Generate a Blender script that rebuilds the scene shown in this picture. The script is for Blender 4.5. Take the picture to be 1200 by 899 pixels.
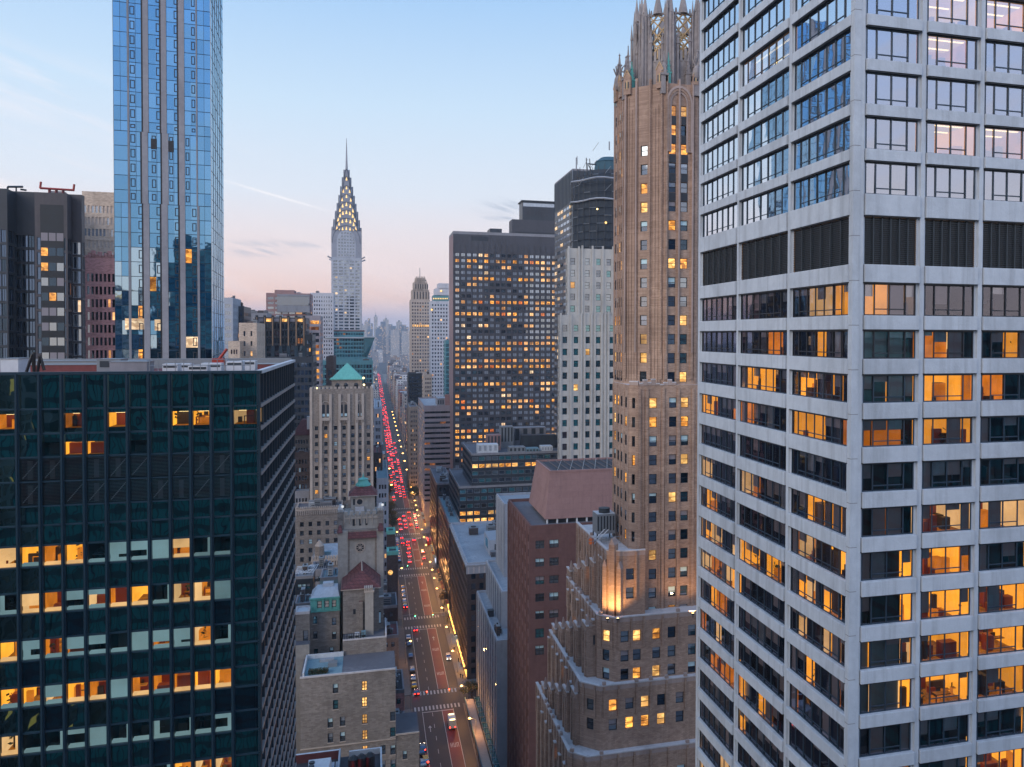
import bpy, math, random
from mathutils import Vector, Matrix
random.seed(7)
R = math.radians
for o in list(bpy.data.objects): bpy.data.objects.remove(o)
scn = bpy.context.scene
COL = scn.collection

# ------------------------------------------------------------ camera
FPX, PPX, PPY, CAMH = 1000.0, 720.0, 415.0, 130.0
YAW, PITCH, ROLL = math.atan2(PPX-437, FPX), 0.021, 0.004
cy_, sy_ = math.cos(YAW), math.sin(YAW)
F0 = Vector((sy_, cy_, 0)); R0 = Vector((cy_, -sy_, 0)); U0 = Vector((0, 0, 1))
FW = F0*math.cos(PITCH) - U0*math.sin(PITCH)
U2 = U0*math.cos(PITCH) + F0*math.sin(PITCH)
RT = R0*math.cos(ROLL) + U2*math.sin(ROLL)
UP = U2*math.cos(ROLL) - R0*math.sin(ROLL)
CAM = Vector((0, 0, CAMH))
cam = bpy.data.cameras.new('camera'); co = bpy.data.objects.new('camera', cam); COL.objects.link(co)
co.matrix_world = Matrix(((RT.x, UP.x, -FW.x, CAM.x), (RT.y, UP.y, -FW.y, CAM.y), (RT.z, UP.z, -FW.z, CAM.z), (0, 0, 0, 1)))
cam.sensor_fit = 'HORIZONTAL'; cam.sensor_width = 36; cam.lens = FPX/1200*36
cam.shift_x = (600-PPX)/1200; cam.shift_y = (PPY-449.5)/1200
cam.clip_start = 1; cam.clip_end = 60000
scn.camera = co
def ray(px, py): return RT*((px-PPX)/FPX) - UP*((py-PPY)/FPX) + FW
def P(px, py, Y):
    d = ray(px, py); return CAM + d*(Y/d.y)
def PX(px, py, X):
    d = ray(px, py); return CAM + d*(X/d.x)
def PZ(px, py, Z=0.0):
    d = ray(px, py); return CAM + d*((Z-CAMH)/d.z)
def XP(px, Y): return P(px, 396, Y).x
def ZP(px, py, Y): return P(px, py, Y).z
def YX(px, X): return PX(px, 396, X).y
def proj(v):
    w = Vector(v)-CAM; z = w.dot(FW)
    if z < 1: return None
    return PPX + FPX*w.dot(RT)/z, PPY - FPX*w.dot(UP)/z, z

# ------------------------------------------------------------ world
W = bpy.data.worlds.new('World'); scn.world = W; W.use_nodes = True
nt = W.node_tree; nt.nodes.clear()
def nd(nt, t, **k):
    n = nt.nodes.new(t)
    for a, b in k.items():
        if a == 'inp':
            for i, v in b.items(): n.inputs[i].default_value = v
        else: setattr(n, a, b)
    return n
def lk(nt, a, b): nt.links.new(a, b)
def mth(nt, op, a, b=None, c=None, clamp=False):
    n = nt.nodes.new('ShaderNodeMath'); n.operation = op; n.use_clamp = clamp
    for i, v in enumerate((a, b, c)):
        if v is None: continue
        if isinstance(v, (int, float)): n.inputs[i].default_value = v
        else: nt.links.new(v, n.inputs[i])
    return n.outputs[0]
def mixc(nt, f, a, b, typ='MIX'):
    n = nt.nodes.new('ShaderNodeMix'); n.data_type = 'RGBA'; n.blend_type = typ
    for i, v in ((0, f), (6, a), (7, b)):
        if isinstance(v, (int, float)): n.inputs[i].default_value = v
        elif isinstance(v, tuple): n.inputs[i].default_value = (*v[:3], 1)
        else: nt.links.new(v, n.inputs[i])
    return n.outputs[2]
def ramp(nt, f, stops, interp='LINEAR'):
    n = nt.nodes.new('ShaderNodeValToRGB'); cr = n.color_ramp; cr.interpolation = interp
    while len(cr.elements) < len(stops): cr.elements.new(0.5)
    for e, (p, c) in zip(cr.elements, stops):
        e.position = p; e.color = (*c[:3], 1)
    if not isinstance(f, (int, float)): nt.links.new(f, n.inputs[0])
    return n.outputs[0]
SUN_AZ, SUN_EL = R(300), R(5)          # low light from the north-west, behind the viewer
tc = nd(nt, 'ShaderNodeTexCoord')
sep = nd(nt, 'ShaderNodeSeparateXYZ'); lk(nt, tc.outputs['Generated'], sep.inputs[0])
X_, Y_, Z_ = sep.outputs
el = mth(nt, 'ARCSINE', Z_); az = mth(nt, 'ARCTAN2', X_, Y_)
sky = nd(nt, 'ShaderNodeTexSky', sky_type='NISHITA', sun_disc=False, sun_elevation=SUN_EL, sun_rotation=SUN_AZ)
sky.ozone_density = 2.0
elr = mth(nt, 'MULTIPLY', el, 1/0.6, clamp=True)
K = 10
def s(c): return tuple(v*K/4 for v in c)     # ramp held at a quarter to stay under the ramp's range
base = ramp(nt, elr, [(0.0, (.160, .155, .215)), (.03, (.21, .150, .165)), (.065, (.265, .165, .128)), (.12, (.232, .180, .170)), (.26, (.178, .190, .212)), (.42, (.140, .178, .218)), (.62, (.090, .142, .212)), (1.0, (.055, .105, .195))])
sc = nd(nt, 'ShaderNodeVectorMath', operation='SCALE'); lk(nt, base, sc.inputs[0]); sc.inputs[3].default_value = 40.0
basec = sc.outputs[0]
# the west (right) side of the southern sky is paler, the pink band sits to the left
east = mth(nt, 'MULTIPLY', mth(nt, 'SUBTRACT', az, -.15), 2.0, clamp=True)
low = mth(nt, 'SUBTRACT', 1.0, mth(nt, 'MULTIPLY', el, 6.0, clamp=True))
basec = mixc(nt, mth(nt, 'MULTIPLY', mth(nt, 'MULTIPLY', east, low), .85), basec, (7.4, 7.5, 8.4))
# streaky clouds
mp = nd(nt, 'ShaderNodeCombineXYZ'); lk(nt, mth(nt, 'MULTIPLY', az, 2.2), mp.inputs[0]); lk(nt, mth(nt, 'MULTIPLY_ADD', az, 5.0, mth(nt, 'MULTIPLY', el, 17.0)), mp.inputs[1])
nz = nd(nt, 'ShaderNodeTexNoise', inp={'Scale': 1.3, 'Detail': 7.0, 'Roughness': .6}); lk(nt, mp.outputs[0], nz.inputs['Vector'])
wis = mth(nt, 'MULTIPLY', mth(nt, 'SUBTRACT', nz.outputs[0], .48), 3.6, clamp=True)
def blob(px, py, wx, wy, slope=0.0):
    d = ray(px, py).normalized(); a0, e0 = math.atan2(d.x, d.y), math.asin(d.z)
    da = mth(nt, 'SUBTRACT', az, a0); de = mth(nt, 'SUBTRACT', mth(nt, 'SUBTRACT', el, e0), mth(nt, 'MULTIPLY', da, slope))
    q = mth(nt, 'ADD', mth(nt, 'POWER', mth(nt, 'MULTIPLY', da, 1000/wx), 2.0), mth(nt, 'POWER', mth(nt, 'MULTIPLY', de, 1000/wy), 2.0))
    return mth(nt, 'EXPONENT', mth(nt, 'MULTIPLY', q, -1.0))
warm = mth(nt, 'MAXIMUM', blob(20, 205, 110, 34, -.12), mth(nt, 'MAXIMUM', blob(20, 95, 130, 30, -.25), blob(290, 325, 240, 50, -.15)))
basec = mixc(nt, mth(nt, 'MULTIPLY', mth(nt, 'MULTIPLY', warm, wis), .95), basec, (10.4, 9.0, 8.9))
n2 = nd(nt, 'ShaderNodeTexNoise', inp={'Scale': 9.0, 'Detail': 6.0}); lk(nt, mp.outputs[0], n2.inputs['Vector'])
rag = mth(nt, 'MULTIPLY', mth(nt, 'SUBTRACT', n2.outputs[0], .36), 3.2, clamp=True)
grey = mth(nt, 'MAXIMUM', mth(nt, 'MAXIMUM', blob(322, 286, 42, 3.5), blob(300, 296, 24, 4.5)), mth(nt, 'MAXIMUM', blob(594, 243, 26, 7), blob(585, 256, 18, 2.5)))
basec = mixc(nt, mth(nt, 'MULTIPLY', mth(nt, 'MULTIPLY', grey, rag), .8, clamp=True), basec, (2.9, 3.7, 5.0))
trail = blob(325, 230, 46, 1.5, -.245)
basec = mixc(nt, mth(nt, 'MULTIPLY', trail, .7), basec, (9.5, 9.2, 9.4))
# behind the viewer: the brighter after-sunset side, deep blue higher up
north = mth(nt, 'MULTIPLY', mth(nt, 'SUBTRACT', -.05, Y_), 2.5, clamp=True)
nramp = ramp(nt, mth(nt, 'MULTIPLY', el, 1/1.2, clamp=True), [(0, (.27, .235, .215)), (.10, (.265, .255, .27)), (.30, (.17, .235, .36)), (1, (.09, .17, .33))])
s2 = nd(nt, 'ShaderNodeVectorMath', operation='SCALE'); lk(nt, nramp, s2.inputs[0]); s2.inputs[3].default_value = 36.0
cl = mth(nt, 'MULTIPLY', wis, .6)
nor = mixc(nt, cl, s2.outputs[0], (9.5, 8.6, 8.4))
basec = mixc(nt, north, basec, nor)
nis = nd(nt, 'ShaderNodeVectorMath', operation='SCALE'); lk(nt, sky.outputs[0], nis.inputs[0]); nis.inputs[3].default_value = 1.0
fin = mixc(nt, .12, basec, nis.outputs[0])
bg = nd(nt, 'ShaderNodeBackground'); bg.inputs['Strength'].default_value = 0.1; lk(nt, fin, bg.inputs[0])
wo = nd(nt, 'ShaderNodeOutputWorld'); lk(nt, bg.outputs[0], wo.inputs[0])
sun = bpy.data.lights.new('sun', 'SUN'); sun.energy = 1.35; sun.angle = R(40); sun.color = (1.0, .86, .70)
so = bpy.data.objects.new('sun', sun); COL.objects.link(so)
sd = Vector((math.sin(R(-125)), math.cos(R(-125)), .42)).normalized()
so.rotation_euler = sd.to_track_quat('Z', 'Y').to_euler(); so.location = (0, -50, 400)
scn.view_settings.view_transform = 'Standard'; scn.view_settings.look = 'None'
scn.view_settings.exposure = 0.34; scn.view_settings.gamma = 1.0
scn.render.engine = 'CYCLES'
scn.cycles.max_bounces = 6; scn.cycles.diffuse_bounces = 3; scn.cycles.glossy_bounces = 3; scn.cycles.transparent_max_bounces = 10
scn.cycles.caustics_reflective = False; scn.cycles.caustics_refractive = False

# ------------------------------------------------------------ materials
MATS = {}
def newmat(name):
    m = bpy.data.materials.new(name); m.use_nodes = True; m.node_tree.nodes.clear(); MATS[name] = m
    return m, m.node_tree
def outp(nt, sh):
    o = nt.nodes.new('ShaderNodeOutputMaterial'); nt.links.new(sh, o.inputs[0])
def wpos(nt, sx=1, sy=1, sz=1):
    g = nd(nt, 'ShaderNodeNewGeometry'); mp = nd(nt, 'ShaderNodeMapping'); mp.inputs['Scale'].default_value = (sx, sy, sz)
    lk(nt, g.outputs['Position'], mp.inputs[0]); return mp.outputs[0]
def noise(nt, vec, sc, det=4, ro=.55):
    n = nd(nt, 'ShaderNodeTexNoise', inp={'Scale': sc, 'Detail': det, 'Roughness': ro}); lk(nt, vec, n.inputs['Vector']); return n.outputs[0]
def wallvec(nt):     # walls stand along x or y: (x+y, z) runs along them
    g = nd(nt, 'ShaderNodeNewGeometry'); sp = nd(nt, 'ShaderNodeSeparateXYZ'); lk(nt, g.outputs['Position'], sp.inputs[0])
    c = nd(nt, 'ShaderNodeCombineXYZ'); u = mth(nt, 'ADD', sp.outputs[0], mth(nt, 'MULTIPLY', sp.outputs[1], .83))
    lk(nt, u, c.inputs[0]); lk(nt, sp.outputs[2], c.inputs[1]); return c.outputs[0], u, sp.outputs[2]
def wall(name, c, c2=None, rough=.85, bw=None, bh=.25, var=.35, streak=.25, mortar=.6, panel=None, big=.05, msz=.015, bc=(.66, .62, .6)):
    m, nt = newmat(name); c2 = c2 or tuple(v*.72 for v in c)
    p = wpos(nt); wv, u, z = wallvec(nt)
    f1 = noise(nt, p, big, 3); f2 = noise(nt, p, .9, 5, .65)
    st = noise(nt, wpos(nt, 1.3, 1.3, .06), 1.0, 4, .6)
    f = mth(nt, 'MULTIPLY', mth(nt, 'SUBTRACT', mth(nt, 'ADD', f1, f2), .62), 1.9, clamp=True)
    colr = mixc(nt, mth(nt, 'MULTIPLY', f, var*2.2, clamp=True), c, c2)
    soot = mth(nt, 'MULTIPLY', mth(nt, 'SUBTRACT', noise(nt, wpos(nt, 1, 1, .45), .16, 6, .7), .5), 2.4, clamp=True); colr = mixc(nt, soot, colr, tuple(v*.55 for v in c2))
    sk = mth(nt, 'MULTIPLY', mth(nt, 'SUBTRACT', st, .5), streak*5, clamp=True)
    colr = mixc(nt, sk, colr, tuple(v*.5 for v in c))
    if bw:
        b = nd(nt, 'ShaderNodeTexBrick', inp={'Scale': 1.0, 'Mortar Size': msz, 'Brick Width': bw, 'Row Height': bh, 'Color1': (1, 1, 1, 1), 'Color2': (*bc, 1), 'Mortar': (mortar, mortar, mortar, 1), 'Bias': -.2})
        lk(nt, wv, b.inputs['Vector']); colr = mixc(nt, 1.0, colr, b.outputs[0], 'MULTIPLY')
    bsdf = nd(nt, 'ShaderNodeBsdfPrincipled', inp={'Roughness': rough}); lk(nt, colr, bsdf.inputs['Base Color'])
    bm = nd(nt, 'ShaderNodeBump', inp={'Strength': .25, 'Distance': .15}); lk(nt, noise(nt, p, 3.0, 5, .7), bm.inputs['Height']); lk(nt, bm.outputs[0], bsdf.inputs['Normal'])
    outp(nt, bsdf.outputs[0]); return m
def plain(name, c, rough=.6, metal=0.0, var=.2, sc=1.0, spec=.5):
    m, nt = newmat(name); p = wpos(nt)
    colr = mixc(nt, mth(nt, 'MULTIPLY', noise(nt, p, sc, 5, .65), var*3, clamp=True), c, tuple(v*.6 for v in c))
    b = nd(nt, 'ShaderNodeBsdfPrincipled', inp={'Roughness': rough, 'Metallic': metal, 'Specular IOR Level': spec}); lk(nt, colr, b.inputs['Base Color']); outp(nt, b.outputs[0]); return m
def glass(name, body, tint, refl, rough=.03, wav=.0, wsc=.5):
    """coated window glass in front of a dark room: body colour plus a tinted mirror"""
    m, nt = newmat(name); p = wpos(nt)
    d = nd(nt, 'ShaderNodeBsdfDiffuse'); cc = mixc(nt, noise(nt, p, .6, 3), body, tuple(v*.35 for v in body)); lk(nt, cc, d.inputs[0])
    g = nd(nt, 'ShaderNodeBsdfGlossy', inp={'Roughness': rough}); g.inputs[0].default_value = (*tint, 1)
    if wav:
        b = nd(nt, 'ShaderNodeBump', inp={'Strength': wav, 'Distance': .12}); lk(nt, noise(nt, p, wsc, 2, .4), b.inputs['Height']); lk(nt, b.outputs[0], g.inputs['Normal'])
    lw = nd(nt, 'ShaderNodeLayerWeight', inp={'Blend': .32})
    f = mth(nt, 'MULTIPLY_ADD', lw.outputs['Fresnel'], 1-refl, refl, clamp=True)
    mx = nd(nt, 'ShaderNodeMixShader'); lk(nt, f, mx.inputs[0]); lk(nt, d.outputs[0], mx.inputs[1]); lk(nt, g.outputs[0], mx.inputs[2]); outp(nt, mx.outputs[0]); return m
def clearglass(name, thru, tint, refl, wav=.0, wsc=.5):
    m, nt = newmat(name); p = wpos(nt)
    d = nd(nt, 'ShaderNodeBsdfTransparent'); d.inputs[0].default_value = (*thru, 1)
    g = nd(nt, 'ShaderNodeBsdfGlossy', inp={'Roughness': .02}); g.inputs[0].default_value = (*tint, 1)
    if wav:
        b = nd(nt, 'ShaderNodeBump', inp={'Strength': wav, 'Distance': .12}); lk(nt, noise(nt, p, wsc, 2, .4), b.inputs['Height']); lk(nt, b.outputs[0], g.inputs['Normal'])
    lw = nd(nt, 'ShaderNodeLayerWeight', inp={'Blend': .3})
    f = mth(nt, 'MULTIPLY_ADD', lw.outputs['Fresnel'], 1-refl, refl, clamp=True)
    mx = nd(nt, 'ShaderNodeMixShader'); lk(nt, f, mx.inputs[0]); lk(nt, d.outputs[0], mx.inputs[1]); lk(nt, g.outputs[0], mx.inputs[2]); outp(nt, mx.outputs[0]); return m
def lit(name, c, st, sc=1.2, lo=.15, samp=False, glossy=.06):
    """a lit room seen through its window: brightness broken up by what stands in the room"""
    m, nt = newmat(name); p = wpos(nt, 1, 1, 1.7)
    n = nd(nt, 'ShaderNodeTexVoronoi', inp={'Scale': sc, 'Randomness': 1.0}); lk(nt, p, n.inputs['Vector'])
    sp = nd(nt, 'ShaderNodeSeparateColor'); lk(nt, n.outputs['Color'], sp.inputs[0])
    v = mth(nt, 'MULTIPLY_ADD', mth(nt, 'POWER', mth(nt, 'ADD', mth(nt, 'MULTIPLY', sp.outputs[0], .6), mth(nt, 'MULTIPLY', noise(nt, p, sc*.8, 3), .5)), 1.6), 1-lo, lo)
    e = nd(nt, 'ShaderNodeEmission'); colr = mixc(nt, mth(nt, 'MULTIPLY', v, 1.0, clamp=True), (c[0]*.8, c[1]*.45, c[2]*.3), c); lk(nt, colr, e.inputs[0]); lk(nt, mth(nt, 'MULTIPLY', mth(nt, 'MULTIPLY', v, mth(nt, 'MULTIPLY_ADD', noise(nt, wpos(nt), .13, 2), 3.0, -.6)), st), e.inputs[1])
    g = nd(nt, 'ShaderNodeBsdfGlossy', inp={'Roughness': .05}); mx = nd(nt, 'ShaderNodeMixShader', inp={0: glossy}); lk(nt, e.outputs[0], mx.inputs[1]); lk(nt, g.outputs[0], mx.inputs[2]); outp(nt, mx.outputs[0])
    m.cycles.emission_sampling = 'AUTO' if samp else 'NONE'; return m
def emit(name, c, st, samp='NONE'):
    m, nt = newmat(name); e = nd(nt, 'ShaderNodeEmission', inp={0: (*c, 1), 1: st}); outp(nt, e.outputs[0]); m.cycles.emission_sampling = samp; return m
def gridmat(name, c, du=3.2, dz=3.6, fu=.42, fz=.5, gl=(.03, .04, .06), litp=.12, litc=(1, .6, .25), ls=1.1):
    """far masonry: rows of small windows, some lit"""
    m, nt = newmat(name); wv, u, z = wallvec(nt)
    uu = mth(nt, 'DIVIDE', u, du); zz = mth(nt, 'DIVIDE', z, dz)
    fu_ = mth(nt, 'FRACT', uu); fz_ = mth(nt, 'FRACT', zz)
    iu = mth(nt, 'LESS_THAN', mth(nt, 'ABSOLUTE', mth(nt, 'SUBTRACT', fu_, .5)), fu/2); iz = mth(nt, 'LESS_THAN', mth(nt, 'ABSOLUTE', mth(nt, 'SUBTRACT', fz_, .5)), fz/2)
    g = nd(nt, 'ShaderNodeNewGeometry'); sp = nd(nt, 'ShaderNodeSeparateXYZ'); lk(nt, g.outputs['Normal'], sp.inputs[0])
    side = mth(nt, 'LESS_THAN', mth(nt, 'ABSOLUTE', sp.outputs[2]), .5)
    msk = mth(nt, 'MULTIPLY', mth(nt, 'MULTIPLY', iu, iz), side)
    cb = nd(nt, 'ShaderNodeCombineXYZ'); lk(nt, mth(nt, 'FLOOR', uu), cb.inputs[0]); lk(nt, mth(nt, 'FLOOR', zz), cb.inputs[1])
    wn = nd(nt, 'ShaderNodeTexWhiteNoise', noise_dimensions='3D'); lk(nt, cb.outputs[0], wn.inputs['Vector'])
    on = mth(nt, 'MULTIPLY', mth(nt, 'LESS_THAN', wn.outputs['Value'], litp), msk)
    colr = mixc(nt, mth(nt, 'MULTIPLY', noise(nt, wpos(nt), .15, 4), .6), c, tuple(v*.6 for v in c)); colr = mixc(nt, msk, colr, gl)
    b = nd(nt, 'ShaderNodeBsdfPrincipled'); lk(nt, colr, b.inputs['Base Color']); lk(nt, mth(nt, 'MULTIPLY_ADD', msk, -.65, .85), b.inputs['Roughness'])
    b.inputs['Emission Color'].default_value = (*litc, 1); lk(nt, mth(nt, 'MULTIPLY', on, ls), b.inputs['Emission Strength'])
    outp(nt, b.outputs[0]); m.cycles.emission_sampling = 'NONE'; return m

M = MATS
wall('white_panel', (.60, .64, .69), (.49, .53, .58), rough=.6, var=.45, streak=.5)
wall('brick_tan', (.62, .43, .32), (.40, .265, .20), bw=.62, bh=.21, mortar=.72, var=.5, streak=.4, msz=.03)
wall('brick_trim', (.50, .38, .33), (.36, .27, .24), var=.4, streak=.3)
wall('stone_ledge', (.66, .62, .62), (.5, .47, .47), var=.3)
wall('crown_stone', (.42, .37, .35), (.24, .21, .21), var=.5, streak=.35)
wall('crown_gold', (.62, .44, .24), (.45, .3, .16), var=.3)
wall('copper_green', (.17, .50, .42), (.12, .40, .35), var=.35)
wall('copper_teal', (.045, .115, .16), (.03, .08, .11), var=.35)
wall('brown_granite', (.195, .095, .085), (.14, .07, .065), bw=1.6, bh=.95, mortar=.75, var=.35, bc=(.88, .86, .86))
wall('brown_granite_pale', (.36, .215, .20), (.30, .175, .165), bw=3.0, bh=1.5, mortar=.7, var=.4, bc=(.92, .9, .9))
wall('limestone', (.64, .60, .54), (.50, .47, .43), var=.35, streak=.25)
wall('limestone_cool', (.46, .48, .52), (.36, .38, .43), var=.35, streak=.3)
wall('hotel_wall', (.385, .340, .305), (.26, .23, .21), bw=.9, bh=.3, mortar=.82, var=.55, streak=.35, big=.09, msz=.03)
wall('hotel_tower', (.40, .335, .285), (.28, .235, .20), bw=.7, bh=.25, mortar=.8, var=.45, streak=.25)
wall('hotel_pier', (.56, .47, .40), (.43, .355, .30), var=.3)
wall('pale_rough', (.52, .48, .43), (.37, .335, .30), var=.5, streak=.35)
wall('red_tile', (.27, .085, .075), (.17, .06, .06), bw=.9, bh=.55, mortar=.5, var=.55, msz=.06)
wall('dark_brick', (.10, .075, .075), (.07, .05, .05), bw=.7, bh=.25, var=.4)
wall('pink_brick', (.70, .36, .34), (.6, .3, .29), bw=.7, bh=.3, var=.25)
wall('cream_brick', (.74, .58, .45), (.64, .50, .39), bw=.7, bh=.3, var=.25)
wall('limestone_dark', (.17, .20, .25), (.12, .14, .18), var=.4)
wall('dark_metal_wall', (.035, .042, .055), (.025, .03, .04), rough=.4, var=.3)
wall('brown_metal_wall', (.085, .07, .075), (.055, .05, .06), rough=.5, var=.3)
wall('black_wall', (.012, .017, .024), (.008, .011, .016), rough=.35, var=.3)
wall('slab_dark', (.068, .066, .078), (.05, .048, .058), rough=.6, var=.3)
wall('slab_side', (.30, .20, .20), (.22, .15, .155), rough=.7, var=.3)
wall('grey_band', (.33, .29, .31), (.26, .23, .25), rough=.7, var=.3)
wall('mid_grey', (.30, .29, .31), (.22, .22, .24), var=.4)
wall('white_brick', (.58, .57, .60), (.46, .46, .5), var=.3)
wall('roof_pale', (.50, .53, .56), (.30, .33, .37), var=.7, rough=.8, streak=0)
wall('roof_grey', (.22, .22, .24), (.13, .13, .15), var=.7)
wall('roof_dark', (.09, .09, .10), (.05, .05, .06), var=.6)
wall('roof_teal', (.25, .38, .42), (.17, .28, .33), var=.5)
wall('roof_red', (.24, .07, .065), (.16, .05, .05), var=.5)
wall('tank_white', (.70, .72, .74), (.52, .54, .57), var=.4)
wall('shaft_white', (.44, .46, .51), (.35, .365, .41), var=.3)
wall('steel_crown', (.33, .34, .39), (.22, .23, .27), rough=.4, var=.4)
wall('beige_far', (.50, .40, .33), (.42, .34, .29), var=.3)
wall('teal_wall', (.10, .27, .31), (.07, .2, .24), rough=.3, var=.25)
wall('scaff_dark', (.055, .065, .085), (.03, .04, .055), var=.6)
plain('frame_dark', (.025, .03, .04), .45)
plain('frame_blue', (.03, .055, .085), .4)
plain('mullion_navy', (.016, .04, .062), .35)
plain('mullion_pale', (.32, .34, .36), .4, .4)
plain('frame_brown', (.10, .065, .055), .5)
plain('frame_white', (.55, .58, .6), .5)
wall('strip_grey', (.36, .35, .37), (.27, .26, .28), var=.4)
plain('louver', (.035, .045, .055), .5)
plain('grille', (.23, .16, .16), .5)
plain('bronze_fin', (.38, .24, .15), .4, .3)
plain('black_metal', (.015, .015, .018), .45)
plain('grey_metal', (.30, .32, .34), .45, .3)
plain('red_steel', (.42, .05, .03), .5)
plain('blind', (.30, .27, .29), .8, var=.12)
plain('blind_pale', (.58, .80, .86), .7, var=.12)
plain('blind_cream', (.62, .52, .45), .7, var=.12)
plain('desk', (.26, .055, .025), .6)
plain('desk_dark', (.035, .025, .02), .6)
plain('room_dark', (.03, .032, .036), .9)
plain('room_pale', (.20, .25, .27), .9)
plain('orange_tank', (.62, .16, .04), .6)
plain('asphalt_near', (.042, .040, .046), .55, var=.35, sc=.35)
plain('asphalt', (.055, .052, .056), .5, var=.4, sc=.2)
plain('bus_red', (.235, .045, .04), .55, var=.35, sc=.25)
plain('sidewalk', (.25, .23, .215), .8, var=.35, sc=.5)
plain('paint', (.68, .68, .66), .7, var=.35, sc=2)
plain('city_ground', (.09, .09, .10), .9, var=.4, sc=.01)
plain('tyre', (.02, .02, .02), .9)
for n_, c_ in (('car_white', (.72, .72, .72)), ('car_black', (.015, .015, .018)), ('car_grey', (.20, .21, .22)), ('car_red', (.35, .03, .025)), ('car_yellow', (.75, .42, .03)), ('car_blue', (.05, .09, .2))): plain(n_, c_, .25, .1, var=.05)
plain('bark', (.06, .045, .035), .9)
plain('leaf', (.045, .075, .035), .7, var=.5, sc=3); plain('leaf_dry', (.13, .10, .05), .7, var=.5, sc=3)
plain('tank_wood', (.20, .13, .09), .8)
plain('solar', (.02, .04, .09), .2)
glass('glass_dark', (.03, .035, .045), (.75, .85, 1), .22)
glass('glass_mid', (.09, .11, .13), (.8, .9, 1), .32)
glass('glass_teal', (.04, .16, .19), (.55, .9, .95), .25)
glass('glass_blue', (.012, .05, .11), (.19, .42, .66), .72, wav=.12, wsc=.35)
glass('glass_blue_b', (.012, .05, .11), (.17, .39, .62), .70, wav=.12, wsc=.35)
glass('glass_blue_c', (.02, .07, .13), (.22, .46, .70), .73, wav=.12, wsc=.35)
glass('glass_blue_pale', (.04, .12, .2), (.46, .64, .78), .72, wav=.12, wsc=.35)
glass('glass_black', (.004, .013, .017), (.20, .37, .39), .62, .01, wav=.13, wsc=.30)
glass('glass_black2', (.006, .010, .016), (.16, .24, .34), .30, .02, wav=.2, wsc=.4)
glass('glass_navy', (.012, .02, .04), (.35, .5, .75), .25)
glass('glass_grey_blind', (.42, .46, .53), (.8, .9, 1), .2)
clearglass('glass_clear_white', (.86, .82, .80), (.78, .78, .95), .13, wav=.10, wsc=.25)
clearglass('glass_coated', (.50, .47, .46), (.74, .77, .86), .54, wav=.16, wsc=.25)
clearglass('glass_clear_black', (.82, .86, .88), (.3, .6, .7), .10)
clearglass('glass_coated_pale', (.5, .5, .5), (.86, .92, 1), .80, wav=.16, wsc=.25)
lit('lit_warm', (1, .50, .10), 1.9, 1.1); lit('lit_gold', (1, .62, .20), 2.0, .9, .3); lit('lit_pale', (1, .80, .52), 1.6, .9, .35); lit('lit_red', (1, .30, .07), 1.3, 1.4)
lit('lit_dim', (1, .42, .12), .55, 1.0, .1); lit('lit_small', (1, .58, .24), 1.6, .3, .25)
def roomlit(name, c, st, sc=.5, lo=.55):
    m, nt = newmat(name); p = wpos(nt); v = mth(nt, 'MULTIPLY_ADD', mth(nt, 'SUBTRACT', noise(nt, p, sc, 3), .3), 1.6*(1-lo), lo)
    oi = nd(nt, 'ShaderNodeObjectInfo'); v = mth(nt, 'MULTIPLY', v, mth(nt, 'MULTIPLY_ADD', oi.outputs['Random'], .75, .55))
    e = nd(nt, 'ShaderNodeEmission'); lk(nt, mixc(nt, noise(nt, p, sc*.6, 2), (c[0]*.85, c[1]*.72, c[2]*.6), c), e.inputs[0]); lk(nt, mth(nt, 'MULTIPLY', v, st), e.inputs[1]); outp(nt, e.outputs[0]); m.cycles.emission_sampling = 'NONE'; return m
roomlit('room_wall', (1, .41, .035), 1.75); roomlit('room_wall2', (1, .30, .02), .95, .7, .4); roomlit('room_floor', (1, .33, .03), .55, 1.5, .3); roomlit('room_ceiling', (1, .5, .1), 1.1)
roomlit('blind_sky_glow', (.42, .72, .82), .46, .3, .6); roomlit('room_cool', (.62, .85, .9), .6, .5, .5)  # blinds, sills and partition ends glow in place of sky light
roomlit('room_cream', (1, .62, .27), 1.15)
emit('lamp_strip', (1, .72, .30), 3.5)
emit('lamp_bulb', (1, .50, .12), 9, 'FRONT'); emit('tail_red', (1, .02, .012), 16, 'FRONT'); emit('tail_far', (1, .05, .025), 5)
emit('head_white', (1, .86, .66), 12); emit('crown_light', (1, .62, .22), 1.5); emit('signal_green', (.1, 1, .5), 12); emit('signal_red', (1, .05, .03), 20)
emit('shop_gold', (1, .46, .10), 4.0, 'FRONT'); emit('tiny_white', (.9, .95, 1), .7); emit('store_white', (.8, .85, 1), 1.5); emit('sign_red', (1, .05, .05), 2.5)
emit('flood', (1, .66, .3), 4)
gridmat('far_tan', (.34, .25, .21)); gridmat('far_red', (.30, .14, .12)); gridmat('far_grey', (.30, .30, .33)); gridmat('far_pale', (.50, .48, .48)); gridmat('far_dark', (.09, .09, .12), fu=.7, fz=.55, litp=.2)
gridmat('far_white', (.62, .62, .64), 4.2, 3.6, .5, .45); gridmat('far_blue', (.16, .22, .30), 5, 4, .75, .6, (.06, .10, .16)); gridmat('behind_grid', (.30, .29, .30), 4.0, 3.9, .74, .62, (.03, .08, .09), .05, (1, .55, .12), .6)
gridmat('behind_teal', (.05, .12, .13), 1.9, 3.9, .88, .66, (.05, .30, .31), .0, (1, .42, .05), 1.6)

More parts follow.
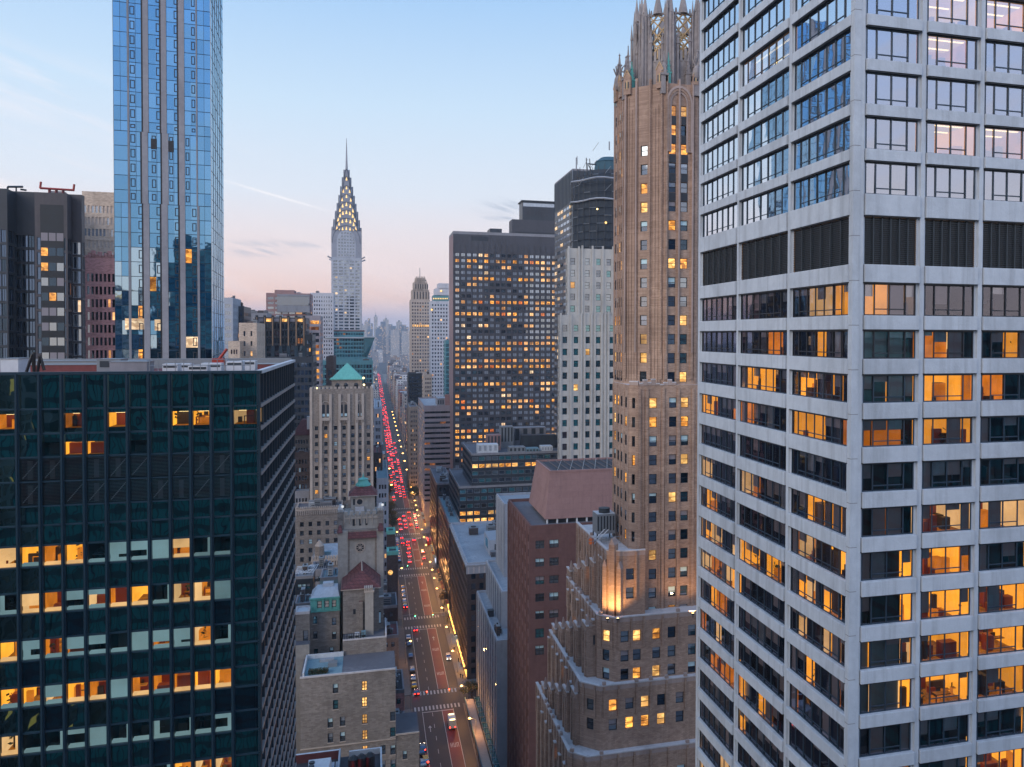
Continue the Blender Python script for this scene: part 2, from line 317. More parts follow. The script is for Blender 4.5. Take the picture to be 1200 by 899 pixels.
# ------------------------------------------------------------ mesh building
class MB:
    def __init__(s): s.v = []; s.f = []; s.m = []; s.ml = []
    def mi(s, m):
        if m not in s.ml: s.ml.append(m)
        return s.ml.index(m)
    def poly(s, pts, m):
        n = len(s.v); s.v += [tuple(p) for p in pts]; s.f.append(tuple(range(n, n+len(pts)))); s.m.append(s.mi(m))
    def box(s, x0, x1, y0, y1, z0, z1, m, top=None, bottom=True):
        if x0 > x1: x0, x1 = x1, x0
        if y0 > y1: y0, y1 = y1, y0
        n = len(s.v); s.v += [(x0, y0, z0), (x1, y0, z0), (x1, y1, z0), (x0, y1, z0), (x0, y0, z1), (x1, y0, z1), (x1, y1, z1), (x0, y1, z1)]
        k = s.mi(m); kt = s.mi(top) if top else k
        s.f += [(n, n+1, n+5, n+4), (n+1, n+2, n+6, n+5), (n+2, n+3, n+7, n+6), (n+3, n, n+4, n+7), (n+4, n+5, n+6, n+7)]; s.m += [k, k, k, k, kt]
        if bottom: s.f.append((n+3, n+2, n+1, n)); s.m.append(k)
    def hexa(s, lo, hi, m, top=None):   # lo, hi: four points each, counter-clockwise from above
        n = len(s.v); s.v += [tuple(p) for p in lo]+[tuple(p) for p in hi]; k = s.mi(m); kt = s.mi(top) if top else k; c = len(lo)
        for i in range(c):
            j = (i+1) % c; s.f.append((n+i, n+j, n+c+j, n+c+i)); s.m.append(k)
        s.f.append(tuple(n+c+i for i in range(c))); s.m.append(kt); s.f.append(tuple(n+c-1-i for i in range(c))); s.m.append(k)
    def prism(s, pts, z0, z1, m, top=None): s.hexa([(x, y, z0) for x, y in pts], [(x, y, z1) for x, y in pts], m, top)
    def cone(s, x, y, z0, z1, r0, r1, m, n=8, a0=0.0):
        lo = [(x+r0*math.cos(a0+2*math.pi*i/n), y+r0*math.sin(a0+2*math.pi*i/n), z0) for i in range(n)]
        hi = [(x+r1*math.cos(a0+2*math.pi*i/n), y+r1*math.sin(a0+2*math.pi*i/n), z1) for i in range(n)]
        s.hexa(lo, hi, m)
    def bar(s, a, b, w, m, n=4):
        a, b = Vector(a), Vector(b); d = (b-a)
        if d.length < 1e-6: return
        d.normalize(); u = d.orthogonal().normalized(); v = d.cross(u); k = s.mi(m); n0 = len(s.v)
        for p in (a, b):
            for i in range(n):
                t = 2*math.pi*(i+.5)/n; s.v.append(tuple(p+(u*math.cos(t)+v*math.sin(t))*w))
        for i in range(n):
            j = (i+1) % n; s.f.append((n0+i, n0+j, n0+n+j, n0+n+i)); s.m.append(k)
        s.f.append(tuple(n0+n-1-i for i in range(n))); s.m.append(k); s.f.append(tuple(n0+n+i for i in range(n))); s.m.append(k)
    def ball(s, c, r, m, seg=8, rings=5, sx=1, sy=1, sz=1):
        n0 = len(s.v); k = s.mi(m)
        for i in range(rings+1):
            t = math.pi*i/rings
            for j in range(seg):
                a = 2*math.pi*j/seg; s.v.append((c[0]+sx*r*math.sin(t)*math.cos(a), c[1]+sy*r*math.sin(t)*math.sin(a), c[2]+sz*r*math.cos(t)))
        for i in range(rings):
            for j in range(seg):
                a, b = n0+i*seg+j, n0+i*seg+(j+1) % seg; s.f.append((a, a+seg, b+seg, b)); s.m.append(k)
    def add(s, o):
        n = len(s.v); s.v += o.v; s.f += [tuple(i+n for i in f) for f in o.f]; s.m += [s.mi(o.ml[k]) for k in o.m]
    def mesh(s, name, base=(0, 0, 0)):
        me = bpy.data.meshes.new(name); bx, by, bz = base
        me.from_pydata([(x-bx, y-by, z-bz) for x, y, z in s.v], [], s.f)
        for m in s.ml: me.materials.append(MATS[m])
        me.polygons.foreach_set('material_index', s.m); me.update(); return me
def tag(o, label=None, cat=None, group=None, kind=None):
    if label: o['label'] = label
    if cat: o['category'] = cat
    if group: o['group'] = group
    if kind: o['kind'] = kind
    return o
def obj(name, mb, parent=None, base=None, kind=None, label=None):
    if base is None: base = tuple(parent.location) if parent is not None and parent.parent is None else (tuple(parent.parent.location) if parent is not None else (0, 0, 0))
    o = bpy.data.objects.new(name, mb.mesh(name, base)); COL.objects.link(o)
    if parent is not None: o.parent = parent
    elif base != (0, 0, 0): o.location = base
    tag(o, label=label, kind=kind); return o
def empty(name, loc, label, cat, group=None):
    o = bpy.data.objects.new(name, None); COL.objects.link(o); o.location = loc; o.empty_display_size = 2
    return tag(o, label, cat, group)

class Face:
    def __init__(s, p, q):
        s.O = Vector((p[0], p[1], 0)); d = Vector((q[0]-p[0], q[1]-p[1], 0)); s.L = d.length; s.U = d/s.L; s.N = Vector((s.U.y, -s.U.x, 0))
    def pt(s, u, z, d=0.0): v = s.O+s.U*u+s.N*d; return (v.x, v.y, z)
    def quad(s, mb, u0, u1, z0, z1, d, m): mb.poly([s.pt(u0, z0, d), s.pt(u1, z0, d), s.pt(u1, z1, d), s.pt(u0, z1, d)], m)
    def box(s, mb, u0, u1, z0, z1, d0, d1, m, top=None):   # d1 nearer the viewer than d0
        mb.hexa([s.pt(u0, z0, d1), s.pt(u1, z0, d1), s.pt(u1, z0, d0), s.pt(u0, z0, d0)], [s.pt(u0, z1, d1), s.pt(u1, z1, d1), s.pt(u1, z1, d0), s.pt(u0, z1, d0)], m, top)

def tquad(mb, F, u0, u1, z0, z1, d, m, amp, rng):
    """a pane set very slightly out of true, as real panes are"""
    a, b_ = rng.gauss(0, amp), rng.gauss(0, amp); mb.poly([F.pt(u0, z0, d-a-b_), F.pt(u1, z0, d+a-b_), F.pt(u1, z1, d+a+b_), F.pt(u0, z1, d-a+b_)], m)
def pickw(opts, rng):
    t = sum(w for _, w in opts); r = rng.random()*t
    for m, w in opts:
        r -= w
        if r <= 0: return m
    return opts[-1][0]
def frames(mb, F, ua, ub, za, zb, d, m, ft=.07, fd=.06, vb=(), hb=()):
    F.box(mb, ua, ub, zb-ft, zb, d, d+fd, m); F.box(mb, ua, ub, za, za+ft, d, d+fd, m)
    F.box(mb, ua, ua+ft, za+ft, zb-ft, d, d+fd, m); F.box(mb, ub-ft, ub, za+ft, zb-ft, d, d+fd, m)
    for f in vb: u = ua+(ub-ua)*f; F.box(mb, u-ft/2, u+ft/2, za+ft, zb-ft, d, d+fd*.9, m)
    for f in hb: z = za+(zb-za)*f; F.box(mb, ua+ft, ub-ft, z-ft/2, z+ft/2, d, d+fd*.8, m)
class Bld:
    def __init__(s, name, label, cat, base, group=None, seed=1):
        s.root = empty(name, base, label, cat, group); s.base = tuple(base); s.w = MB(); s.wins = []; s.rng = random.Random(seed); s.extra = {}
    def wface(s, p, q, z0, z1, cols, rows, m, r=.35, style=None, skip=None, rev=None):
        F = Face(p, q); L = F.L; rev = rev or m
        cols = sorted(c for c in cols if c[1] <= L-.02 and c[0] >= .02); rows = sorted(w for w in rows if w[1] < z1-.01 and w[0] > z0+.01)
        u = 0.0
        for (a, b) in cols:
            F.quad(s.w, u, a, z0, z1, 0, m); z = z0
            for k, (c, d) in enumerate(rows):
                if skip and skip(cols.index((a, b)), k, .5*(c+d)): continue
                F.quad(s.w, a, b, z, c, 0, m)
                s.w.poly([F.pt(a, c, 0), F.pt(b, c, 0), F.pt(b, c, -r), F.pt(a, c, -r)], rev); s.w.poly([F.pt(a, d, -r), F.pt(b, d, -r), F.pt(b, d, 0), F.pt(a, d, 0)], rev)
                s.w.poly([F.pt(a, c, 0), F.pt(a, c, -r), F.pt(a, d, -r), F.pt(a, d, 0)], rev); s.w.poly([F.pt(b, c, -r), F.pt(b, c, 0), F.pt(b, d, 0), F.pt(b, d, -r)], rev)
                s.win(F, a, b, c, d, -r, style, cols.index((a, b)), k); z = d
            F.quad(s.w, a, b, z, z1, 0, m); u = b
        F.quad(s.w, u, L, z0, z1, 0, m); return F
    def win(s, F, a, b, c, d, dep, style, i=0, k=0):
        mb = MB(); st = style or {}
        if 'fn' in st: st['fn'](mb, F, a, b, c, d, dep, i, k, s.rng)
        else:
            key = ('row', id(st), k)
            if key not in s.extra: s.extra[key] = s.rng.random()
            rl = s.extra[key]; opts = st.get('opts', [('glass_dark', 1)])
            if st.get('rowlit') and rl < st['rowlit']: opts = st['lopts']
            m = pickw(opts, s.rng)
            F.quad(mb, a, b, c, d, dep, m)
            if st.get('shade') and s.rng.random() < st['shade'] and not m.startswith('lit'):
                h = s.rng.choice((.3, .45, .5, .6)); F.quad(mb, a, b, d-(d-c)*h, d, dep+.02, s.rng.choice(st.get('shades', ('blind', 'blind_pale', 'glass_grey_blind'))))
            if st.get('frame'): frames(mb, F, a, b, c, d, dep+.03, st['frame'], st.get('ft', .07), .06, st.get('vb', ()), st.get('hb', (.5,)))
        s.wins.append((Vector(F.pt((a+b)/2, (c+d)/2, 0)), mb, F.N))
    def part(s, name, mb, parent=None, label=None, kind=None): return obj(name, mb, parent or s.root, s.base, kind, label)
    def done(s, wname='window', lim=100, wallname='wall'):
        if s.w.f: s.part(wallname, s.w)
        def key(t):
            p, mb, N = t; q = proj(p); vis = q is not None and -20 < q[0] < 1220 and -20 < q[1] < 920 and (p-CAM).dot(N) < 0
            return (0 if vis else 1, (p-CAM).length)
        s.wins.sort(key=key)
        for p, mb, N in s.wins[:lim]:
            if (p-CAM).length < 260 and any(m.startswith('frame') for m in mb.ml) and any(not m.startswith('frame') for m in mb.ml):
                sub = {'pane': MB(), 'frame': MB(), 'interior': MB()}
                for f, k in zip(mb.f, mb.m):
                    m = mb.ml[k]; key_ = 'frame' if m.startswith('frame') else ('interior' if m.startswith(('room', 'desk', 'lamp_strip', 'leaf')) else 'pane'); sub[key_].poly([mb.v[i] for i in f], m)
                w = s.part(wname, sub['pane'])
                for n_ in ('frame', 'interior'):
                    if sub[n_].f: obj(n_, sub[n_], w, s.base)
            else: s.part(wname, mb)
        if len(s.wins) > lim:
            big = MB()
            for p, mb, N in s.wins[lim:]: big.add(mb)
            s.part(wname, big, kind='stuff')
        s.wins = []; return s.root
def cells(u0, u1, n, w): c = (u1-u0)/n; return [(u0+c*(i+.5)-w/2, u0+c*(i+.5)+w/2) for i in range(n)]
def floors(zt, zb, fh, wh):
    out = []; z = zt
    while z-wh > zb: out.append((z-wh, z)); z -= fh
    return out
def roofbox(B, x0, x1, y0, y1, z, m='roof_grey', par=1.1, pm='mid_grey', name='roof'):
    r = MB(); r.poly([(x0, y0, z), (x1, y0, z), (x1, y1, z), (x0, y1, z)], m); B.part(name, r)
    if par:
        t = .45; p = MB(); e = .003
        p.box(x0-e, x1+e, y0-e, y0+t, z-.3, z+par, pm); p.box(x0-e, x1+e, y1-t, y1+e, z-.3, z+par, pm)
        p.box(x0-e, x0+t, y0+t, y1-t, z-.3, z+par, pm); p.box(x1-t, x1+e, y0+t, y1-t, z-.3, z+par, pm); B.part('parapet', p)
def clutter(B, x0, x1, y0, y1, z, n, seed=1, tank=False, big=1.0):
    rg = random.Random(seed)
    for i in range(n):
        w, d, h = rg.uniform(2, 5)*big, rg.uniform(2, 5)*big, rg.uniform(1.2, 3.4)*big
        w = min(w, (x1-x0)*.4); d = min(d, (y1-y0)*.4)
        x, y = rg.uniform(x0+1, x1-w-1), rg.uniform(y0+1, y1-d-1); m = MB(); c = rg.choice(('grey_metal', 'tank_white', 'mid_grey', 'roof_grey', 'frame_brown'))
        m.box(x, x+w, y, y+d, z+.3, z+h, c)
        m.box(x-.1, x+w+.1, y-.1, y+d+.1, z+h, z+h+.15, 'grey_metal')
        for k in range(3):
            zz = z+.5+(h-.8)*k/3; m.box(x+.2, x+w-.2, y-.04, y, zz, zz+(h-.8)/6, 'louver')
        if rg.random() < .6: m.cone(x+w/2, y+d/2, z+h+.15, z+h+.5, min(w, d)*.3, min(w, d)*.3, 'louver', 12)
        for (a, b) in ((x+.1, y+.1), (x+w-.3, y+.1), (x+.1, y+d-.3), (x+w-.3, y+d-.3)): m.box(a, a+.2, b, b+.2, z, z+.3, 'frame_dark')
        B.part('roof_unit', m)
        if rg.random() < .5:
            v = MB(); v.cone(x+w+.8, y+d/2, z, z+1.6, .25, .25, 'grey_metal', 10); v.cone(x+w+.8, y+d/2, z+1.6, z+1.9, .5, .1, 'grey_metal', 10); B.part('vent', v)
    if tank:
        x, y = (x0+x1)/2, (y0+y1)/2; t = MB(); r = 2.2
        for a in range(6): t.bar((x+r*.8*math.cos(a*1.047), y+r*.8*math.sin(a*1.047), z), (x+r*.8*math.cos(a*1.047), y+r*.8*math.sin(a*1.047), z+3), .12, 'frame_dark')
        t.cone(x, y, z+3, z+7, r, r*.95, 'tank_wood', 16); t.cone(x, y, z+7, z+8.6, r*1.05, .05, 'frame_dark', 16); B.part('water_tank', t)
def simple(name, label, cat, x0, x1, y0, y1, z1, wallm, roofm, n=None, sd=None, style=None, sstyle=None, par=1.0, z0=0, seed=1, group=None, cl=2, pm=None, r=.3, finish=True, tank=False):
    """a box block with real window openings: n / sd = (columns, window width, floor height, window height, gap above the top row)"""
    B = Bld(name, label, cat, ((x0+x1)/2, (y0+y1)/2, 0), group, seed); right = x0 > 0
    def spec(t, L):
        if not t: return [], []
        nc, ww, fh, wh, off = t; return cells(.8, L-.8, nc, ww), floors(z1-off, z0+1.5, fh, wh)
    c, rw = spec(n, x1-x0); B.wface((x0, y0), (x1, y0), z0, z1, c, rw, wallm, r, style)
    c, rw = spec(sd, y1-y0); ss = sstyle or style
    if right: B.wface((x0, y1), (x0, y0), z0, z1, c, rw, wallm, r*.3, ss); B.wface((x1, y0), (x1, y1), z0, z1, [], [], wallm)
    else: B.wface((x1, y0), (x1, y1), z0, z1, c, rw, wallm, r*.3, ss); B.wface((x0, y1), (x0, y0), z0, z1, [], [], wallm)
    B.wface((x1, y1), (x0, y1), z0, z1, [], [], wallm)
    roofbox(B, x0, x1, y0, y1, z1, roofm, par, pm or wallm)
    if cl: clutter(B, x0+1, x1-1, y0+1, y1-1, z1, cl, seed, tank)
    if finish: B.done()
    return B

# ============================================================ setting
GX0, GX1 = -9000, 9000
g = MB(); g.box(GX0, GX1, -3000, 16000, -1, -.15, 'city_ground'); tag(obj('ground', g), kind='structure')
CURB_E, CURB_W, LOT_E, LOT_W = 13.0, 30.3, 8.6, 35.2
CROSS = [137+85.5*k for k in range(-2, 34)]      # centres of the cross streets
rd = MB(); rd.box(CURB_E, CURB_W, -200, 3300, -.148, 0, 'asphalt_near'); tag(obj('avenue', rd), kind='structure')
cs = MB()
for c in CROSS[:16]:
    cs.box(-260, CURB_E, c-6, c+6, -.146, -.004, 'asphalt'); cs.box(CURB_W, 300, c-6, c+6, -.146, -.004, 'asphalt')
tag(obj('cross_street', cs), kind='structure')
for side in (0, 1):
    sw = MB()
    for k in range(len(CROSS)-1):
        a, b = CROSS[k]+6, CROSS[k+1]-6
        if side: sw.box(CURB_W, CURB_W+14, a, b, -.1, .15, 'sidewalk')
        else: sw.box(CURB_E-14, CURB_E, a, b, -.1, .15, 'sidewalk')
    tag(obj('sidewalk', sw), kind='structure')
bl = MB()
for k in range(0, 12):
    c0, c1 = CROSS[k]+9, CROSS[k+1]-9
    bl.box(22.9, 26.6, c0, c1, .0, .004, 'bus_red')
tag(obj('bus_lane', bl), kind='structure')
pm = MB(); Zp = .008
for k in range(0, 14):
    c = CROSS[k]; c0, c1 = c+9, CROSS[k+1]-9
    for x in (16.2, 22.8, 26.65):
        pm.box(x-.09, x+.09, c0, c1, .0, Zp, 'paint')
    y = c0
    while y < c1-3 and k < 8: pm.box(19.4, 19.55, y, y+3, .0, Zp, 'paint'); y += 9
    for yy in (c-8.2, c+4.8):     # crosswalk bars
        x = 13.6
        while x < 29.6: pm.box(x, x+.55, yy, yy+3.3, .0, Zp, 'paint'); x += 1.25
    pm.box(16.2, 26.6, c-10.0, c-9.55, .0, Zp, 'paint')
    if k < 8:
        for yy in (c+22, c+48):          # bus-lane lettering seen as blocks of strokes
            for i in range(3):
                x = 23.5+i*.95; pm.box(x, x+.16, yy, yy+3.0, .004, Zp+.001, 'paint'); pm.box(x+.5, x+.66, yy, yy+3.0, .004, Zp+.001, 'paint'); pm.box(x+.16, x+.5, yy+(1.4, 0, 2.7)[i], yy+(1.7, .3, 3.0)[i], .004, Zp+.001, 'paint')
        for x in (18.0, 24.8):              # arrows
            yy = c-22; pm.box(x-.12, x+.12, yy-3, yy, .004, Zp+.002, 'paint'); pm.poly([(x-.6, yy, Zp+.002), (x+.6, yy, Zp+.002), (x, yy+1.8, Zp+.002)], 'paint')
tag(obj('road_marking', pm), kind='structure')

# ============================================================ rooms behind clear windows
def room(mb, F, a, b, c, d, dep, on, rng, D=4.5, near=True):
    lo, hi = c-.25, d+.25; e = .02; f = dep-.03; k = dep-D
    wm, fm, cm = ('room_wall' if rng.random() < .6 else 'room_wall2', 'room_floor', 'room_wall2') if on else ('room_dark', 'room_dark', 'room_dark')
    if on: cm = 'room_ceiling'
    if on and rng.random() < .25: wm = 'room_cream'
    F.quad(mb, a+e, b-e, lo, hi, k, wm)
    mb.poly([F.pt(a+e, lo, f), F.pt(b-e, lo, f), F.pt(b-e, lo, k), F.pt(a+e, lo, k)], fm); mb.poly([F.pt(a+e, hi, k), F.pt(b-e, hi, k), F.pt(b-e, hi, f), F.pt(a+e, hi, f)], cm)
    mb.poly([F.pt(a+e, lo, f), F.pt(a+e, lo, k), F.pt(a+e, hi, k), F.pt(a+e, hi, f)], wm); mb.poly([F.pt(b-e, lo, k), F.pt(b-e, lo, f), F.pt(b-e, hi, f), F.pt(b-e, hi, k)], wm if on else ('room_pale' if rng.random() < .5 else 'room_dark'))
    w = b-a
    nf = int(max(3, (b-a)*2.6))
    for i in range(nf):          # desks, partitions, cabinets, chairs, screens
        ww = rng.choice((.35, .5, .8, 1.4)); u = a+.08+rng.random()*max(.05, w-ww-.16); q = f-.25-rng.random()*(D-1.2); h = rng.choice((.55, .75, 1.0, 1.35, 1.7)); ww = min(ww, b-.05-u); dd = rng.uniform(.2, .9)
        if ww > .15:
            q0 = max(k+.03, q-dd); mt = ('desk', 'desk', 'desk_dark', 'room_wall2')[rng.randrange(4)] if on else 'desk_dark'
            if h == .75: F.box(mb, u, u+ww, lo+.68, lo+.75, q0, q, mt, 'room_floor' if on else 'room_pale'); F.box(mb, u+ww*.3, u+ww*.6, lo+.75, lo+1.1, q0+.02, q0+.06, 'desk_dark'); F.box(mb, u, u+.05, lo, lo+.68, q0, q, mt)
            else: F.box(mb, u, u+ww, lo, lo+h, q0, q, mt)
    if on and rng.random() < .6: u = a+.3+rng.random()*max(.05, w-1.2); F.box(mb, u, min(b-.1, u+rng.uniform(.5, 1.0)), lo+1.2, lo+2.0, k+.01, k+.05, ('desk', 'room_cream', 'desk_dark')[rng.randrange(3)])
    if rng.random() < .25:
        u = a+.2+rng.random()*max(.1, w-.6); q = f-.4-rng.random()
        for _ in range(10): p_ = Vector(F.pt(u+rng.gauss(0, .15), lo+.9+rng.gauss(0, .3), q+rng.gauss(0, .12))); e1 = Vector((rng.gauss(0, .14), rng.gauss(0, .14), .12)); e2 = Vector((rng.gauss(0, .08), rng.gauss(0, .08), -.05)); mb.poly([p_-e1, p_-e2, p_+e1, p_+e2], 'leaf')
    if on:
        for i in range(2):
            q = f-1.0-i*1.9; F.box(mb, a+.3, b-.3, hi-.12, hi-.06, q-.2, q, 'lamp_strip')
def paned(mb, F, a, b, c, d, dep, fr, glassm, frm, ft, hbpane, hz, rng, blindp, blinds, fullp=.2):
    u = [a+(b-a)*x for x in fr]
    for i in range(len(u)-1): tquad(mb, F, u[i], u[i+1], c, d, dep, glassm, .005, rng)
    for x in u[1:-1]: F.box(mb, x-ft/2, x+ft/2, c, d, dep+.005, dep+.09, frm)
    F.box(mb, a, a+ft, c, d, dep+.005, dep+.08, frm); F.box(mb, b-ft, b, c, d, dep+.005, dep+.08, frm)
    F.box(mb, a+ft, b-ft, c, c+ft, dep+.005, dep+.07, frm); F.box(mb, a+ft, b-ft, d-ft, d, dep+.005, dep+.07, frm)
    if hbpane:
        z = c+(d-c)*hz; F.box(mb, u[hbpane[0]], u[hbpane[1]], z-ft*.45, z+ft*.45, dep+.005, dep+.06, frm)
    h0 = rng.choice((.25, .4, .55))
    for i in range(len(u)-1):
        if rng.random() < blindp:
            h = (d-c)*(1.0 if rng.random() < fullp else (h0 if rng.random() < .6 else rng.uniform(.15, .8))); F.quad(mb, u[i]+.05, u[i+1]-.05, max(c, d-h), d, dep-.12, rng.choice(blinds))

# ============================================================ white office tower, right
XE = 36.0; YB = YX(998.3, XE); YBF = YX(817.5, XE)
def zb(py): return ZP(1010, py, YB)
tops = [(331.7, 369.4), (387.4, 420.7), (440, 472.8), (492.8, 524.6), (544.5, 577.5), (597, 630.6), (649, 682), (701, 734.6), (753.6, 786), (803, 838.7), (855, 889.5)]
rowsB = [(zb(b), zb(a)) for a, b in tops]
pitch = (zb(701)-zb(855))/3; wz = rowsB[-1][1]-rowsB[-1][0]; z = rowsB[-1][1]-pitch
while z-wz > 9: rowsB.append((z-wz, z)); z -= pitch
mech = (zb(309.5), zb(253))
up = []
for k in range(9):
    t = 188.5-52.9*k; up.append((zb(t+38), zb(t)))
ZTB = up[-1][1]+2.5
rowlist = sorted(rowsB+[mech]+up); NB = len(rowsB)
litN = {0: (0, 0, 0), 1: (0, .5, .45), 2: (.5, .7, .4), 3: (.35, .4, 0), 4: (0, 0, 0), 5: (.6, 1, 1), 6: (.9, 1, 0), 7: (.8, 1, 1), 8: (.35, 1, 1), 9: (.8, 1, 1), 10: (0, 0, 0), 11: (.3, 0, 1)}
litE = {0: (.3, 0, 0), 2: (.5, .4, 0), 3: (.5, .4, .2), 5: (.25, .4, .1), 6: (.5, .15, .3), 7: (.25, .2, .4), 8: (.5, .15, .3), 9: (.3, .1, .35), 10: (.1, .1, .6), 11: (.2, .3, .6), 12: (.3, .2, .1)}
B = Bld('office_tower', 'white concrete office tower at the right edge with window bands and a dark louvred floor', 'office tower', (XE+25, YB+15, 0), seed=11)
XN0 = XE+.75
edgesN = [(XP(1014, YB), XP(1074.6, YB)), (XP(1085, YB), XP(1143.7, YB)), (XP(1153.7, YB), XP(1212, YB))]
pb = edgesN[1][0]-edgesN[0][0]; wb = edgesN[0][1]-edgesN[0][0]
edgesN = [(edgesN[0][0]+pb*k, edgesN[0][0]+pb*k+wb) for k in range(7)]
XB1 = edgesN[-1][1]+1.0
edgesE = [(YB+.62, YX(926, XE)), (YX(920.5, XE), YX(865.5, XE)), (YX(861.5, XE), YX(820.5, XE))]
def idx(z):   # row number below the louvred floor (0..), or negative above
    zc = sorted(rowsB, key=lambda t: -t[1])
    for i, (a, b) in enumerate(zc):
        if a-.2 < z < b+.2: return i
    for i, (a, b) in enumerate(up):
        if a-.2 < z < b+.2: return -1-i
    return None
def winB(mb, F, a, b, c, d, dep, i, k, rng):
    isN = abs(F.N.y) > .5; r = idx((c+d)/2)
    if r is None:            # louvred plant floor
        F.quad(mb, a, b, c, d, dep-.1, 'frame_dark'); z = c
        while z < d-.05: F.box(mb, a, b, z, z+.05, dep-.1, dep+.05, 'louver'); z += .16
        for x in range(1, 6): u = a+(b-a)*x/6; F.box(mb, u-.05, u+.05, c, d, dep-.1, dep+.10, 'louver')
        return
    bay = i if isN else len(edgesE)-1-i
    fr = (0, .2, .49, .8, 1) if isN else (0, .12, .27, .42, .57, .72, .86, 1); hp = (1, 3) if isN else (1, 6)
    if r < 0:
        on = isN and (r, bay) in ((-2, 1), (-2, 2), (-4, 1), (-5, 1), (-5, 2), (-6, 2), (-7, 1), (-3, 4)) or (not isN and (r, bay) in ((-5, 1),))
        paned(mb, F, a, b, c, d, dep, fr, 'glass_coated' if isN else 'glass_coated_pale', 'frame_blue', .09 if isN else .06, hp, .2, rng, 1.0 if (r, bay) in ((-1, 1), (-1, 2)) else (.12 if on else .35), ('blind', 'blind', 'blind'), .85)
        room(mb, F, a, b, c, d, dep-.15, on, rng, 4.0)
        return
    p = (litN if isN else litE).get(r, (.15, .15, .15)); p = p[min(bay, 2)] if bay < 3 else .7
    paned(mb, F, a, b, c, d, dep, fr, 'glass_clear_white', 'frame_blue' if r > 1 else 'frame_dark', .09, hp, .2, rng, .5 if (p < .6) else .25, ('blind', 'blind', 'glass_grey_blind') , .18)
    if p >= .9: segs = [(a, b, True)] if rng.random() < .5 else [(a, a+(b-a)*.8, True), (a+(b-a)*.8, b, True)]
    elif p <= .05: segs = [(a, a+(b-a)*.5, False), (a+(b-a)*.5, b, False)]
    else:
        n = len(fr)-1; segs = []; i0 = 0
        while i0 < n:
            w = rng.choice((1, 2, 2)); i1 = min(n, i0+w); segs.append((a+(b-a)*fr[i0], a+(b-a)*fr[i1], rng.random() < p)); i0 = i1
    for (x0, x1, on) in segs: room(mb, F, x0, x1, c, d, dep-.15, on, rng, 4.5)
ins = .26
for isN in (1, 0):
    if isN: p, q = (XE+ins, YB+ins), (XB1, YB+ins); F = Face((XE, YB), (XB1, YB)); cols = [(a-XE-ins, b-XE-ins) for a, b in edgesN]; cols0 = [(a-XE, b-XE) for a, b in edgesN]
    else: p, q = (XE+ins, YBF), (XE+ins, YB+ins); F = Face((XE, YBF), (XE, YB)); cols = [(YBF-b, YBF-a) for a, b in edgesE]; cols = sorted(cols); cols0 = cols
    B.wface(p, q, 0, ZTB, cols, rowlist, 'white_panel', .05, {'fn': winB})
    w = B.w
    for ci, (a, b) in enumerate(cols0):      # spandrel boxes bay by bay, standing proud
        prev = 4.0
        for (c, d) in rowlist:
            sp0 = prev+.0; sp1 = c
            if sp1-sp0 > .3:
                F.box(w, a-.12, b+.12, sp0+.10, sp1-.06, -ins+.002, .10, 'white_panel'); F.box(w, a-.12, b+.12, sp1-.06, sp1, -ins+.002, .04, 'white_panel')
                F.box(w, a-.09, b+.09, sp0, sp0+.10, -ins+.002, .0, 'frame_dark')
            prev = d
        F.box(w, a-.12, b+.12, prev, ZTB, -ins+.002, .10, 'white_panel')
    us = [0]+[x for ab in cols0 for x in ab]+[F.L]
    for k in range(0, len(us), 2):
        a, b = us[k]+.22, us[k+1]-.22
        if k == 0: a = 0.0 if not isN else 0.62
        if k == len(us)-2: b = F.L if isN else F.L-.62
        if b-a > .1: F.box(w, a, b, 0, ZTB, -ins+.002, -.04, 'white_panel')
B.w.box(XE+.003, XE+.6, YB+.003, YB+.6, 0, ZTB, 'white_panel')
z = 5.0
while z < ZTB:    # joints round the corner column
    B.w.box(XE-.004, XE+.604, YB-.004, YB+.604, z, z+.05, 'mid_grey'); z += pitch
B.wface((XB1, YB+ins), (XB1, YBF), 0, ZTB, [], [], 'white_panel'); B.wface((XB1, YBF), (XE+ins, YBF), 0, ZTB, [], [], 'white_panel')
roofbox(B, XE+ins, XB1, YB+ins, YBF, ZTB-.5, 'roof_pale', 0); B.done(lim=100)

# ============================================================ black glass office block, left front
YA = 88.0; XA1 = XP(304.3, YA); YA1 = YX(344.5, XA1)
def za(py): return ZP(271, py, YA)
ZTA = za(437.6)
B = Bld('glass_office_block', 'black glass office block in the left foreground with teal reflections and rows of lit offices', 'office building', (XA1-20, YA+18, 0), seed=5)
pa = (XP(271, YA)-XP(72, YA))/8; ce = [XA1, XP(271, YA)]
while ce[-1] > XA1-46: ce.append(ce[-1]-pa)
ce = ce[::-1]; XA0 = ce[0]
zr = [za(v) for v in (437.6, 476, 503.4, 529.5, 556.5, 583.5, 605, 627.2)]
k = 0
vis = []
while zr[-1] > 6:
    t = 627.2+51.75*k; vis.append((za(t+23.6), za(t))); zr += [za(t+23.6), za(t+51.75)]; k += 1
B.w.box(XA0, XA1-.2, YA+.6+4.2, YA1, 0, ZTA-1.0, 'black_wall'); core_y = YA
FA = Face((XA0, YA), (XA1, YA)); cols = [(ce[i]-XA0, ce[i+1]-XA0) for i in range(len(ce)-1)]
def isvis(c, d): return any(abs(c-a) < .3 for a, b in vis)
litA = [[('d', 1), ('w', 2), ('w', 2), ('b', 2), ('w', 1)], ]
rowmode = {0: (.5, .32), 1: (.65, .3), 2: (.3, .35), 3: (.95, .15), 4: (.05, .3), 5: (.35, .3)}
gl = Bld.__new__(Bld)
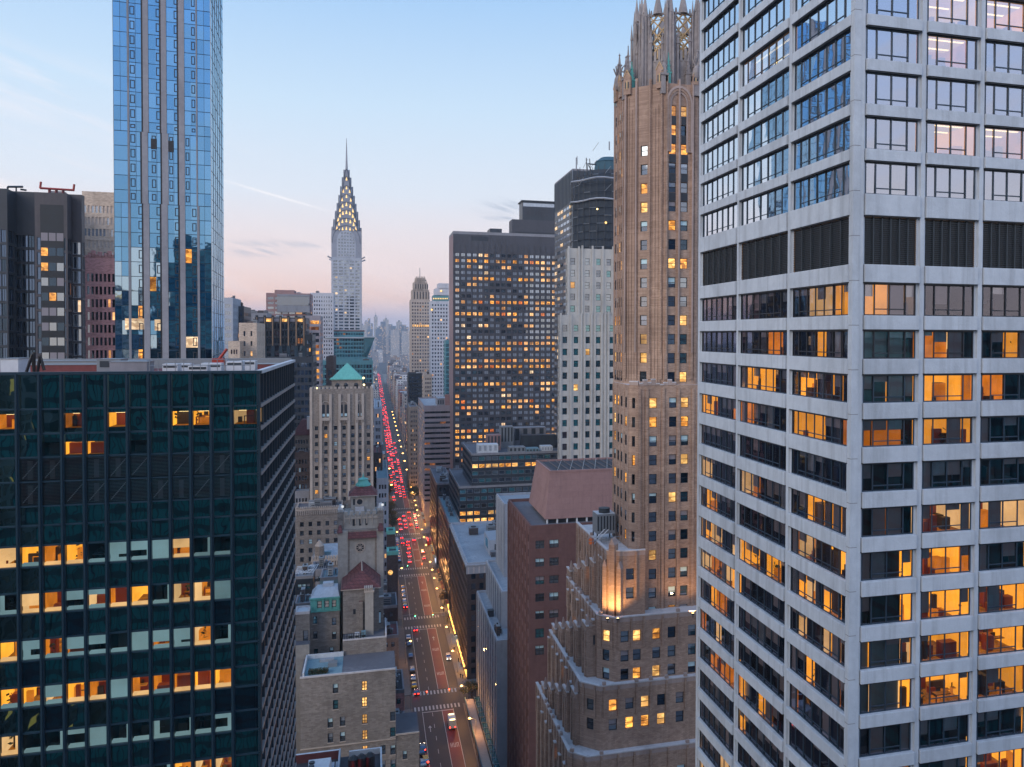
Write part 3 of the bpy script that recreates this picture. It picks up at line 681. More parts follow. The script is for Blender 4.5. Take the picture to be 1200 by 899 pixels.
for j in range(len(zr)-1):
    d, c = zr[j], zr[j+1]
    for i, (a, b) in enumerate(cols):
        mb = MB(); a_, b_, c_, d_ = a+.16, b-.16, c+.08, d-.06; rng = B.rng
        corner = i == len(cols)-1
        if 3 <= j <= 4 and not corner and i > len(cols)-12 and i <= len(cols)-2:    # louvred plant floor
            gm = 'grille' if i < len(cols)-8 else 'grey_metal'
            FA.quad(mb, a_, b_, c_, d_, -.5, 'black_metal'); z = c_+.1
            while z < d_-.05: FA.box(mb, a_, b_, z, z+.035, -.3, -.16, gm); z += .13
            if rng.random() < .45: mb.bar(FA.pt(a_+.1, c_+.2, -.28), FA.pt(b_-.1, d_-.3, -.28), .05, 'tank_white')
            if rng.random() < .3: FA.box(mb, a_+.5, a_+.9, c_+.1, d_-.3, -.45, -.3, 'mid_grey')
            FA.quad(mb, a_, b_, c_, d_, -.1, 'glass_clear_black')
        elif isvis(c, d) and not corner:
            r = [n for n, (x, y) in enumerate(vis) if abs(x-c) < .3][0]; lp, bp = rowmode.get(r, (.3, .4)); on = rng.random() < lp
            FA.quad(mb, a_, b_, c_, d_, -.14, 'glass_clear_black'); room(mb, FA, a_, b_, c_+.1, d_-.1, -.32, on, rng, 4.0)
            sm = 'room_cream' if on and rng.random() < .6 else 'blind_sky_glow'
            if not on or rng.random() < .3:
                q = rng.random()
                if q < .3: FA.box(mb, a_+.02, a_+.02+(b_-a_)*rng.uniform(.15, .5), c_, d_-.05, -.40, -.30, sm)      # partition end, made to glow
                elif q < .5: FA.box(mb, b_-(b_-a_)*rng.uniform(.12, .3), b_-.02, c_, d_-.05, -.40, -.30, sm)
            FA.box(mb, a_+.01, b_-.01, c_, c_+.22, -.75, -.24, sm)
            if rng.random() < bp: FA.quad(mb, a_, b_, d_-(d_-c_)*rng.choice((.3, .5, .65, .85)), d_, -.22, rng.choice(('blind_sky_glow', sm)))
        else:
            lz = [(ZP(271, 497.5, YA), ZP(271, 481, YA)), (ZP(271, 527.5, YA), ZP(271, 513, YA))][j-1] if j in (1, 2) else None
            if lz and rng.random() < (.62, .5)[j-1]:       # lit strips glowing through the upper panes
                lo_, hi_ = max(lz[0], c_), min(lz[1], d_); FA.quad(mb, a_, b_, lo_, hi_, -.12, 'glass_clear_black'); room(mb, FA, a_, b_, lo_+.25, hi_-.25, -.30, rng.random() < .8, rng, 3.0)
                if lo_-c_ > .03: tquad(mb, FA, a_, b_, c_, lo_, -.12, 'glass_black', .012, rng)
                if d_-hi_ > .03: tquad(mb, FA, a_, b_, hi_, d_, -.12, 'glass_black', .012, rng)
            else: tquad(mb, FA, a_, b_, c_, d_, -.12, 'glass_black' if j < 9 or rng.random() < .8 else 'glass_black2', .015, rng)
            if j in (1, 2, 7) and rng.random() < .0: pass
        B.wins.append((Vector(FA.pt((a+b)/2, (c+d)/2)), mb, FA.N))
for (a, b) in cols+[(FA.L, FA.L)]: FA.box(B.w, max(0, a-.16), min(FA.L, a+.16), 0, ZTA+.05, -.5, .16, 'mullion_navy'); FA.box(B.w, max(0, a-.05), min(FA.L, a+.05), 0, ZTA+.05, .16, .30, 'mullion_navy')
for zq in zr: FA.box(B.w, .0, FA.L-.01, zq-.06, zq+.08, -.3, .08, 'mullion_navy')
FW_ = Face((XA1, YA), (XA1, YA1)); nW = 15
FW_.quad(B.w, 0, FW_.L, 0, ZTA, -.5, 'black_wall')
for j in range(len(zr)-1):
    for i in range(nW):
        mb = MB(); a, b = FW_.L*i/nW+.12, FW_.L*(i+1)/nW-.12
        FW_.quad(mb, a, b, zr[j+1]+.1, zr[j]-.1, -.2, 'glass_black2'); B.wins.append((Vector(FW_.pt(a, zr[j])), mb, FW_.N))
for i in range(nW+1): u = FW_.L*i/nW; FW_.box(B.w, max(0, u-.10), min(FW_.L, u+.10), 0, ZTA, -.3, .04, 'mullion_navy')
for zq in zr[1::1]: FW_.box(B.w, 0, FW_.L, zq-.17, zq+.17, -.28, .12, 'mullion_pale')
B.wface((XA1, YA1), (XA0, YA1), 0, ZTA, [], [], 'black_wall')
roofbox(B, XA0, XA1-.3, YA+.3, YA1, ZTA-.8, 'roof_red', 0)
p = MB(); p.box(XA0, XA1+.16, YA-.16, YA+.35, ZTA, ZTA+.25, 'mullion_navy'); p.box(XA1-.35, XA1+.17, YA+.35, YA1, ZTA-.05, ZTA+.28, 'tank_white'); p.box(XA0, XA1-.35, YA1-.5, YA1, ZTA-.8, ZTA+.5, 'grey_metal'); B.part('parapet', p)
# steel screen ring and roof things
def zt(px, py, Y): return ZP(px, py, Y)
for (x0p, x1p, yy, pt, m) in ((0, 21, 95, 421, 'tank_white'), (0, 118, 112, 428, 'roof_red'), (0, 170, 118, 423.5, 'grey_metal'), (113, 141, 104, 421.5, 'grey_metal'), (128, 172, 100, 424.5, 'mid_grey'), (295, 338, 119, 427.0, 'roof_red')):
    b = MB(); x0, x1 = XP(x0p, yy), XP(x1p, yy); zt_ = zt((x0p+x1p)/2, pt, yy); b.box(x0, x1, yy, yy+3, ZTA-.8, zt_, m); b.box(x0-.05, x1+.05, yy-.05, yy+3.05, zt_, zt_+.08, 'grey_metal')
    if m == 'grey_metal' and x0p == 113: b.box(x0+.3, x0+1.4, yy-.04, yy, ZTA+.1, zt_-.15, 'louver')
    B.part('roof_screen' if x1p-x0p > 30 else 'roof_unit', b)
rg = random.Random(3)
for k in range(7):
    y = rg.uniform(96, 112); xp = 190+k*15; x = XP(xp, y); b = MB(); w = rg.uniform(.8, 2.0); h = ZTA+rg.uniform(.35, .9)
    b.box(x, x+w, y, y+2, ZTA-.8, h, 'tank_white'); b.box(x+.1, x+w-.1, y-.03, y, h-.4, h-.15, 'louver'); B.part('roof_unit', b)
b = MB(); xa, xb = XP(175, 93), XP(293, 93)
for k in range(13): x = xa+(xb-xa)*k/12; b.bar((x, 93, ZTA-.8), (x, 93, ZTA+1.2), .035, 'grey_metal')
for zz in (.6, 1.2): b.bar((xa, 93, ZTA+zz), (xb, 93, ZTA+zz), .03, 'grey_metal')
B.part('railing', b)
b = MB()
for (u0, v0, u1, v1) in ((31, 436, 38, 415), (38, 415, 40, 436), (44, 436, 47, 417), (47, 417, 52, 434), (40, 436, 40, 413)): b.bar(P(u0, v0, 95), P(u1, v1, 95), .14, 'black_metal')
B.part('roof_davit', b)
B.done()
t = empty('roof_crane', P(256, 434, 108), 'small red jib crane standing on the roof of the black glass block', 'crane')
b = MB(); b.bar(P(256, 434, 108), P(256, 424, 108), .35, 'red_steel'); b.box(*(lambda v: (v.x-.6, v.x+.6, v.y-.6, v.y+.6, v.z-.3, v.z+.5))(P(256, 425, 108)), 'red_steel'); obj('mast', b, t, tuple(t.location))
b = MB(); b.bar(P(252, 427, 108), P(266, 409, 108), .16, 'red_steel'); b.bar(P(256, 424, 108), P(265, 411, 108), .06, 'red_steel'); obj('jib', b, t, tuple(t.location))

# ============================================================ gothic brick tower
def pinnacle(mb, x, y, z0, h, w, m, m2=None):
    m2 = m2 or m; mb.box(x-w/2, x+w/2, y-w/2, y+w/2, z0, z0+h*.45, m)
    mb.box(x-w*.62, x+w*.62, y-w*.62, y+w*.62, z0+h*.42, z0+h*.47, m)
    mb.cone(x, y, z0+h*.45, z0+h*.93, w*.55, w*.10, m2, 4, math.pi/4)
    for k in range(3):
        zz = z0+h*(.52+.12*k); r = w*(.62-.13*k)
        for a in range(4): t = a*math.pi/2+math.pi/4; mb.ball((x+r*math.cos(t), y+r*math.sin(t), zz), w*.13, m2, 5, 4)
    mb.ball((x, y, z0+h*.95), w*.16, m2, 6, 4); mb.cone(x, y, z0+h*.93, z0+h, w*.07, .01, m2, 4)
YG = 150.0
def zg(py, Y=YG, px=790): return ZP(px, py, Y)
B = Bld('gothic_tower', 'slender tan brick gothic tower with an openwork stone crown, rising from stepped setbacks', 'tower', (52, 160, 0), seed=21)
XR = 72.0; fhG = (zg(471.7)-zg(582))/5; whG = fhG*.55; wwG = 1.42
XN = XP(778, YG); cU = (XN-.294*YG)/1.294; XEu = XN-cU; YbU = YX(719, XEu); XNr = XP(816, YG)
styG = {'opts': [('glass_dark', 5), ('glass_mid', 3.2), ('glass_black2', 1.5), ('lit_warm', 1.9), ('lit_gold', 1.9)], 'frame': 'frame_dark', 'ft': .09, 'hb': (.5,), 'shade': .35, 'shades': ('glass_grey_blind', 'blind', 'blind_pale')}
rU = [(zg(442)+fhG*k-whG/2, zg(442)+fhG*k+whG/2) for k in range(0, 15)]
ztopU = zg(98); zsplit = zg(451)
def colpx(pxs, Y, w, x0): return [(XP(p_, Y)-w/2-x0, XP(p_, Y)+w/2-x0) for p_ in pxs]
# upper shaft
FNu = B.wface((XN, YG), (XNr, YG), zsplit, ztopU, colpx((787, 801), YG, wwG, XN), rU, 'brick_tan', .28, styG)
FCu = Face((XEu, YG+cU), (XN, YG)); uc = FCu.L/2
B.wface((XEu, YG+cU), (XN, YG), zsplit, ztopU, [(uc-wwG/2, uc+wwG/2)], [r for r in rU if r[1] < zg(160)], 'brick_tan', .28, styG)
LE = YbU-(YG+cU); ecols = [(LE*f-.5, LE*f+.5) for f in (.22, .42, .60, .82)]
FEu = B.wface((XEu, YbU), (XEu, YG+cU), zsplit, ztopU, ecols, rU, 'brick_tan', .08, styG)
B.wface((XNr, YG), (XNr+cU, YG+cU), zsplit, ztopU, [], [], 'brick_tan'); B.wface((XNr+cU, YG+cU), (XNr+cU, YbU), zsplit, ztopU, [], [], 'brick_tan')
B.wface((XNr+cU, YbU), (XEu, YbU), zsplit, ztopU, [], [], 'brick_tan')
# lower shaft, a little wider
YGl = YG-.6; XNl = XP(748, YGl); XEl = XNl-1.3; YbL = YX(718.5, XEl)
rL = [(zg(471.7)-fhG*k-whG/2, zg(471.7)-fhG*k+whG/2) for k in range(0, 16)]
zl1 = zsplit; 
B.wface((XNl, YGl), (XNr+4, YGl), 20, zl1, colpx((766, 789, 803), YGl, wwG*1.05, XNl), rL, 'brick_tan', .28, styG)
B.wface((XEl, YGl+1.3), (XNl, YGl), 20, zl1, [(.6, 1.25)], rL, 'brick_tan', .28, styG)
LEl = YbL-(YGl+1.3); B.wface((XEl, YbL), (XEl, YGl+1.3), 20, zl1, [(LEl*f-.5, LEl*f+.5) for f in (.15, .36, .56, .82)], rL, 'brick_tan', .08, styG)
B.wface((XNr+4, YGl), (XNr+4, YbL), 20, zl1, [], [], 'brick_tan'); B.wface((XNr+4, YbL), (XEl, YbL), 20, zl1, [], [], 'brick_tan')
b = MB(); b.poly([(XNl, YGl, zl1), (XNr+4, YGl, zl1), (XNr+4, YbL, zl1), (XEl, YbL, zl1), (XEl, YGl+1.3, zl1)], 'stone_ledge')
b.poly([(XN, YG, ztopU), (XNr, YG, ztopU), (XNr+cU, YG+cU, ztopU), (XNr+cU, YbU, ztopU), (XEu, YbU, ztopU), (XEu, YG+cU, ztopU)], 'crown_stone'); B.part('roof', b)
b = MB(); F = Face((XNl, YGl), (XNr+4, YGl))     # jagged snow-white ledge where the shaft steps in
for k in range(9):
    u = .2+k*.8; hh = (.3, .9, .4, 1.0, .2, .0, .35, .9, .4)[k]; F.box(b, u, u+.78, zl1-.02, zl1+hh, -.5, .08, 'brick_trim'); F.box(b, u, u+.78, zl1+hh, zl1+hh+.18, -.55, .12, 'stone_ledge')
F = Face((XEl, YGl+1.3), (XNl, YGl)); F.box(b, 0, F.L, zl1, zl1+.6, -.4, .05, 'brick_trim'); F.box(b, 0, F.L, zl1+.6, zl1+.78, -.45, .1, 'stone_ledge')
B.part('setback_ledge', b)
# piers
b = MB()
for (F, us) in ((FNu, (0.02, XP(794, YG)-XN-.25, XP(809.5, YG)-XN-.2)), (FCu, (.25, uc-1.75, uc+1.15, FCu.L-.75)), (FEu, (.1, LE*.32, LE*.51, LE*.71, LE-.6))):
    for u in us:
        d_ = .10 if F is FEu else .30
        F.box(b, u, u+.5, zsplit+1.0, ztopU+random.uniform(.5, 3), -.05, d_, 'brick_tan')
        F.box(b, u+.12, u+.38, zsplit+6, ztopU+random.uniform(0, 1.5), d_, d_*1.7, 'brick_trim' if random.random() < .4 else 'brick_tan')
for (F, us, z1) in ((Face((XNl, YGl), (XNr+4, YGl)), (.02, XP(757, YGl)-XNl, XP(776, YGl)-XNl, XP(795.5, YGl)-XNl-.25, XP(811, YGl)-XNl), zl1-.6), (Face((XEl, YbL), (XEl, YGl+1.3)), (.05, LEl*.25, LEl*.46, LEl*.68, LEl-.6), zl1-.2)):
    for u in us: F.box(b, u, u+.5, 22, z1, -.05, .22 if F.N.y < -.9 else .08, 'brick_tan')
for (F, z0q, z1q, busy) in ((FNu, zsplit, ztopU, colpx((787, 801), YG, wwG+.3, XN)), (FCu, zsplit, ztopU, [(uc-.85, uc+.85)]), (Face((XNl, YGl), (XNr+4, YGl)), 22, zl1-.8, colpx((766, 789, 803), YGl, wwG+.4, XNl))):
    u = .45
    while u < F.L-.3:
        if not any(a < u+.08 and u-.08 < c_ for a, c_ in busy): F.box(b, u-.09, u+.09, z0q+.5, z1q-random.uniform(.5, 5), -.02, .12, 'brick_tan')
        u += .62
B.part('pier', b)
# dark metal spandrels under the arch
b = MB(); cA = colpx((787, 801), YG, wwG, XN)
for (a, c) in cA:
    for k in range(9, 14): z0_ = rU[k][1]+.02; FNu.box(b, a+.05, c-.05, z0_, z0_+fhG-whG-.04, -.04, .02, 'frame_dark')
ua = (cA[0][0]+cA[1][1])/2; ra = 2.55; za_ = zg(121)
B.part('metal_spandrel', b)
for ring, (r0, mt, dp) in enumerate(((ra, 'brick_trim', .50), (ra-.38, 'brick_tan', .38), (ra-.72, 'brick_trim', .22))):
    b = MB()
    for k in range(14):
        t0, t1 = math.pi*k/14, math.pi*(k+1)/14
        p = [(ua+r*math.cos(t), za_+1.25*r*math.sin(t)) for r, t in ((r0-.36, t0), (r0, t0), (r0, t1), (r0-.36, t1))]
        lo = [FNu.pt(u, z_, -.02) for u, z_ in p]; hi = [FNu.pt(u, z_, dp) for u, z_ in p]
        b.hexa(lo[::-1], hi[::-1], mt)
    for sgn in (-1, 1): FNu.box(b, ua+sgn*(r0-.18)-.18, ua+sgn*(r0-.18)+.18, za_-9, za_, -.02, dp, mt)
    B.part('arch', b)
# gabled bays beside the chamfer windows
b = MB()
def gable(F, u, z0, w, h, m='brick_trim'):
    lo = [F.pt(u-w/2, z0, .05), F.pt(u+w/2, z0, .05), F.pt(u+w/2, z0+h*.7, .05), F.pt(u, z0+h, .05), F.pt(u-w/2, z0+h*.7, .05)]
    hi = [F.pt(u-w/2, z0, .55), F.pt(u+w/2, z0, .55), F.pt(u+w/2, z0+h*.7, .55), F.pt(u, z0+h, .55), F.pt(u-w/2, z0+h*.7, .55)]
    b.hexa([Vector(v) for v in lo[::-1]], [Vector(v) for v in hi[::-1]], m)
    F.box(b, u-.12, u+.12, z0+h*.2, z0+h*.55, .56, .62, 'crown_gold'); F.box(b, u-.42, u-.14, z0+h*.25, z0+h*.5, .56, .60, 'frame_dark'); F.box(b, u+.14, u+.42, z0+h*.25, z0+h*.5, .56, .60, 'frame_dark')
    for sgn in (-1, 1): b.bar(F.pt(u+sgn*w/2, z0+h*.7, .6), F.pt(u, z0+h, .6), .09, 'crown_gold')

for (F_, u_, z_, w_, h_) in ((FCu, .9, zg(106), 1.5, 4.6), (FCu, FCu.L-.9, zg(104), 1.5, 4.8), (FEu, LE*.8, zg(106), 1.5, 4.2), (FEu, LE*.3, zg(106), 1.5, 3.6), (FNu, FNu.L-.6, zg(98), 1.0, 2.6)):
    b = MB(); gable(F_, u_, z_, w_, h_, 'brick_tan'); B.part('gable', b)
# crown drum and tracery
CX, CY, CR = XP(788, 157), YG+8.2, 6.9
def octp(r, k): t = math.pi/8+k*math.pi/4; return (CX+r*math.cos(t), CY+r*math.sin(t))
oct_ = [octp(CR, k) for k in range(8)]
b = MB(); b.prism(oct_, ztopU-1, zg(82, CY), 'crown_stone')
b.prism([octp(CR-1.2, k) for k in range(8)], zg(82, CY), zg(66, CY), 'crown_stone')
for k in range(8):
    p, q = oct_[k], oct_[(k+1) % 8]; F = Face(p, q)
    for j in range(6): u = F.L*(j+.5)/6; F.box(b, u-.25, u+.25, zg(84, CY), zg(72, CY)+.4*(j % 2), -.4, .1, 'crown_stone')
B.part('drum', b)
zT0, zT1 = zg(80, CY), zg(30, CY)
for k in range(8):
    x, y = oct_[k]; b = MB(); h = zg(13, CY)-zT0
    b.cone(x, y, ztopU-6, zT0+h*.72, 1.02, .72, 'crown_stone', 8); 
    for a in range(5):
        t = a*2*math.pi/5+k; rr = 1.0; zz = zT0+h*(.50+.07*a); b.cone(x+rr*math.cos(t), y+rr*math.sin(t), ztopU-3, zz, .30, .22, 'crown_stone', 5); b.cone(x+rr*math.cos(t), y+rr*math.sin(t), zz, zz+3.0, .30, .02, 'crown_stone', 5)
    b.cone(x, y, zT0+h*.72, zT0+h*1.12+(k % 2)*1.2, .72, .06, 'crown_stone', 6)
    for a in range(8): t = a*math.pi/4; b.ball((x+.62*math.cos(t), y+.62*math.sin(t), zT0+h*(.74+.03*(a % 3))), .16, 'crown_stone', 5, 3)
    B.part('spire', b)
    F = Face(oct_[k], oct_[(k+1) % 8])
    for q in (.27, .73):
        b = MB(); v = F.pt(F.L*q, 0, .25); hq = h*(.44+.1*((k+int(q*4)) % 2)); b.cone(v[0], v[1], ztopU-2, zT0+hq*.5, .36, .28, 'crown_stone', 6); b.cone(v[0], v[1], zT0+hq*.5, zT0+hq, .42, .03, 'crown_stone', 6)
        for a in range(4): b.ball((v[0]+.3*math.cos(a*1.57), v[1]+.3*math.sin(a*1.57), zT0+hq*(.55+.08*a)), .12, 'crown_stone', 5, 3)
        B.part('pinnacle', b)
    b = MB(); u0, u1 = .8, F.L-.8; H = zT1-zT0; w = u1-u0
    def L_(a0, b0, a1, b1, r=.17, m='crown_gold'): b.bar(F.pt(u0+w*a0, zT0+H*b0, -.2), F.pt(u0+w*a1, zT0+H*b1, -.2), r, m)
    for (a0, b0, a1, b1) in ((0, 0, 1, .5), (1, 0, 0, .5), (0, .25, 1, .75), (1, .25, 0, .75), (0, .5, 1, 1), (1, .5, 0, 1), (.5, 0, 0, .25), (.5, 0, 1, .25), (0, .75, .5, 1), (1, .75, .5, 1), (.5, 0, .5, .18)): L_(a0, b0, a1, b1)
    for j in range(5):
        L_(.5+.18*math.cos(j*1.257), .5+.06*math.sin(j*1.257), .5+.18*math.cos((j+1)*1.257), .5+.06*math.sin((j+1)*1.257), .12)
        L_(.5+.2*math.cos(j*1.257), .25+.06*math.sin(j*1.257), .5+.2*math.cos((j+1)*1.257), .25+.06*math.sin((j+1)*1.257), .12)
    L_(0, 1, 1, 1, .25, 'crown_stone'); L_(0, .88, 1, .88, .10)
    for j in range(4): b.cone(*F.pt(u0+w*(.12+.25*j), 0, -.2)[:2], zT1-.2, zT1+1.0, .32, .12, 'crown_stone', 5)
    mx = F.pt(u0+w/2, 0, -.2); b.cone(mx[0], mx[1], zT1, zT1+3.4, 1.0, .3, 'crown_stone', 6); b.cone(mx[0], mx[1], zT1+3.4, zT1+5.6, .22, .03, 'crown_stone', 5)
    B.part('tracery', b)
b = MB()     # pinnacles at the shoulders
for (x, y, zt_, hh, w, m) in ((XEu+.3, YbU-.5, zg(108), 7, .8, 'copper_green'), (XEu+.4, YG+cU+.2, ztopU-2, 8.5, 1.3, 'crown_stone'), (XN-.2, YG+.3, ztopU-2, 8.0, 1.2, 'crown_stone'), (XNr, YG+.4, ztopU-2, 9.0, 1.7, 'crown_stone'), (XEu+.5, YG+cU+5, ztopU-2, 10.5, 1.3, 'crown_stone'), (XEu+1.6, YG+cU+2.8, ztopU, 9.5, .9, 'crown_stone'), (XN+1.0, YG+1.2, ztopU-1, 7.2, .8, 'copper_green'), (XEu+1.8, YG+cU+1.0, ztopU-1, 6.8, .9, 'copper_green'), (XNr+cU, YG+cU, ztopU-2, 9, 1.3, 'crown_stone'), (XNr-1.6, YG+1.0, ztopU-1, 7.5, .9, 'crown_stone')):
    b = MB(); pinnacle(b, x, y, zt_, hh, w, m); B.part('pinnacle', b)
for (x, y) in ((XEu-.2, YG+cU+3.8), (XNr-.4, YG-.2)):      # carved figures
    z0_ = zg(84); b = MB()
    for a in range(5): b.bar((x+.3*math.cos(a), y+.3*math.sin(a), z0_), (x-.9+.45*a, y-.3, z0_+2.6+.5*(a % 3)), .14, 'crown_stone')
    b.ball((x, y, z0_), .9, 'crown_stone', 8, 6, .8, .8, 1.7); B.part('figure', b)
# stepped base
tiersG = [(733, 146.5, 1.4, zg(650, 146.5, 735), (739.6,), (672, 694, 717)), (722, 144.6, 2.6, zg(727, 144.6, 735), (733.6, 748, 771, 789, 813), (744.5, 767, 788.5)), (705, 142, 2.9, zg(805, 142, 735), (720, 739.6, 758, 777, 799), (823, 845.5, 867.5)), (690, 139.4, 2.7, zg(885, 139.4, 735), (700, 718, 738, 758, 779, 801), (910, 935, 960))]
prevz = None
for k, (pxn, Yt, c, zt_, pxs, pys) in enumerate(tiersG):
    xn = XP(pxn, Yt); xe = xn-c; yb = 172+.15*k; z0_ = tiersG[k+1][3]-.0 if k < 3 else 0
    if k == 0: xe = min(xe, 40.6)
    XRk = XP(757.5, Yt) if k == 0 else XR
    rows = [(ZP(750, p_, Yt)-whG/2*1.05, ZP(750, p_, Yt)+whG/2*1.05) for p_ in pys]
    if k == 3:
        while rows[-1][0] > 8: rows.append((rows[-1][0]-fhG, rows[-1][1]-fhG))
    B.wface((xn, Yt), (XRk, Yt), z0_, zt_, colpx(pxs, Yt, 1.5, xn), rows, 'brick_tan', .3, styG)
    Lc = math.hypot(c, c); B.wface((xe, Yt+c), (xn, Yt), z0_, zt_, [(Lc/2-.7, Lc/2+.7)] if k in (1, 2) else [], rows, 'brick_tan', .3, styG)
    Ls = yb-Yt-c; B.wface((xe, yb), (xe, Yt+c), z0_, zt_, cells(1, Ls-1, 5, 1.1), rows, 'brick_tan', .3, styG)
    B.wface((XRk, Yt), (XRk, yb), z0_, zt_, [], [], 'brick_tan'); B.wface((XRk, yb), (xe, yb), z0_, zt_, [], [], 'brick_tan')
    b = MB(); pts = [(xn, Yt), (XRk, Yt), (XRk, yb), (xe, yb), (xe, Yt+c)]
    b.poly([(x, y, zt_) for x, y in pts], 'stone_ledge'); B.part('terrace', b)
    b = MB(); e = [Face((xe, yb), (xe, Yt+c)), Face((xe, Yt+c), (xn, Yt)), Face((xn, Yt), (XRk, Yt))]
    for F in e:
        F.box(b, 0, F.L, zt_-.25, zt_+.55, -.4, .02, 'brick_trim'); F.box(b, 0, F.L, zt_+.55, zt_+.75, -.46, .10, 'stone_ledge')
        u = .7; busy = [(a-.25, c_+.25) for a, c_ in colpx(pxs, Yt, 1.5, xn)] if F is e[2] else ([(Lc/2-.95, Lc/2+.95)] if F is e[1] and k in (1, 2) else [])
        while u < F.L-.5:
            if any(a < u < c_ for a, c_ in busy): u += .3; continue
            F.box(b, u-.16, u+.16, zt_-5 if k else zt_-8, zt_+.4, .0, .20, 'brick_tan'); 
            if random.random() < .35: F.box(b, u-.3, u+.3, zt_+.75, zt_+1.3, -.3, .15, 'brick_trim')
            u += 2.35
    B.part('parapet', b)
    if k:       # crumbling steps down the avenue side
        pz = tiersG[k-1][3]
        for j in range(5):
            y0_ = Yt+c+3+j*5.2; x1_ = xe+.5; ztt = zt_+(pz-zt_)*(.85-.17*j) if j < 5 else zt_
            s_ = MB(); x0_ = xe+1.9-.35*j+.003*j; s_.box(x0_, x0_+4.0, y0_, y0_+3.4, zt_-1, ztt, 'brick_tan'); s_.box(x0_-.1, x0_+.4, y0_-.1, y0_+3.5, ztt, ztt+.25, 'stone_ledge')
            s_.box(x0_-.25, x0_, y0_+.4, y0_+1.0, zt_-6, ztt-.8, 'brick_tan'); s_.box(x0_-.25, x0_, y0_+2.2, y0_+2.8, zt_-6, ztt-1.1, 'brick_tan'); s_.cone(x0_+.3, y0_+.5, ztt+.25, ztt+2.2, .55, .1, 'brick_trim', 4, math.pi/4)
            s_.box(x0_-.02, x0_+.01, y0_+1.3, y0_+1.95, ztt-3.4, ztt-1.8, 'frame_dark'); s_.box(x0_+1.2, x0_+2.0, y0_-.02, y0_+.01, ztt-3.4, ztt-1.7, 'frame_dark')
            B.part('setback_block', s_)
        for j in range(7):
            y0_ = Yt+c+1.5+j*4.1
            if y0_ < yb-1: s_ = MB(); hh = random.uniform(.4, 2.8); s_.box(xe-.45, xe, y0_, y0_+.9, max(0, z0_-9), zt_-hh, 'brick_tan'); s_.box(xe-.5, xe+.0, y0_-.05, y0_+.95, zt_-hh, zt_-hh+.2, 'stone_ledge'); B.part('buttress', s_)
b = MB(); k0 = tiersG[0]; xq = XP(719, 147); F = Face((xq-1.3, 148.0), (xq+1.0, 146.0))
for (u, w, dz) in ((-.3, .8, -1.0), (F.L/2-.55, 1.1, 3.0), (F.L-.5, .8, -1.2)):
    F.box(b, u, u+w, tiersG[1][3], k0[3]+dz-1.2, -1.5, .15, 'brick_tan')
    b.hexa([Vector(F.pt(u, k0[3]+dz-1.2, .15)), Vector(F.pt(u+w, k0[3]+dz-1.2, .15)), Vector(F.pt(u+w, k0[3]+dz-1.2, -1.5)), Vector(F.pt(u, k0[3]+dz-1.2, -1.5))], [Vector(F.pt(u+w/2-.05, k0[3]+dz, .1)), Vector(F.pt(u+w/2+.05, k0[3]+dz, .1)), Vector(F.pt(u+w/2+.05, k0[3]+dz, -1.5)), Vector(F.pt(u+w/2-.05, k0[3]+dz, -1.5))], 'brick_trim')
B.part('corner_pier', b)
# cooling plant on the shoulder
zr0 = k0[3]; b = MB(); v = P(708, 612, 158)
b.box(v.x-1.8, v.x+1.8, v.y-1.5, v.y+2, zr0+1.6, zr0+5.4, 'grey_metal', 'tank_white')
for j in range(6): b.box(v.x-1.7+j*.6, v.x-1.4+j*.6, v.y-1.54, v.y-1.5, zr0+2.2, zr0+5.0, 'louver')
for (a, c_) in ((-1.7, -1.3), (1.6, -1.3), (-1.7, 1.8), (1.6, 1.8)): b.box(v.x+a-.1, v.x+a+.1, v.y+c_-.1, v.y+c_+.1, zr0, zr0+1.6, 'frame_dark')
b.cone(v.x, v.y, zr0+5.4, zr0+6.3, 1.1, 1.1, 'louver', 14); B.part('cooling_unit', b)
b = MB()
for j in range(8): b.bar((v.x-4+j*.9, v.y-3, zr0), (v.x-4+j*.9, v.y-3, zr0+1.3), .05, 'grey_metal')
b.bar((v.x-4, v.y-3, zr0+1.3), (v.x+2.4, v.y-3, zr0+1.3), .05, 'grey_metal'); b.bar((v.x-4, v.y-3, zr0+.7), (v.x+2.4, v.y-3, zr0+.7), .04, 'grey_metal')
b.bar((v.x-3, v.y-2, zr0), (v.x-.4, v.y-2, zr0+2.6), .12, 'tank_white'); b.bar((v.x-2.6, v.y-2.4, zr0), (v.x+.2, v.y-2.4, zr0+2.6), .12, 'tank_white'); B.part('railing', b)
b = MB(); b.cone(v.x-3.2, v.y-2.5, zr0+.1, zr0+1.2, .45, .45, 'orange_tank', 12); B.part('tank', b)
B.done()
def floodlight(px, py, Y, e, aim, label):
    v = P(px, py, Y); r = empty('floodlight', v, label, 'floodlight', 'floodlights on the gothic tower'); b = MB()
    b.box(v.x-.25, v.x+.25, v.y-.15, v.y+.15, v.z-.35, v.z-.1, 'black_metal'); b.box(v.x-.05, v.x+.05, v.y-.05, v.y+.05, v.z-.9, v.z-.35, 'black_metal'); obj('housing', b, r, tuple(v))
    b = MB(); b.box(v.x-.2, v.x+.2, v.y-.1, v.y+.1, v.z-.09, v.z-.05, 'flood'); obj('lens', b, r, tuple(v))
    l = bpy.data.lights.new('flood_lamp', 'SPOT'); l.energy = e; l.color = (1, .55, .20); l.spot_size = R(125); l.spot_blend = .7; l.shadow_soft_size = .25
    o = bpy.data.objects.new('flood_lamp', l); COL.objects.link(o); o.parent = r; o.rotation_euler = Vector(aim).to_track_quat('-Z', 'Y').to_euler()
floodlight(712, 724, 144.3, 3600, (.15, .55, 1), 'small floodlight at the foot of the brightly lit corner pier of the brick tower')
floodlight(724, 724, 143.8, 2000, (.0, .6, 1), 'small floodlight at the foot of the tower wall, just right of the lit corner pier')
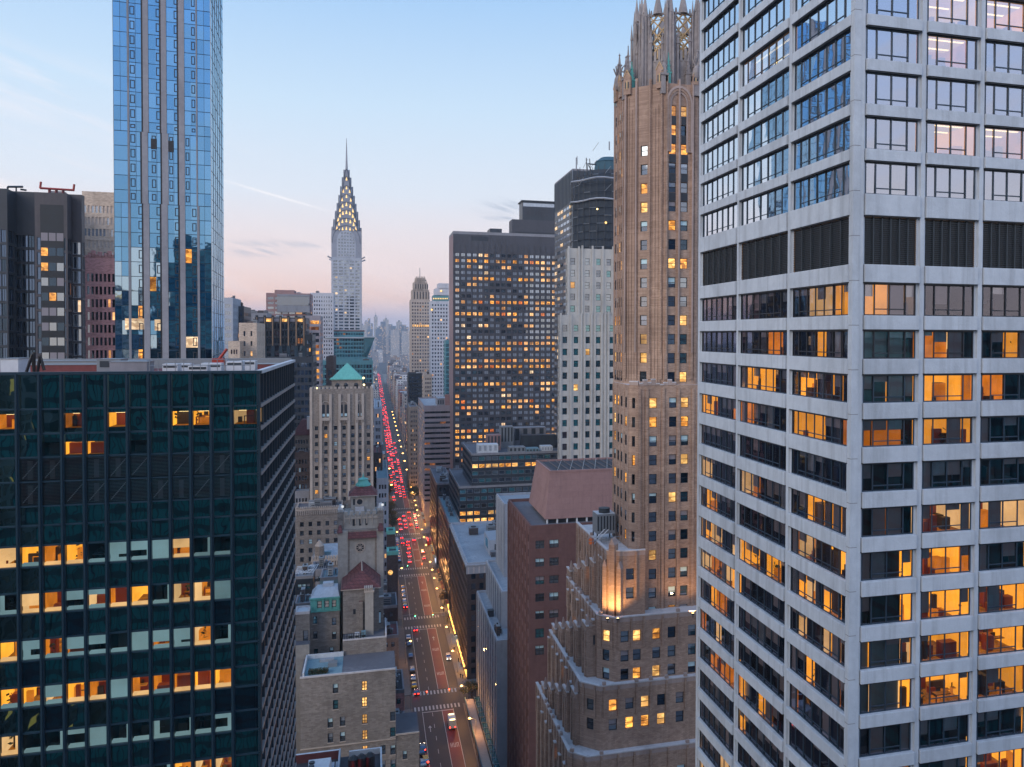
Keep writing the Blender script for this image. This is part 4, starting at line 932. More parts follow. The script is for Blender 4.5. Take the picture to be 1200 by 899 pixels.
floodlight(812, 718, 144.0, 2200, (.05, .7, 1), 'floodlight on the tower terrace beside the white office tower')
floodlight(724, 622, 160, 4000, (.7, .1, 1), 'floodlight by the cooling plant washing the side of the brick shaft')
floodlight(770, 74, 154, 1600, (.2, .8, .7), 'floodlight inside the tower crown')
floodlight(786, 70, 155, 1600, (.2, .4, 1), 'second floodlight inside the tower crown, behind the tracery')

# ============================================================ brown granite block with the slanted plant room
XG = 37.5; YGa, YGb = YX(622, XG), YX(596, XG); zG = ZP(622, 620, YGa); XGr = 62
B = Bld('granite_block', 'brown granite building with ribbed side windows and a slanted pinkish plant room on its roof', 'office building', (50, 225, 0), seed=31)
stg = {'opts': [('glass_mid', 5), ('glass_teal', 2), ('glass_dark', 3)], 'frame': 'frame_dark', 'ft': .1, 'hb': (.45,), 'vb': (.5,), 'shade': .5, 'shades': ('blind_pale', 'blind')}
colsg = [(XP(a, YGa)-XG, XP(c, YGa)-XG) for a, c in ((628, 638.5), (644.5, 655.5))]
rowg = [(ZP(640, v+5, YGa), ZP(640, v-4.5, YGa)) for v in (637.6, 658.6, 679.5, 699.6, 720)]+[(ZP(640, v+5.5, YGa), ZP(640, v-5.5, YGa)) for v in (741.5, 761.5)]
def skg(i, k, z):
    return (k in (0, 1) and i == 1)
B.wface((XG, YGa), (XGr, YGa), 0, zG, colsg, rowg, 'brown_granite', .35, stg, skg)
Ls = YGb-YGa; fh = 3.7; rw = floors(zG-2, 4, fh, 2.0)
st2 = {'opts': [('glass_black2', 5), ('glass_dark', 2)]}
B.wface((XG, YGb), (XG, YGa), 0, zG, cells(.6, Ls-.6, 8, 2.2), rw, 'brown_granite', .15, st2)
F = Face((XG, YGb), (XG, YGa)); b = MB()
for j in range(9): u = .6+(Ls-1.2)*j/8; F.box(b, u-.55, u+.55, 0, zG+.2, 0, .25, 'brown_granite')
B.part('rib', b)
B.wface((XGr, YGa), (XGr, YGb), 0, zG, [], [], 'brown_granite'); B.wface((XGr, YGb), (XG, YGb), 0, zG, [], [], 'brown_granite')
roofbox(B, XG, XGr, YGa, YGb, zG, 'roof_grey', .8, 'brown_granite')
lo = PZ(638.8, 608.8, zG+1.2); yb2 = YX(620, lo.x); yf = lo.y; ztp = ZP(644.8, 554, yf+1.0)
xl = lo.x; xt = P(644.8, 554, yf+1.0).x; xr = XGr+9
b = MB(); b.hexa([(xl, yf, zG+1.2), (xr, yf, zG+1.2), (xr, yb2, zG+1.2), (xl, yb2, zG+1.2)], [(xt, yf+1.0, ztp), (xr, yf+1.0, ztp), (xr, yb2-3, ztp), (xt, yb2-3, ztp)], 'brown_granite_pale', 'roof_dark')
B.part('plant_room', b); b = MB()
for (x0, x1, y0, y1) in ((xt-.1, xr, yf+.9, yf+1.4), (xt-.1, xt+.4, yf+1.4, yb2-3.4), (xt-.1, xr, yb2-3.4, yb2-2.9)): b.box(x0, x1, y0, y1, ztp, ztp+.5, 'brown_granite_pale')
for j in range(14): x = xt+1+j*2.1; b.bar((x, yf+1.4, ztp+.3), (x, yb2-3.4, ztp+.3), .12, 'frame_brown')
for j in range(9): x = xt+2+j*3.3; b.bar((x, yf+1.6, ztp+.4), (x+5, yb2-4, ztp+.4), .08, 'mullion_pale')
B.part('louvre_frame', b)
b = MB(); b.box(xl+1, xr-1, yf+1, yb2-1, zG+.02, zG+1.2, 'frame_dark')
for j in range(8): b.box(xl+.4+j*2.6, xl+.8+j*2.6, yf+.2, yf+.6, zG+.02, zG+1.2, 'tank_white')
B.part('plinth', b); B.done()
# mark the one warm window
# ============================================================ white ribbed building and the dark brick block down the avenue
XWf = 35.4; Y0w, Y1w = YX(583, XWf), 303.5; zw = ZP(583, 753.5, Y0w)
B = Bld('ribbed_building', 'pale limestone building with close vertical ribs stepping up in terraces above the avenue', 'office building', (48, 275, 0), seed=41)
stw = {'opts': [('glass_grey_blind', 3), ('glass_dark', 4), ('glass_mid', 3)]}
def ribbed(x0, x1, y0, y1, z0, z1, n):
    L = y1-y0; B.wface((x0, y1), (x0, y0), z0, z1, cells(.5, L-.5, n, L/n*.52), floors(z1-1.2, z0+4, 3.7, 2.6), 'limestone_dark', .05, stw)
    F = Face((x0, y1), (x0, y0)); b = MB()
    for j in range(n+1): u = .5+(L-1)*j/n; F.box(b, max(0, u-1.1), min(F.L, u+1.1), z0, z1+.35, 0, .13, 'limestone_cool'); F.box(b, min(F.L-.1, u+L/n*.5-.08), min(F.L, u+L/n*.5+.08), z0, z1, 0, .07, 'limestone_cool')
    B.part('rib', b)
    B.wface((x0, y0), (x1, y0), z0, z1, [], [], 'limestone_cool'); B.wface((x1, y0), (x1, y1), z0, z1, [], [], 'limestone_cool'); B.wface((x1, y1), (x0, y1), z0, z1, [], [], 'limestone_cool')
    roofbox(B, x0, x1, y0, y1, z1, 'roof_pale', .7, 'limestone_cool')
ribbed(XWf, 56, Y0w, Y1w, 0, zw, 9)
ribbed(38.6, 56, Y0w+12, Y1w-1, zw+.01, ZP(577, 690, 270), 7)
ribbed(42.0, 56, Y0w+30, Y1w-2, ZP(577, 690, 270)+.01, ZP(575, 594, Y0w+30), 5)
clutter(B, XWf+.2, 38, Y0w+1, Y0w+12, zw, 1, 5)
for (px_, py_) in ((566, 703), (577, 727)):
    v = P(px_, py_, Y0w+ (25 if px_ == 566 else 9)); b = MB(); b.box(XWf+.5, XWf+2.3, v.y-1, v.y+1, zw+.05, zw+1.9, 'roof_dark'); b.box(XWf+.4, XWf+2.4, v.y-1.1, v.y+1.1, zw+1.9, zw+2.05, 'louver'); B.part('roof_unit', b)
B.done()
stD = {'opts': [('glass_black2', 6), ('glass_dark', 3), ('lit_dim', .6)]}
zd = ZP(545, 663, 322.5)
B = simple('brick_block', 'dark brick block with a pale flat roof and a white cornice facing the avenue', 'building', 34.0, 60, 322.5, 394, zd, 'dark_brick', 'roof_pale', (8, 1.6, 4, 2.3, 3.0), (22, 1.7, 4.0, 2.4, 3.0), stD, par=1.0, seed=51, cl=12, pm='limestone_cool', finish=False)
b = MB(); b.box(33.6, 60, 322.1, 322.5, zd-3.2, zd-.2, 'limestone_cool'); b.box(33.4, 60, 321.8, 322.5, zd-.2, zd+.3, 'limestone_cool'); b.box(33.45, 34, 322.5, 394, zd-.7, zd+.3, 'limestone_cool')
for j in range(13): b.box(34.2+j*2, 34.7+j*2, 321.9, 322.1, zd-3.0, zd-.6, 'stone_ledge')
B.part('cornice', b); b = MB(); b.box(44, 58, 335, 352, zd, zd+6, 'limestone_cool', 'roof_pale'); b.box(46, 47.4, 334.96, 335, zd+2, zd+4.4, 'frame_dark'); b.box(50, 51.4, 334.96, 335, zd+2, zd+4.4, 'frame_dark'); b.box(43.96, 44, 340, 347, zd+1.5, zd+5, 'glass_teal'); B.part('penthouse', b); B.done()
simple('brick_block', 'long dark building with a blue-green flat roof beyond the pale-roofed block on the avenue', 'building', 34.2, 39.6, 404, 472, ZP(521, 615, 404), 'dark_metal_wall', 'roof_teal', (2, 1.5, 4, 2.2, 2), (24, 1.5, 4.0, 2.4, 2.5), stD, par=.8, seed=52, cl=4, pm='mid_grey')
simple('brick_block', 'low dark building with a grey roof in front of the banded grey office block', 'building', 34.4, 44, 490, 548, ZP(507, 568, 490), 'dark_metal_wall', 'roof_grey', (3, 1.5, 4, 2.2, 2), (20, 1.5, 4.0, 2.4, 2.5), stD, par=.8, seed=53, cl=6, pm='mid_grey')
# glass midrise, two tiers
stM = {'opts': [('glass_teal', 3), ('glass_mid', 3), ('glass_dark', 4), ('lit_gold', .6)], 'rowlit': .35, 'lopts': [('lit_gold', 6), ('glass_mid', 2), ('lit_warm', 2)], 'frame': 'mullion_pale', 'ft': .12, 'hb': ()}
B = Bld('glass_midrise', 'blue-green glass office block in two tiers with its roof crowded with plant rooms', 'office building', (60, 430, 0), seed=61)
Xa, Ya = 40.0, YX(538, 40.0); Yb = YX(526, 40.0); zlo = ZP(538, 572, Ya); Xb = XP(552.7, Ya); zhi = ZP(553, 533.4, Ya); Xr_ = XP(668, Ya)
for (x0, yb_, z0_, z1_) in ((Xa, Yb, 0, zlo), (Xb, YX(542, Xb), zlo+.01, zhi)):
    n = int((Xr_-x0)/3.25); B.wface((x0, Ya), (Xr_, Ya), z0_, z1_, cells(.1, Xr_-x0-.1, n, 2.85), floors(z1_-.9, z0_+.8, 3.55, 2.0), 'dark_metal_wall', .15, stM)
    L = yb_-Ya; B.wface((x0, yb_), (x0, Ya), z0_, z1_, cells(.1, L-.1, int(L/3.25), 2.85), floors(z1_-.9, z0_+.8, 3.55, 2.0), 'dark_metal_wall', .15, {'opts': [('glass_dark', 3), ('glass_navy', 4)], 'frame': 'frame_blue', 'ft': .12, 'hb': ()})
    B.wface((Xr_, Ya), (Xr_, yb_), z0_, z1_, [], [], 'dark_metal_wall'); B.wface((Xr_, yb_), (x0, yb_), z0_, z1_, [], [], 'dark_metal_wall'); roofbox(B, x0, Xr_, Ya, yb_, z1_, 'roof_grey', .8, 'mid_grey')
yy = Ya
for (p0, p1, pt_, dy, m, nm) in ((560, 584, 521, 4, 'tank_white', 'plant_room'), (571, 587, 510, 14, 'brown_granite_pale', 'plant_room'), (587, 602, 500, 22, 'grey_metal', 'cooling_tower'), (612, 652, 510, 16, 'dark_metal_wall', 'plant_room'), (602, 640, 501, 30, 'mid_grey', 'plant_room'), (597, 616, 524, 3, 'grey_metal', 'roof_unit'), (617, 632, 525.5, 2.5, 'roof_teal', 'roof_unit'), (635, 648, 523, 3, 'tank_white', 'roof_unit')):
    b = MB(); y0_ = Ya+dy; x0, x1 = XP(p0, y0_), XP(p1, y0_); z1_ = ZP((p0+p1)/2, pt_, y0_); b.box(x0, x1, y0_, y0_+6, zhi, z1_, m, 'tank_white' if m == 'tank_white' else None)
    for j in range(4): b.box(x0+(x1-x0)*(j+.2)/4, x0+(x1-x0)*(j+.7)/4, y0_-.05, y0_, zhi+(z1_-zhi)*.3, z1_-.5, 'louver' if m != 'tank_white' else 'roof_pale')
    B.part(nm, b)
B.done()
# ============================================================ limestone tower, scaffolded tower, dark slab behind
stL = {'opts': [('glass_dark', 4), ('glass_teal', 3), ('glass_mid', 2), ('lit_gold', .5)], 'frame': 'frame_dark', 'ft': .1}
B = Bld('limestone_tower', 'pale limestone tower with vertical piers between the bronze slab and the brick gothic tower', 'tower', (72, 290, 0), seed=71)
YL = 270.0
for (p0, p1, pt_, yo, wc, z0p) in ((656, 728, 369.5, 0, (662, 675, 688.7, 701, 717), None), (665, 728, 291.5, .9, (671, 688, 701, 713), 369.5)):
    x0, x1 = XP(p0, YL+yo), XP(p1, YL+yo); z0_ = 0 if z0p is None else ZP(690, z0p, YL)+.01; z1_ = ZP(690, pt_, YL+yo); rw = floors(z1_-3.2, max(z0_+.5, 20), 3.85, 2.1)
    cc = [(XP(p_, YL+yo)-x0-.75, XP(p_, YL+yo)-x0+.75) for p_ in wc]
    F = B.wface((x0, YL+yo), (x1, YL+yo), z0_, z1_, cc, rw, 'limestone', .35, stL)
    xs = x0+(0 if z0p else 0); yb_ = YX(p0-2.2, x0); L = yb_-YL-yo
    B.wface((x0, yb_), (x0, YL+yo), z0_, z1_, cells(.5, L-.5, 3, 1.0), rw, 'limestone', .35, stL); B.wface((x1, YL+yo), (x1, yb_+12), z0_, z1_, [], [], 'limestone'); B.wface((x1, yb_+12), (x0, yb_), z0_, z1_, [], [], 'limestone')
    b = MB()
    for p_ in range(int(p0)+1, int(p1), 4):
        u = XP(p_, YL+yo)-x0
        if all(not (a-.3 < u < c_+.3) for a, c_ in cc): F.box(b, u-.28, u+.28, z0_, z1_+.6+(p_ % 3)*.35, 0, .38, 'limestone')
    B.part('pier', b); r = MB(); r.poly([(x0, YL+yo, z1_), (x1, YL+yo, z1_), (x1, yb_+12, z1_), (x0, yb_, z1_)], 'roof_pale'); B.part('roof', r)
B.done()
B = Bld('scaffolded_tower', 'rounded tower wrapped in dark scaffolding netting with a teal domed top', 'tower', (100, 350, 0), seed=72)
YS = 335.0; xs0, xs1 = XP(679, YS), XP(721, YS); cxs, cys = xs1, YS+ (xs1-xs0); rS = xs1-xs0
z_a, z_b, z_c, z_d, z_e = ZP(690, 300, YS)-60, ZP(690, 232, YS), ZP(690, 210, YS), ZP(700, 194, YS), ZP(712, 176, YS)
b = MB(); b.cone(cxs, cys, z_a, z_b, rS-.8, rS-.8, 'scaff_dark', 28); b.cone(cxs, cys, z_b, z_c, rS-1.6, rS-1.6, 'scaff_dark', 24); B.part('drum', b)
b = MB(); b.cone(cxs, cys, z_c, z_d, rS*.75, rS*.62, 'scaff_dark', 20); b.cone(cxs+1, cys, z_d, ZP(712, 182, YS), rS*.42, rS*.38, 'copper_teal', 18); b.cone(cxs+1, cys, ZP(712, 182, YS), z_e, rS*.40, rS*.22, 'copper_teal', 18); B.part('dome', b)
b = MB(); n = 30
for k in range(n):
    a0, a1 = 2*math.pi*k/n, 2*math.pi*(k+1)/n
    if math.sin(a0) > .5: continue
    for (r, q0, q1) in ((rS, z_a, z_b), (rS-.5, z_b, z_c+2), (rS*.82, z_c, z_d)):
        b.bar((cxs+r*math.cos(a0), cys+r*math.sin(a0), q0), (cxs+r*math.cos(a0), cys+r*math.sin(a0), q1+random.uniform(0, 1.5)), .12, 'frame_dark'); z = q0
        while z < q1: b.bar((cxs+r*math.cos(a0), cys+r*math.sin(a0), z), (cxs+r*math.cos(a1), cys+r*math.sin(a1), z), .14, 'mullion_pale' if random.random() < .25 else 'frame_dark'); z += 3.2
        if k % 2: b.bar((cxs+r*math.cos(a0), cys+r*math.sin(a0), q0+3.2*(k % 5)), (cxs+r*math.cos(a1), cys+r*math.sin(a1), q0+3.2*(k % 5)+3.2), .1, 'mullion_pale')
for (zz, r) in ((z_b, rS+.3), (z_c+1, rS)):
    for k in range(n):
        a0, a1 = 2*math.pi*k/n, 2*math.pi*(k+1)/n
        if math.sin(a0) < .5: b.bar((cxs+r*math.cos(a0), cys+r*math.sin(a0), zz+.4*math.sin(k)), (cxs+r*math.cos(a1), cys+r*math.sin(a1), zz+.4*math.sin(k+1)), .35, 'limestone_cool')
B.part('scaffolding', b); b = MB(); v = P(714, 176, YS); b.bar(v, P(714, 166, YS), .25, 'mid_grey'); b.bar(P(688, 206, YS), P(687, 185, YS), .18, 'frame_dark'); b.bar(P(692, 206, YS), P(691, 186, YS), .18, 'frame_dark'); b.bar(P(687, 190, YS), P(696, 204, YS), .15, 'frame_dark'); b.bar(P(689, 192, YS), P(699, 193, YS), .25, 'frame_dark'); B.part('mast', b)
b = MB(); b.ball(P(710, 261, YS), .5, 'crown_light'); b.ball(P(700, 245, YS), .35, 'lamp_strip'); B.part('work_light', b); B.done()
stB = {'opts': [('glass_mid', 2), ('glass_dark', 1), ('glass_grey_blind', 6), ('lit_pale', .5)], 'rowlit': .2, 'lopts': [('glass_grey_blind', 5), ('lit_pale', 2)], 'frame': 'frame_dark', 'ft': .15, 'hb': ()}
xk = XP(670.4, 400); ykb = YX(649.7, xk); zk = ZP(670, 199, 400)
B = Bld('banded_tower', 'dark tower with bright ribbon windows and a tall blank top, behind the scaffolded tower', 'tower', (xk+15, 420, 0), seed=73)
rw = floors(ZP(670, 238, 400), 60, 3.35, 1.9); L = ykb-400
B.wface((xk, 400), (xk+34, 400), 0, zk, cells(.1, 33.9, 8, 3.9), rw, 'dark_metal_wall', .2, stB); B.wface((xk, ykb), (xk, 400), 0, zk, cells(.1, L-.1, 6, L/6*.93), rw, 'dark_metal_wall', .06, stB)
B.wface((xk+34, 400), (xk+34, ykb), 0, zk, [], [], 'dark_metal_wall'); B.wface((xk+34, ykb), (xk, ykb), 0, zk, [], [], 'dark_metal_wall'); roofbox(B, xk, xk+34, 400, ykb, zk, 'roof_dark', .6, 'mid_grey')
b = MB(); F = Face((xk, ykb), (xk, 400)); zf = ZP(670, 236, 400)
for j in range(14): u = L*j/13; F.box(b, max(0, u-.1), min(L, u+.1), zf, zk, 0, .25, 'frame_blue')
F = Face((xk, 400), (xk+34, 400))
for j in range(12): F.box(b, 2.8*j, 2.8*j+.2, zf, zk, 0, .25, 'frame_blue')
b.box(xk-.2, xk+.25, 399.8, 400.3, 0, zk+.5, 'mullion_pale'); B.part('fin', b); b = MB(); b.bar((xk+3, 405, zk), (xk+3, 405, zk+7), .3, 'mid_grey'); B.part('mast', b); B.done()
# ============================================================ bronze slab
Xs = 52.0; Ys = YX(531, Xs); Ysb = YX(526.2, Xs); Xsr = XP(653, Ys); zs = ZP(560, 274.5, Ys)
B = Bld('office_slab', 'broad dark office slab with a grid of pale and orange-lit windows, right of the avenue', 'office building', (80, 585, 0), seed=81)
stS = {'opts': [('glass_grey_blind', 6), ('glass_mid', 3), ('glass_dark', 2), ('lit_small', 1.5), ('lit_pale', .5)], 'rowlit': .38, 'lopts': [('lit_small', 4), ('lit_warm', 3), ('glass_grey_blind', 3), ('lit_red', 1)], 'frame': 'frame_dark', 'ft': .16, 'vb': (.5,), 'hb': ()}
Lx = Xsr-Xs; rw = floors(ZP(560, 297, Ys), 30, 3.98, 2.35)
B.wface((Xs, Ys), (Xsr, Ys), 0, zs, cells(.8, Lx-.5, 18, 2.75), rw, 'slab_dark', .15, stS)
B.wface((Xs, Ysb), (Xs, Ys), 0, zs, [], [], 'slab_side'); B.wface((Xsr, Ys), (Xsr, Ysb), 0, zs, [], [], 'slab_side'); B.wface((Xsr, Ysb), (Xs, Ysb), 0, zs, [], [], 'slab_side')
roofbox(B, Xs, Xsr, Ys, Ysb, zs, 'roof_dark', 1.6, 'mid_grey')
F = Face((Xs, Ys), (Xsr, Ys)); b = MB()
for j in range(19): u = .8+(Lx-1.3)*j/18; F.box(b, u-.25, u+.25, 0, zs-6.5, 0, .3, 'slab_dark')
B.part('mullion', b)
for (p0, p1, pt_, pb_, dy, m) in ((600, 653, 258, 274, 1, 'slab_dark'), (612, 656, 237, 260, 8, 'dark_metal_wall'), (574, 588, 268, 275, 4, 'dark_metal_wall')):
    b = MB(); y_ = Ys+dy; x0, x1 = XP(p0, y_), XP(p1, y_); z0_, z1_ = zs-.5, ZP((p0+p1)/2, pt_, y_); b.box(x0, x1, y_, y_+14, z0_, z1_, m)
    if p0 == 612:
        b.box(x0-.8, x1+.8, y_-.8, y_+14.8, z1_, z1_+.8, 'frame_dark'); b.box(x0+.5, x1, y_-.05, y_, z1_-3.4, z1_-1.0, 'glass_grey_blind')
        for j in range(12): b.box(x0+1+j*2, x0+2.2+j*2, y_-.05, y_, z1_-10, z1_-4.2, 'roof_dark')
    if p0 == 600: b.box(x0+2, x1-1, y_-.05, y_, z0_+.5, z0_+3.4, 'frame_dark')
    B.part('penthouse', b)
b = MB()
for j in range(4): u = 10+j*2.9; F.box(b, u+2, u+3.9+1, zs-4.4, zs-1.5, -.1, .03, 'frame_dark')
B.part('vent', b); B.done()
# ============================================================ grey banded block and the avenue's west side further on
Yg1 = YX(497, 34.2); B = Bld('banded_office', 'grey office block with dark ribbon windows on the west side of the avenue', 'office building', (45, 620, 0), seed=91)
zz = ZP(497, 477, Yg1); xr = XP(529, Yg1); yb_ = YX(490, 34.2); rw = floors(zz-3.2, 12, 3.62, 1.45); stg2 = {'opts': [('glass_dark', 6), ('glass_black2', 3), ('lit_dim', .7)], 'hb': ()}
B.wface((34.2, Yg1), (xr, Yg1), 0, zz, cells(.3, xr-34.5, 5, (xr-34.2)/5*.96), rw, 'grey_band', .3, stg2); L = yb_-Yg1
B.wface((34.2, yb_), (34.2, Yg1), 0, zz, cells(.3, L-.3, 9, L/9*.94), rw, 'grey_band', .3, {'opts': [('glass_mid', 3), ('glass_dark', 3), ('lit_small', 1.6)]})
B.wface((xr, Yg1), (xr, yb_), 0, zz, [], [], 'grey_band'); B.wface((xr, yb_), (34.2, yb_), 0, zz, [], [], 'grey_band'); roofbox(B, 34.2, xr, Yg1, yb_, zz, 'roof_pale', .9, 'grey_band')
b = MB(); b.box(44, xr-2, Yg1+12, Yg1+30, zz, zz+5, 'mid_grey', 'roof_pale'); [b.box(44.5+j*1.6, 45.3+j*1.6, Yg1+11.9, Yg1+12, zz+.8, zz+3.6, 'frame_dark') for j in range(5)]; B.part('penthouse', b)
b = MB(); b.box(xr-4, xr-1, Yg1+4, Yg1+8, zz, zz+8, 'brown_granite_pale'); B.part('stair_tower', b); B.done()
far_ = {'opts': [('glass_dark', 6), ('glass_mid', 2), ('lit_small', .7)]}
def farb(name, label, p0, p1, pt_, Y, wm, n, fh, far_edge=None, depth=30, rm='roof_grey', style=None, seed=1, wf=.45, hf=.5, cl=2, group=None, finish=True, cat='building', par=1.0):
    x0, x1 = XP(p0, Y), XP(p1, Y); z1 = ZP((p0+p1)/2, pt_, Y); right = x0 > 0
    y1 = YX(far_edge, x0 if right else x1) if far_edge else Y+depth; w = (x1-x0)/n*wf
    ns = max(2, int((y1-Y)/((x1-x0)/n)))
    return simple(name, label, cat, x0, x1, Y, y1, z1, wm, rm, (n, w, fh, fh*hf, fh*.6), (ns, min(w, (y1-Y)/ns*.6), fh, fh*hf, fh*.6), style or far_, seed=seed, cl=cl, group=group, finish=finish, par=par)
farb('dark_tower', 'nearly black narrow tower on the west side of the avenue beyond the banded grey block', 478.4, 494.5, 438.7, 842, 'black_wall', 5, 3.8, 477.2, rm='roof_pale', style={'opts': [('glass_black2', 5), ('glass_navy', 3)]}, seed=101)
farb('avenue_building', 'beige building below the nearly black tower', 479.6, 490, 478, 705, 'hotel_tower', 4, 3.8, 477, seed=102)
B = farb('stepped_tower', 'beige art deco tower with a narrowing top on the far west side of the avenue', 481.3, 504, 352, 1010, 'beige_far', 7, 3.9, 479.8, rm='roof_grey', style={'opts': [('glass_dark', 6), ('glass_mid', 2), ('lit_small', .4)]}, seed=103, cl=0, finish=False, cat='tower')
for (p0, p1, pa_, pb_) in ((482.5, 503, 340, 352.5), (484.5, 501, 331, 340.5), (487, 498.5, 325.5, 331.5)):
    b = MB(); b.box(XP(p0, 1013), XP(p1, 1013), 1013, 1036, ZP(492, pb_, 1013), ZP(492, pa_, 1013), 'beige_far'); x0, x1 = XP(p0, 1013), XP(p1, 1013)
    for j in range(6): xx = x0+(x1-x0)*(j+.5)/6; b.box(xx-.5, xx+.5, 1012, 1013, ZP(492, pb_, 1013), ZP(492, pa_, 1013)+1.5, 'beige_far'); b.box(xx+1, xx+2, 1012.9, 1013.0, ZP(492, pb_, 1013)+2, ZP(492, pa_, 1013)-2, 'frame_dark')
    B.part('crown_tier', b)
b = MB(); b.bar(P(492, 326, 1020), P(492, 314, 1020), .35, 'mid_grey'); B.part('mast', b)
b = MB(); F = Face((XP(483, 1009.7), 1009.7), (XP(503, 1009.7), 1009.7))
for j in range(8): F.quad(b, .5+j*2.4, 1.9+j*2.4, ZP(492, 383, 1010), ZP(492, 380.6, 1010), .0, 'lit_gold')
B.part('lit_band', b); B.done()
B = farb('crowned_tower', 'white tower with a lit gabled crown between the beige tower and the dark office slab', 504.5, 526, 354, 920, 'white_brick', 6, 3.9, 502.8, style={'opts': [('glass_dark', 6), ('glass_teal', 2), ('lit_small', .3)]}, seed=104, cl=0, finish=False, cat='tower')
for (p0, p1, pa_, pb_, m) in ((508, 526, 346, 354.5, 'teal_wall'), (510, 526, 338, 346.5, 'white_brick'), (514, 526, 332, 338.5, 'white_brick')):
    b = MB(); b.box(XP(p0, 924), XP(p1, 924), 924, 950, ZP(515, pb_, 924), ZP(515, pa_, 924), m, 'roof_pale'); B.part('crown_tier', b)
b = MB()
for p_ in range(508, 526, 2): v = P(p_, 350, 923.5); b.box(v.x-.4, v.x+.4, 923, 923.6, v.z-.6, v.z+.6, 'crown_light')
v = P(517, 341, 923); b.ball(v, 1.0, 'crown_light'); b.ball(P(506, 363, 919), 1.0, 'crown_light'); B.part('crown_lamp', b); B.done()
farb('avenue_building', 'slim beige building with a stepped top in front of the white crowned tower', 497, 506, 440, 800, 'beige_far', 4, 3.8, 495.5, seed=105)
farb('teal_building', 'sliver of a teal glass building behind the dark office slab', 522, 530, 400, 780, 'teal_wall', 3, 4, depth=20, style={'opts': [('glass_teal', 1)]}, seed=106, hf=.7, wf=.8)

# ============================================================ blue glass tower, upper left
YT = 200.0; xT0, xT1 = XP(136.5, YT), XP(248.5, YT); LT = xT1-xT0; DT = 24.0
B = Bld('glass_tower', 'very tall blue glass tower with pale vertical strips, sky mirrored in its panes', 'skyscraper', (xT1, YT, 0), seed=111)
def zT(py): return ZP(190, py, YT)
fhT = (zT(20)-zT(393.5))/ ((393.5-20)/17.0); ztT = zT(-60)
strip = {0: (.0, .105, .235, .335, .45, .56, .68, .82, 1)}
# horizontal layout in fractions of the width, by zone (as the strips shift at two levels)
zones = [(zT(157), ztT, [('g', 0, .07), ('g', .07, .14), ('m', .14, .16), ('w', .16, .225), ('g', .225, .30), ('s', .30, .355), ('g', .355, .425), ('w', .425, .485), ('s', .485, .54), ('g', .54, .61), ('w', .61, .665), ('s', .665, .725), ('g', .725, .79), ('w', .79, .845), ('m', .845, .86), ('g', .86, .93), ('g', .93, 1.0)]),
         (zT(240), zT(157)-.01, [('g', 0, .14), ('m', .14, .16), ('w', .16, .225), ('g', .225, .285), ('s', .285, .345), ('g', .345, .375), ('w', .375, .435), ('g', .435, .49), ('s', .49, .555), ('w', .555, .61), ('g', .61, .665), ('s', .665, .725), ('w', .725, .78), ('g', .78, .845), ('m', .845, .86), ('g', .86, .93), ('g', .93, 1.0)]),
         (0, zT(240)-.01, [('g', 0, .07), ('g', .07, .14), ('m', .14, .165), ('g', .165, .235), ('w', .235, .295), ('s', .295, .355), ('g', .355, .42), ('w', .42, .48), ('s', .48, .545), ('g', .545, .61), ('w', .61, .67), ('s', .67, .725), ('g', .725, .79), ('w', .79, .85), ('m', .85, .875), ('g', .875, .93), ('g', .93, 1.0)])]
F = Face((xT0, YT), (xT1, YT)); B.w.box(xT0+.05, xT1-.05, YT+.25, YT+DT, 0, ztT-.5, 'dark_metal_wall'); fins = MB()
for (z0_, z1_, lay) in zones:
    z = z1_
    while z > z0_+.5:
        zl = max(z0_, z-fhT)
        for (t, a, c) in lay:
            ua_, ub_ = F.L*a, F.L*c
            if t in 'gw':
                mb = MB(); m = 'glass_blue' if zl > zT(300) else 'glass_blue_pale'
                lt = (zT(300) > zl and B.rng.random() < .012)
                m = m if m == 'glass_blue_pale' and B.rng.random() < .7 else B.rng.choice(('glass_blue', 'glass_blue', 'glass_blue_b', 'glass_blue_c')); tquad(mb, F, ua_, ub_, zl+.05, z-.05, .0, 'lit_warm' if lt else m, .008, B.rng)
                if t == 'w': frames(mb, F, ua_+.15, ub_-.15, zl+.7, z-.6, .01, 'frame_dark', .16, .08, (), ())
                else: F.box(mb, ua_-.03, ua_+.03, zl, z, -.05, .04, 'frame_blue')
                F.box(mb, ua_, ub_, z-.07, z+.0, -.05, .05, 'frame_blue')
                B.wins.append((Vector(F.pt(ua_, zl)), mb, F.N))
        z = zl
    for (t, a, c) in lay:
        if t == 's': F.box(fins, F.L*a, F.L*c, z0_, z1_, -.1, .25, 'strip_grey'); F.box(fins, F.L*a-.35, F.L*a, z0_, z1_, -.1, .05, 'black_metal')
        if t == 'm': F.box(fins, F.L*a, F.L*c, z0_, z1_, -.1, .2, 'mid_grey')
for (a, c, pa_, pb_) in ((.375, .435, 164, 176), (.555, .61, 165, 178)): F.box(fins, F.L*a, F.L*c, zT(pb_), zT(pa_), 0, .12, 'black_metal')
for (a, c, py) in ((.10, .30, 380), (.40, .46, 381), (.70, .86, 401)):
    F.box(fins, F.L*a, F.L*c, zT(py)-fhT*.38, zT(py)+fhT*.38, .03, .06, 'lit_pale')
B.part('vertical_strip', fins)
FW_ = Face((xT1, YT), (xT1, YT+DT)); z = ztT
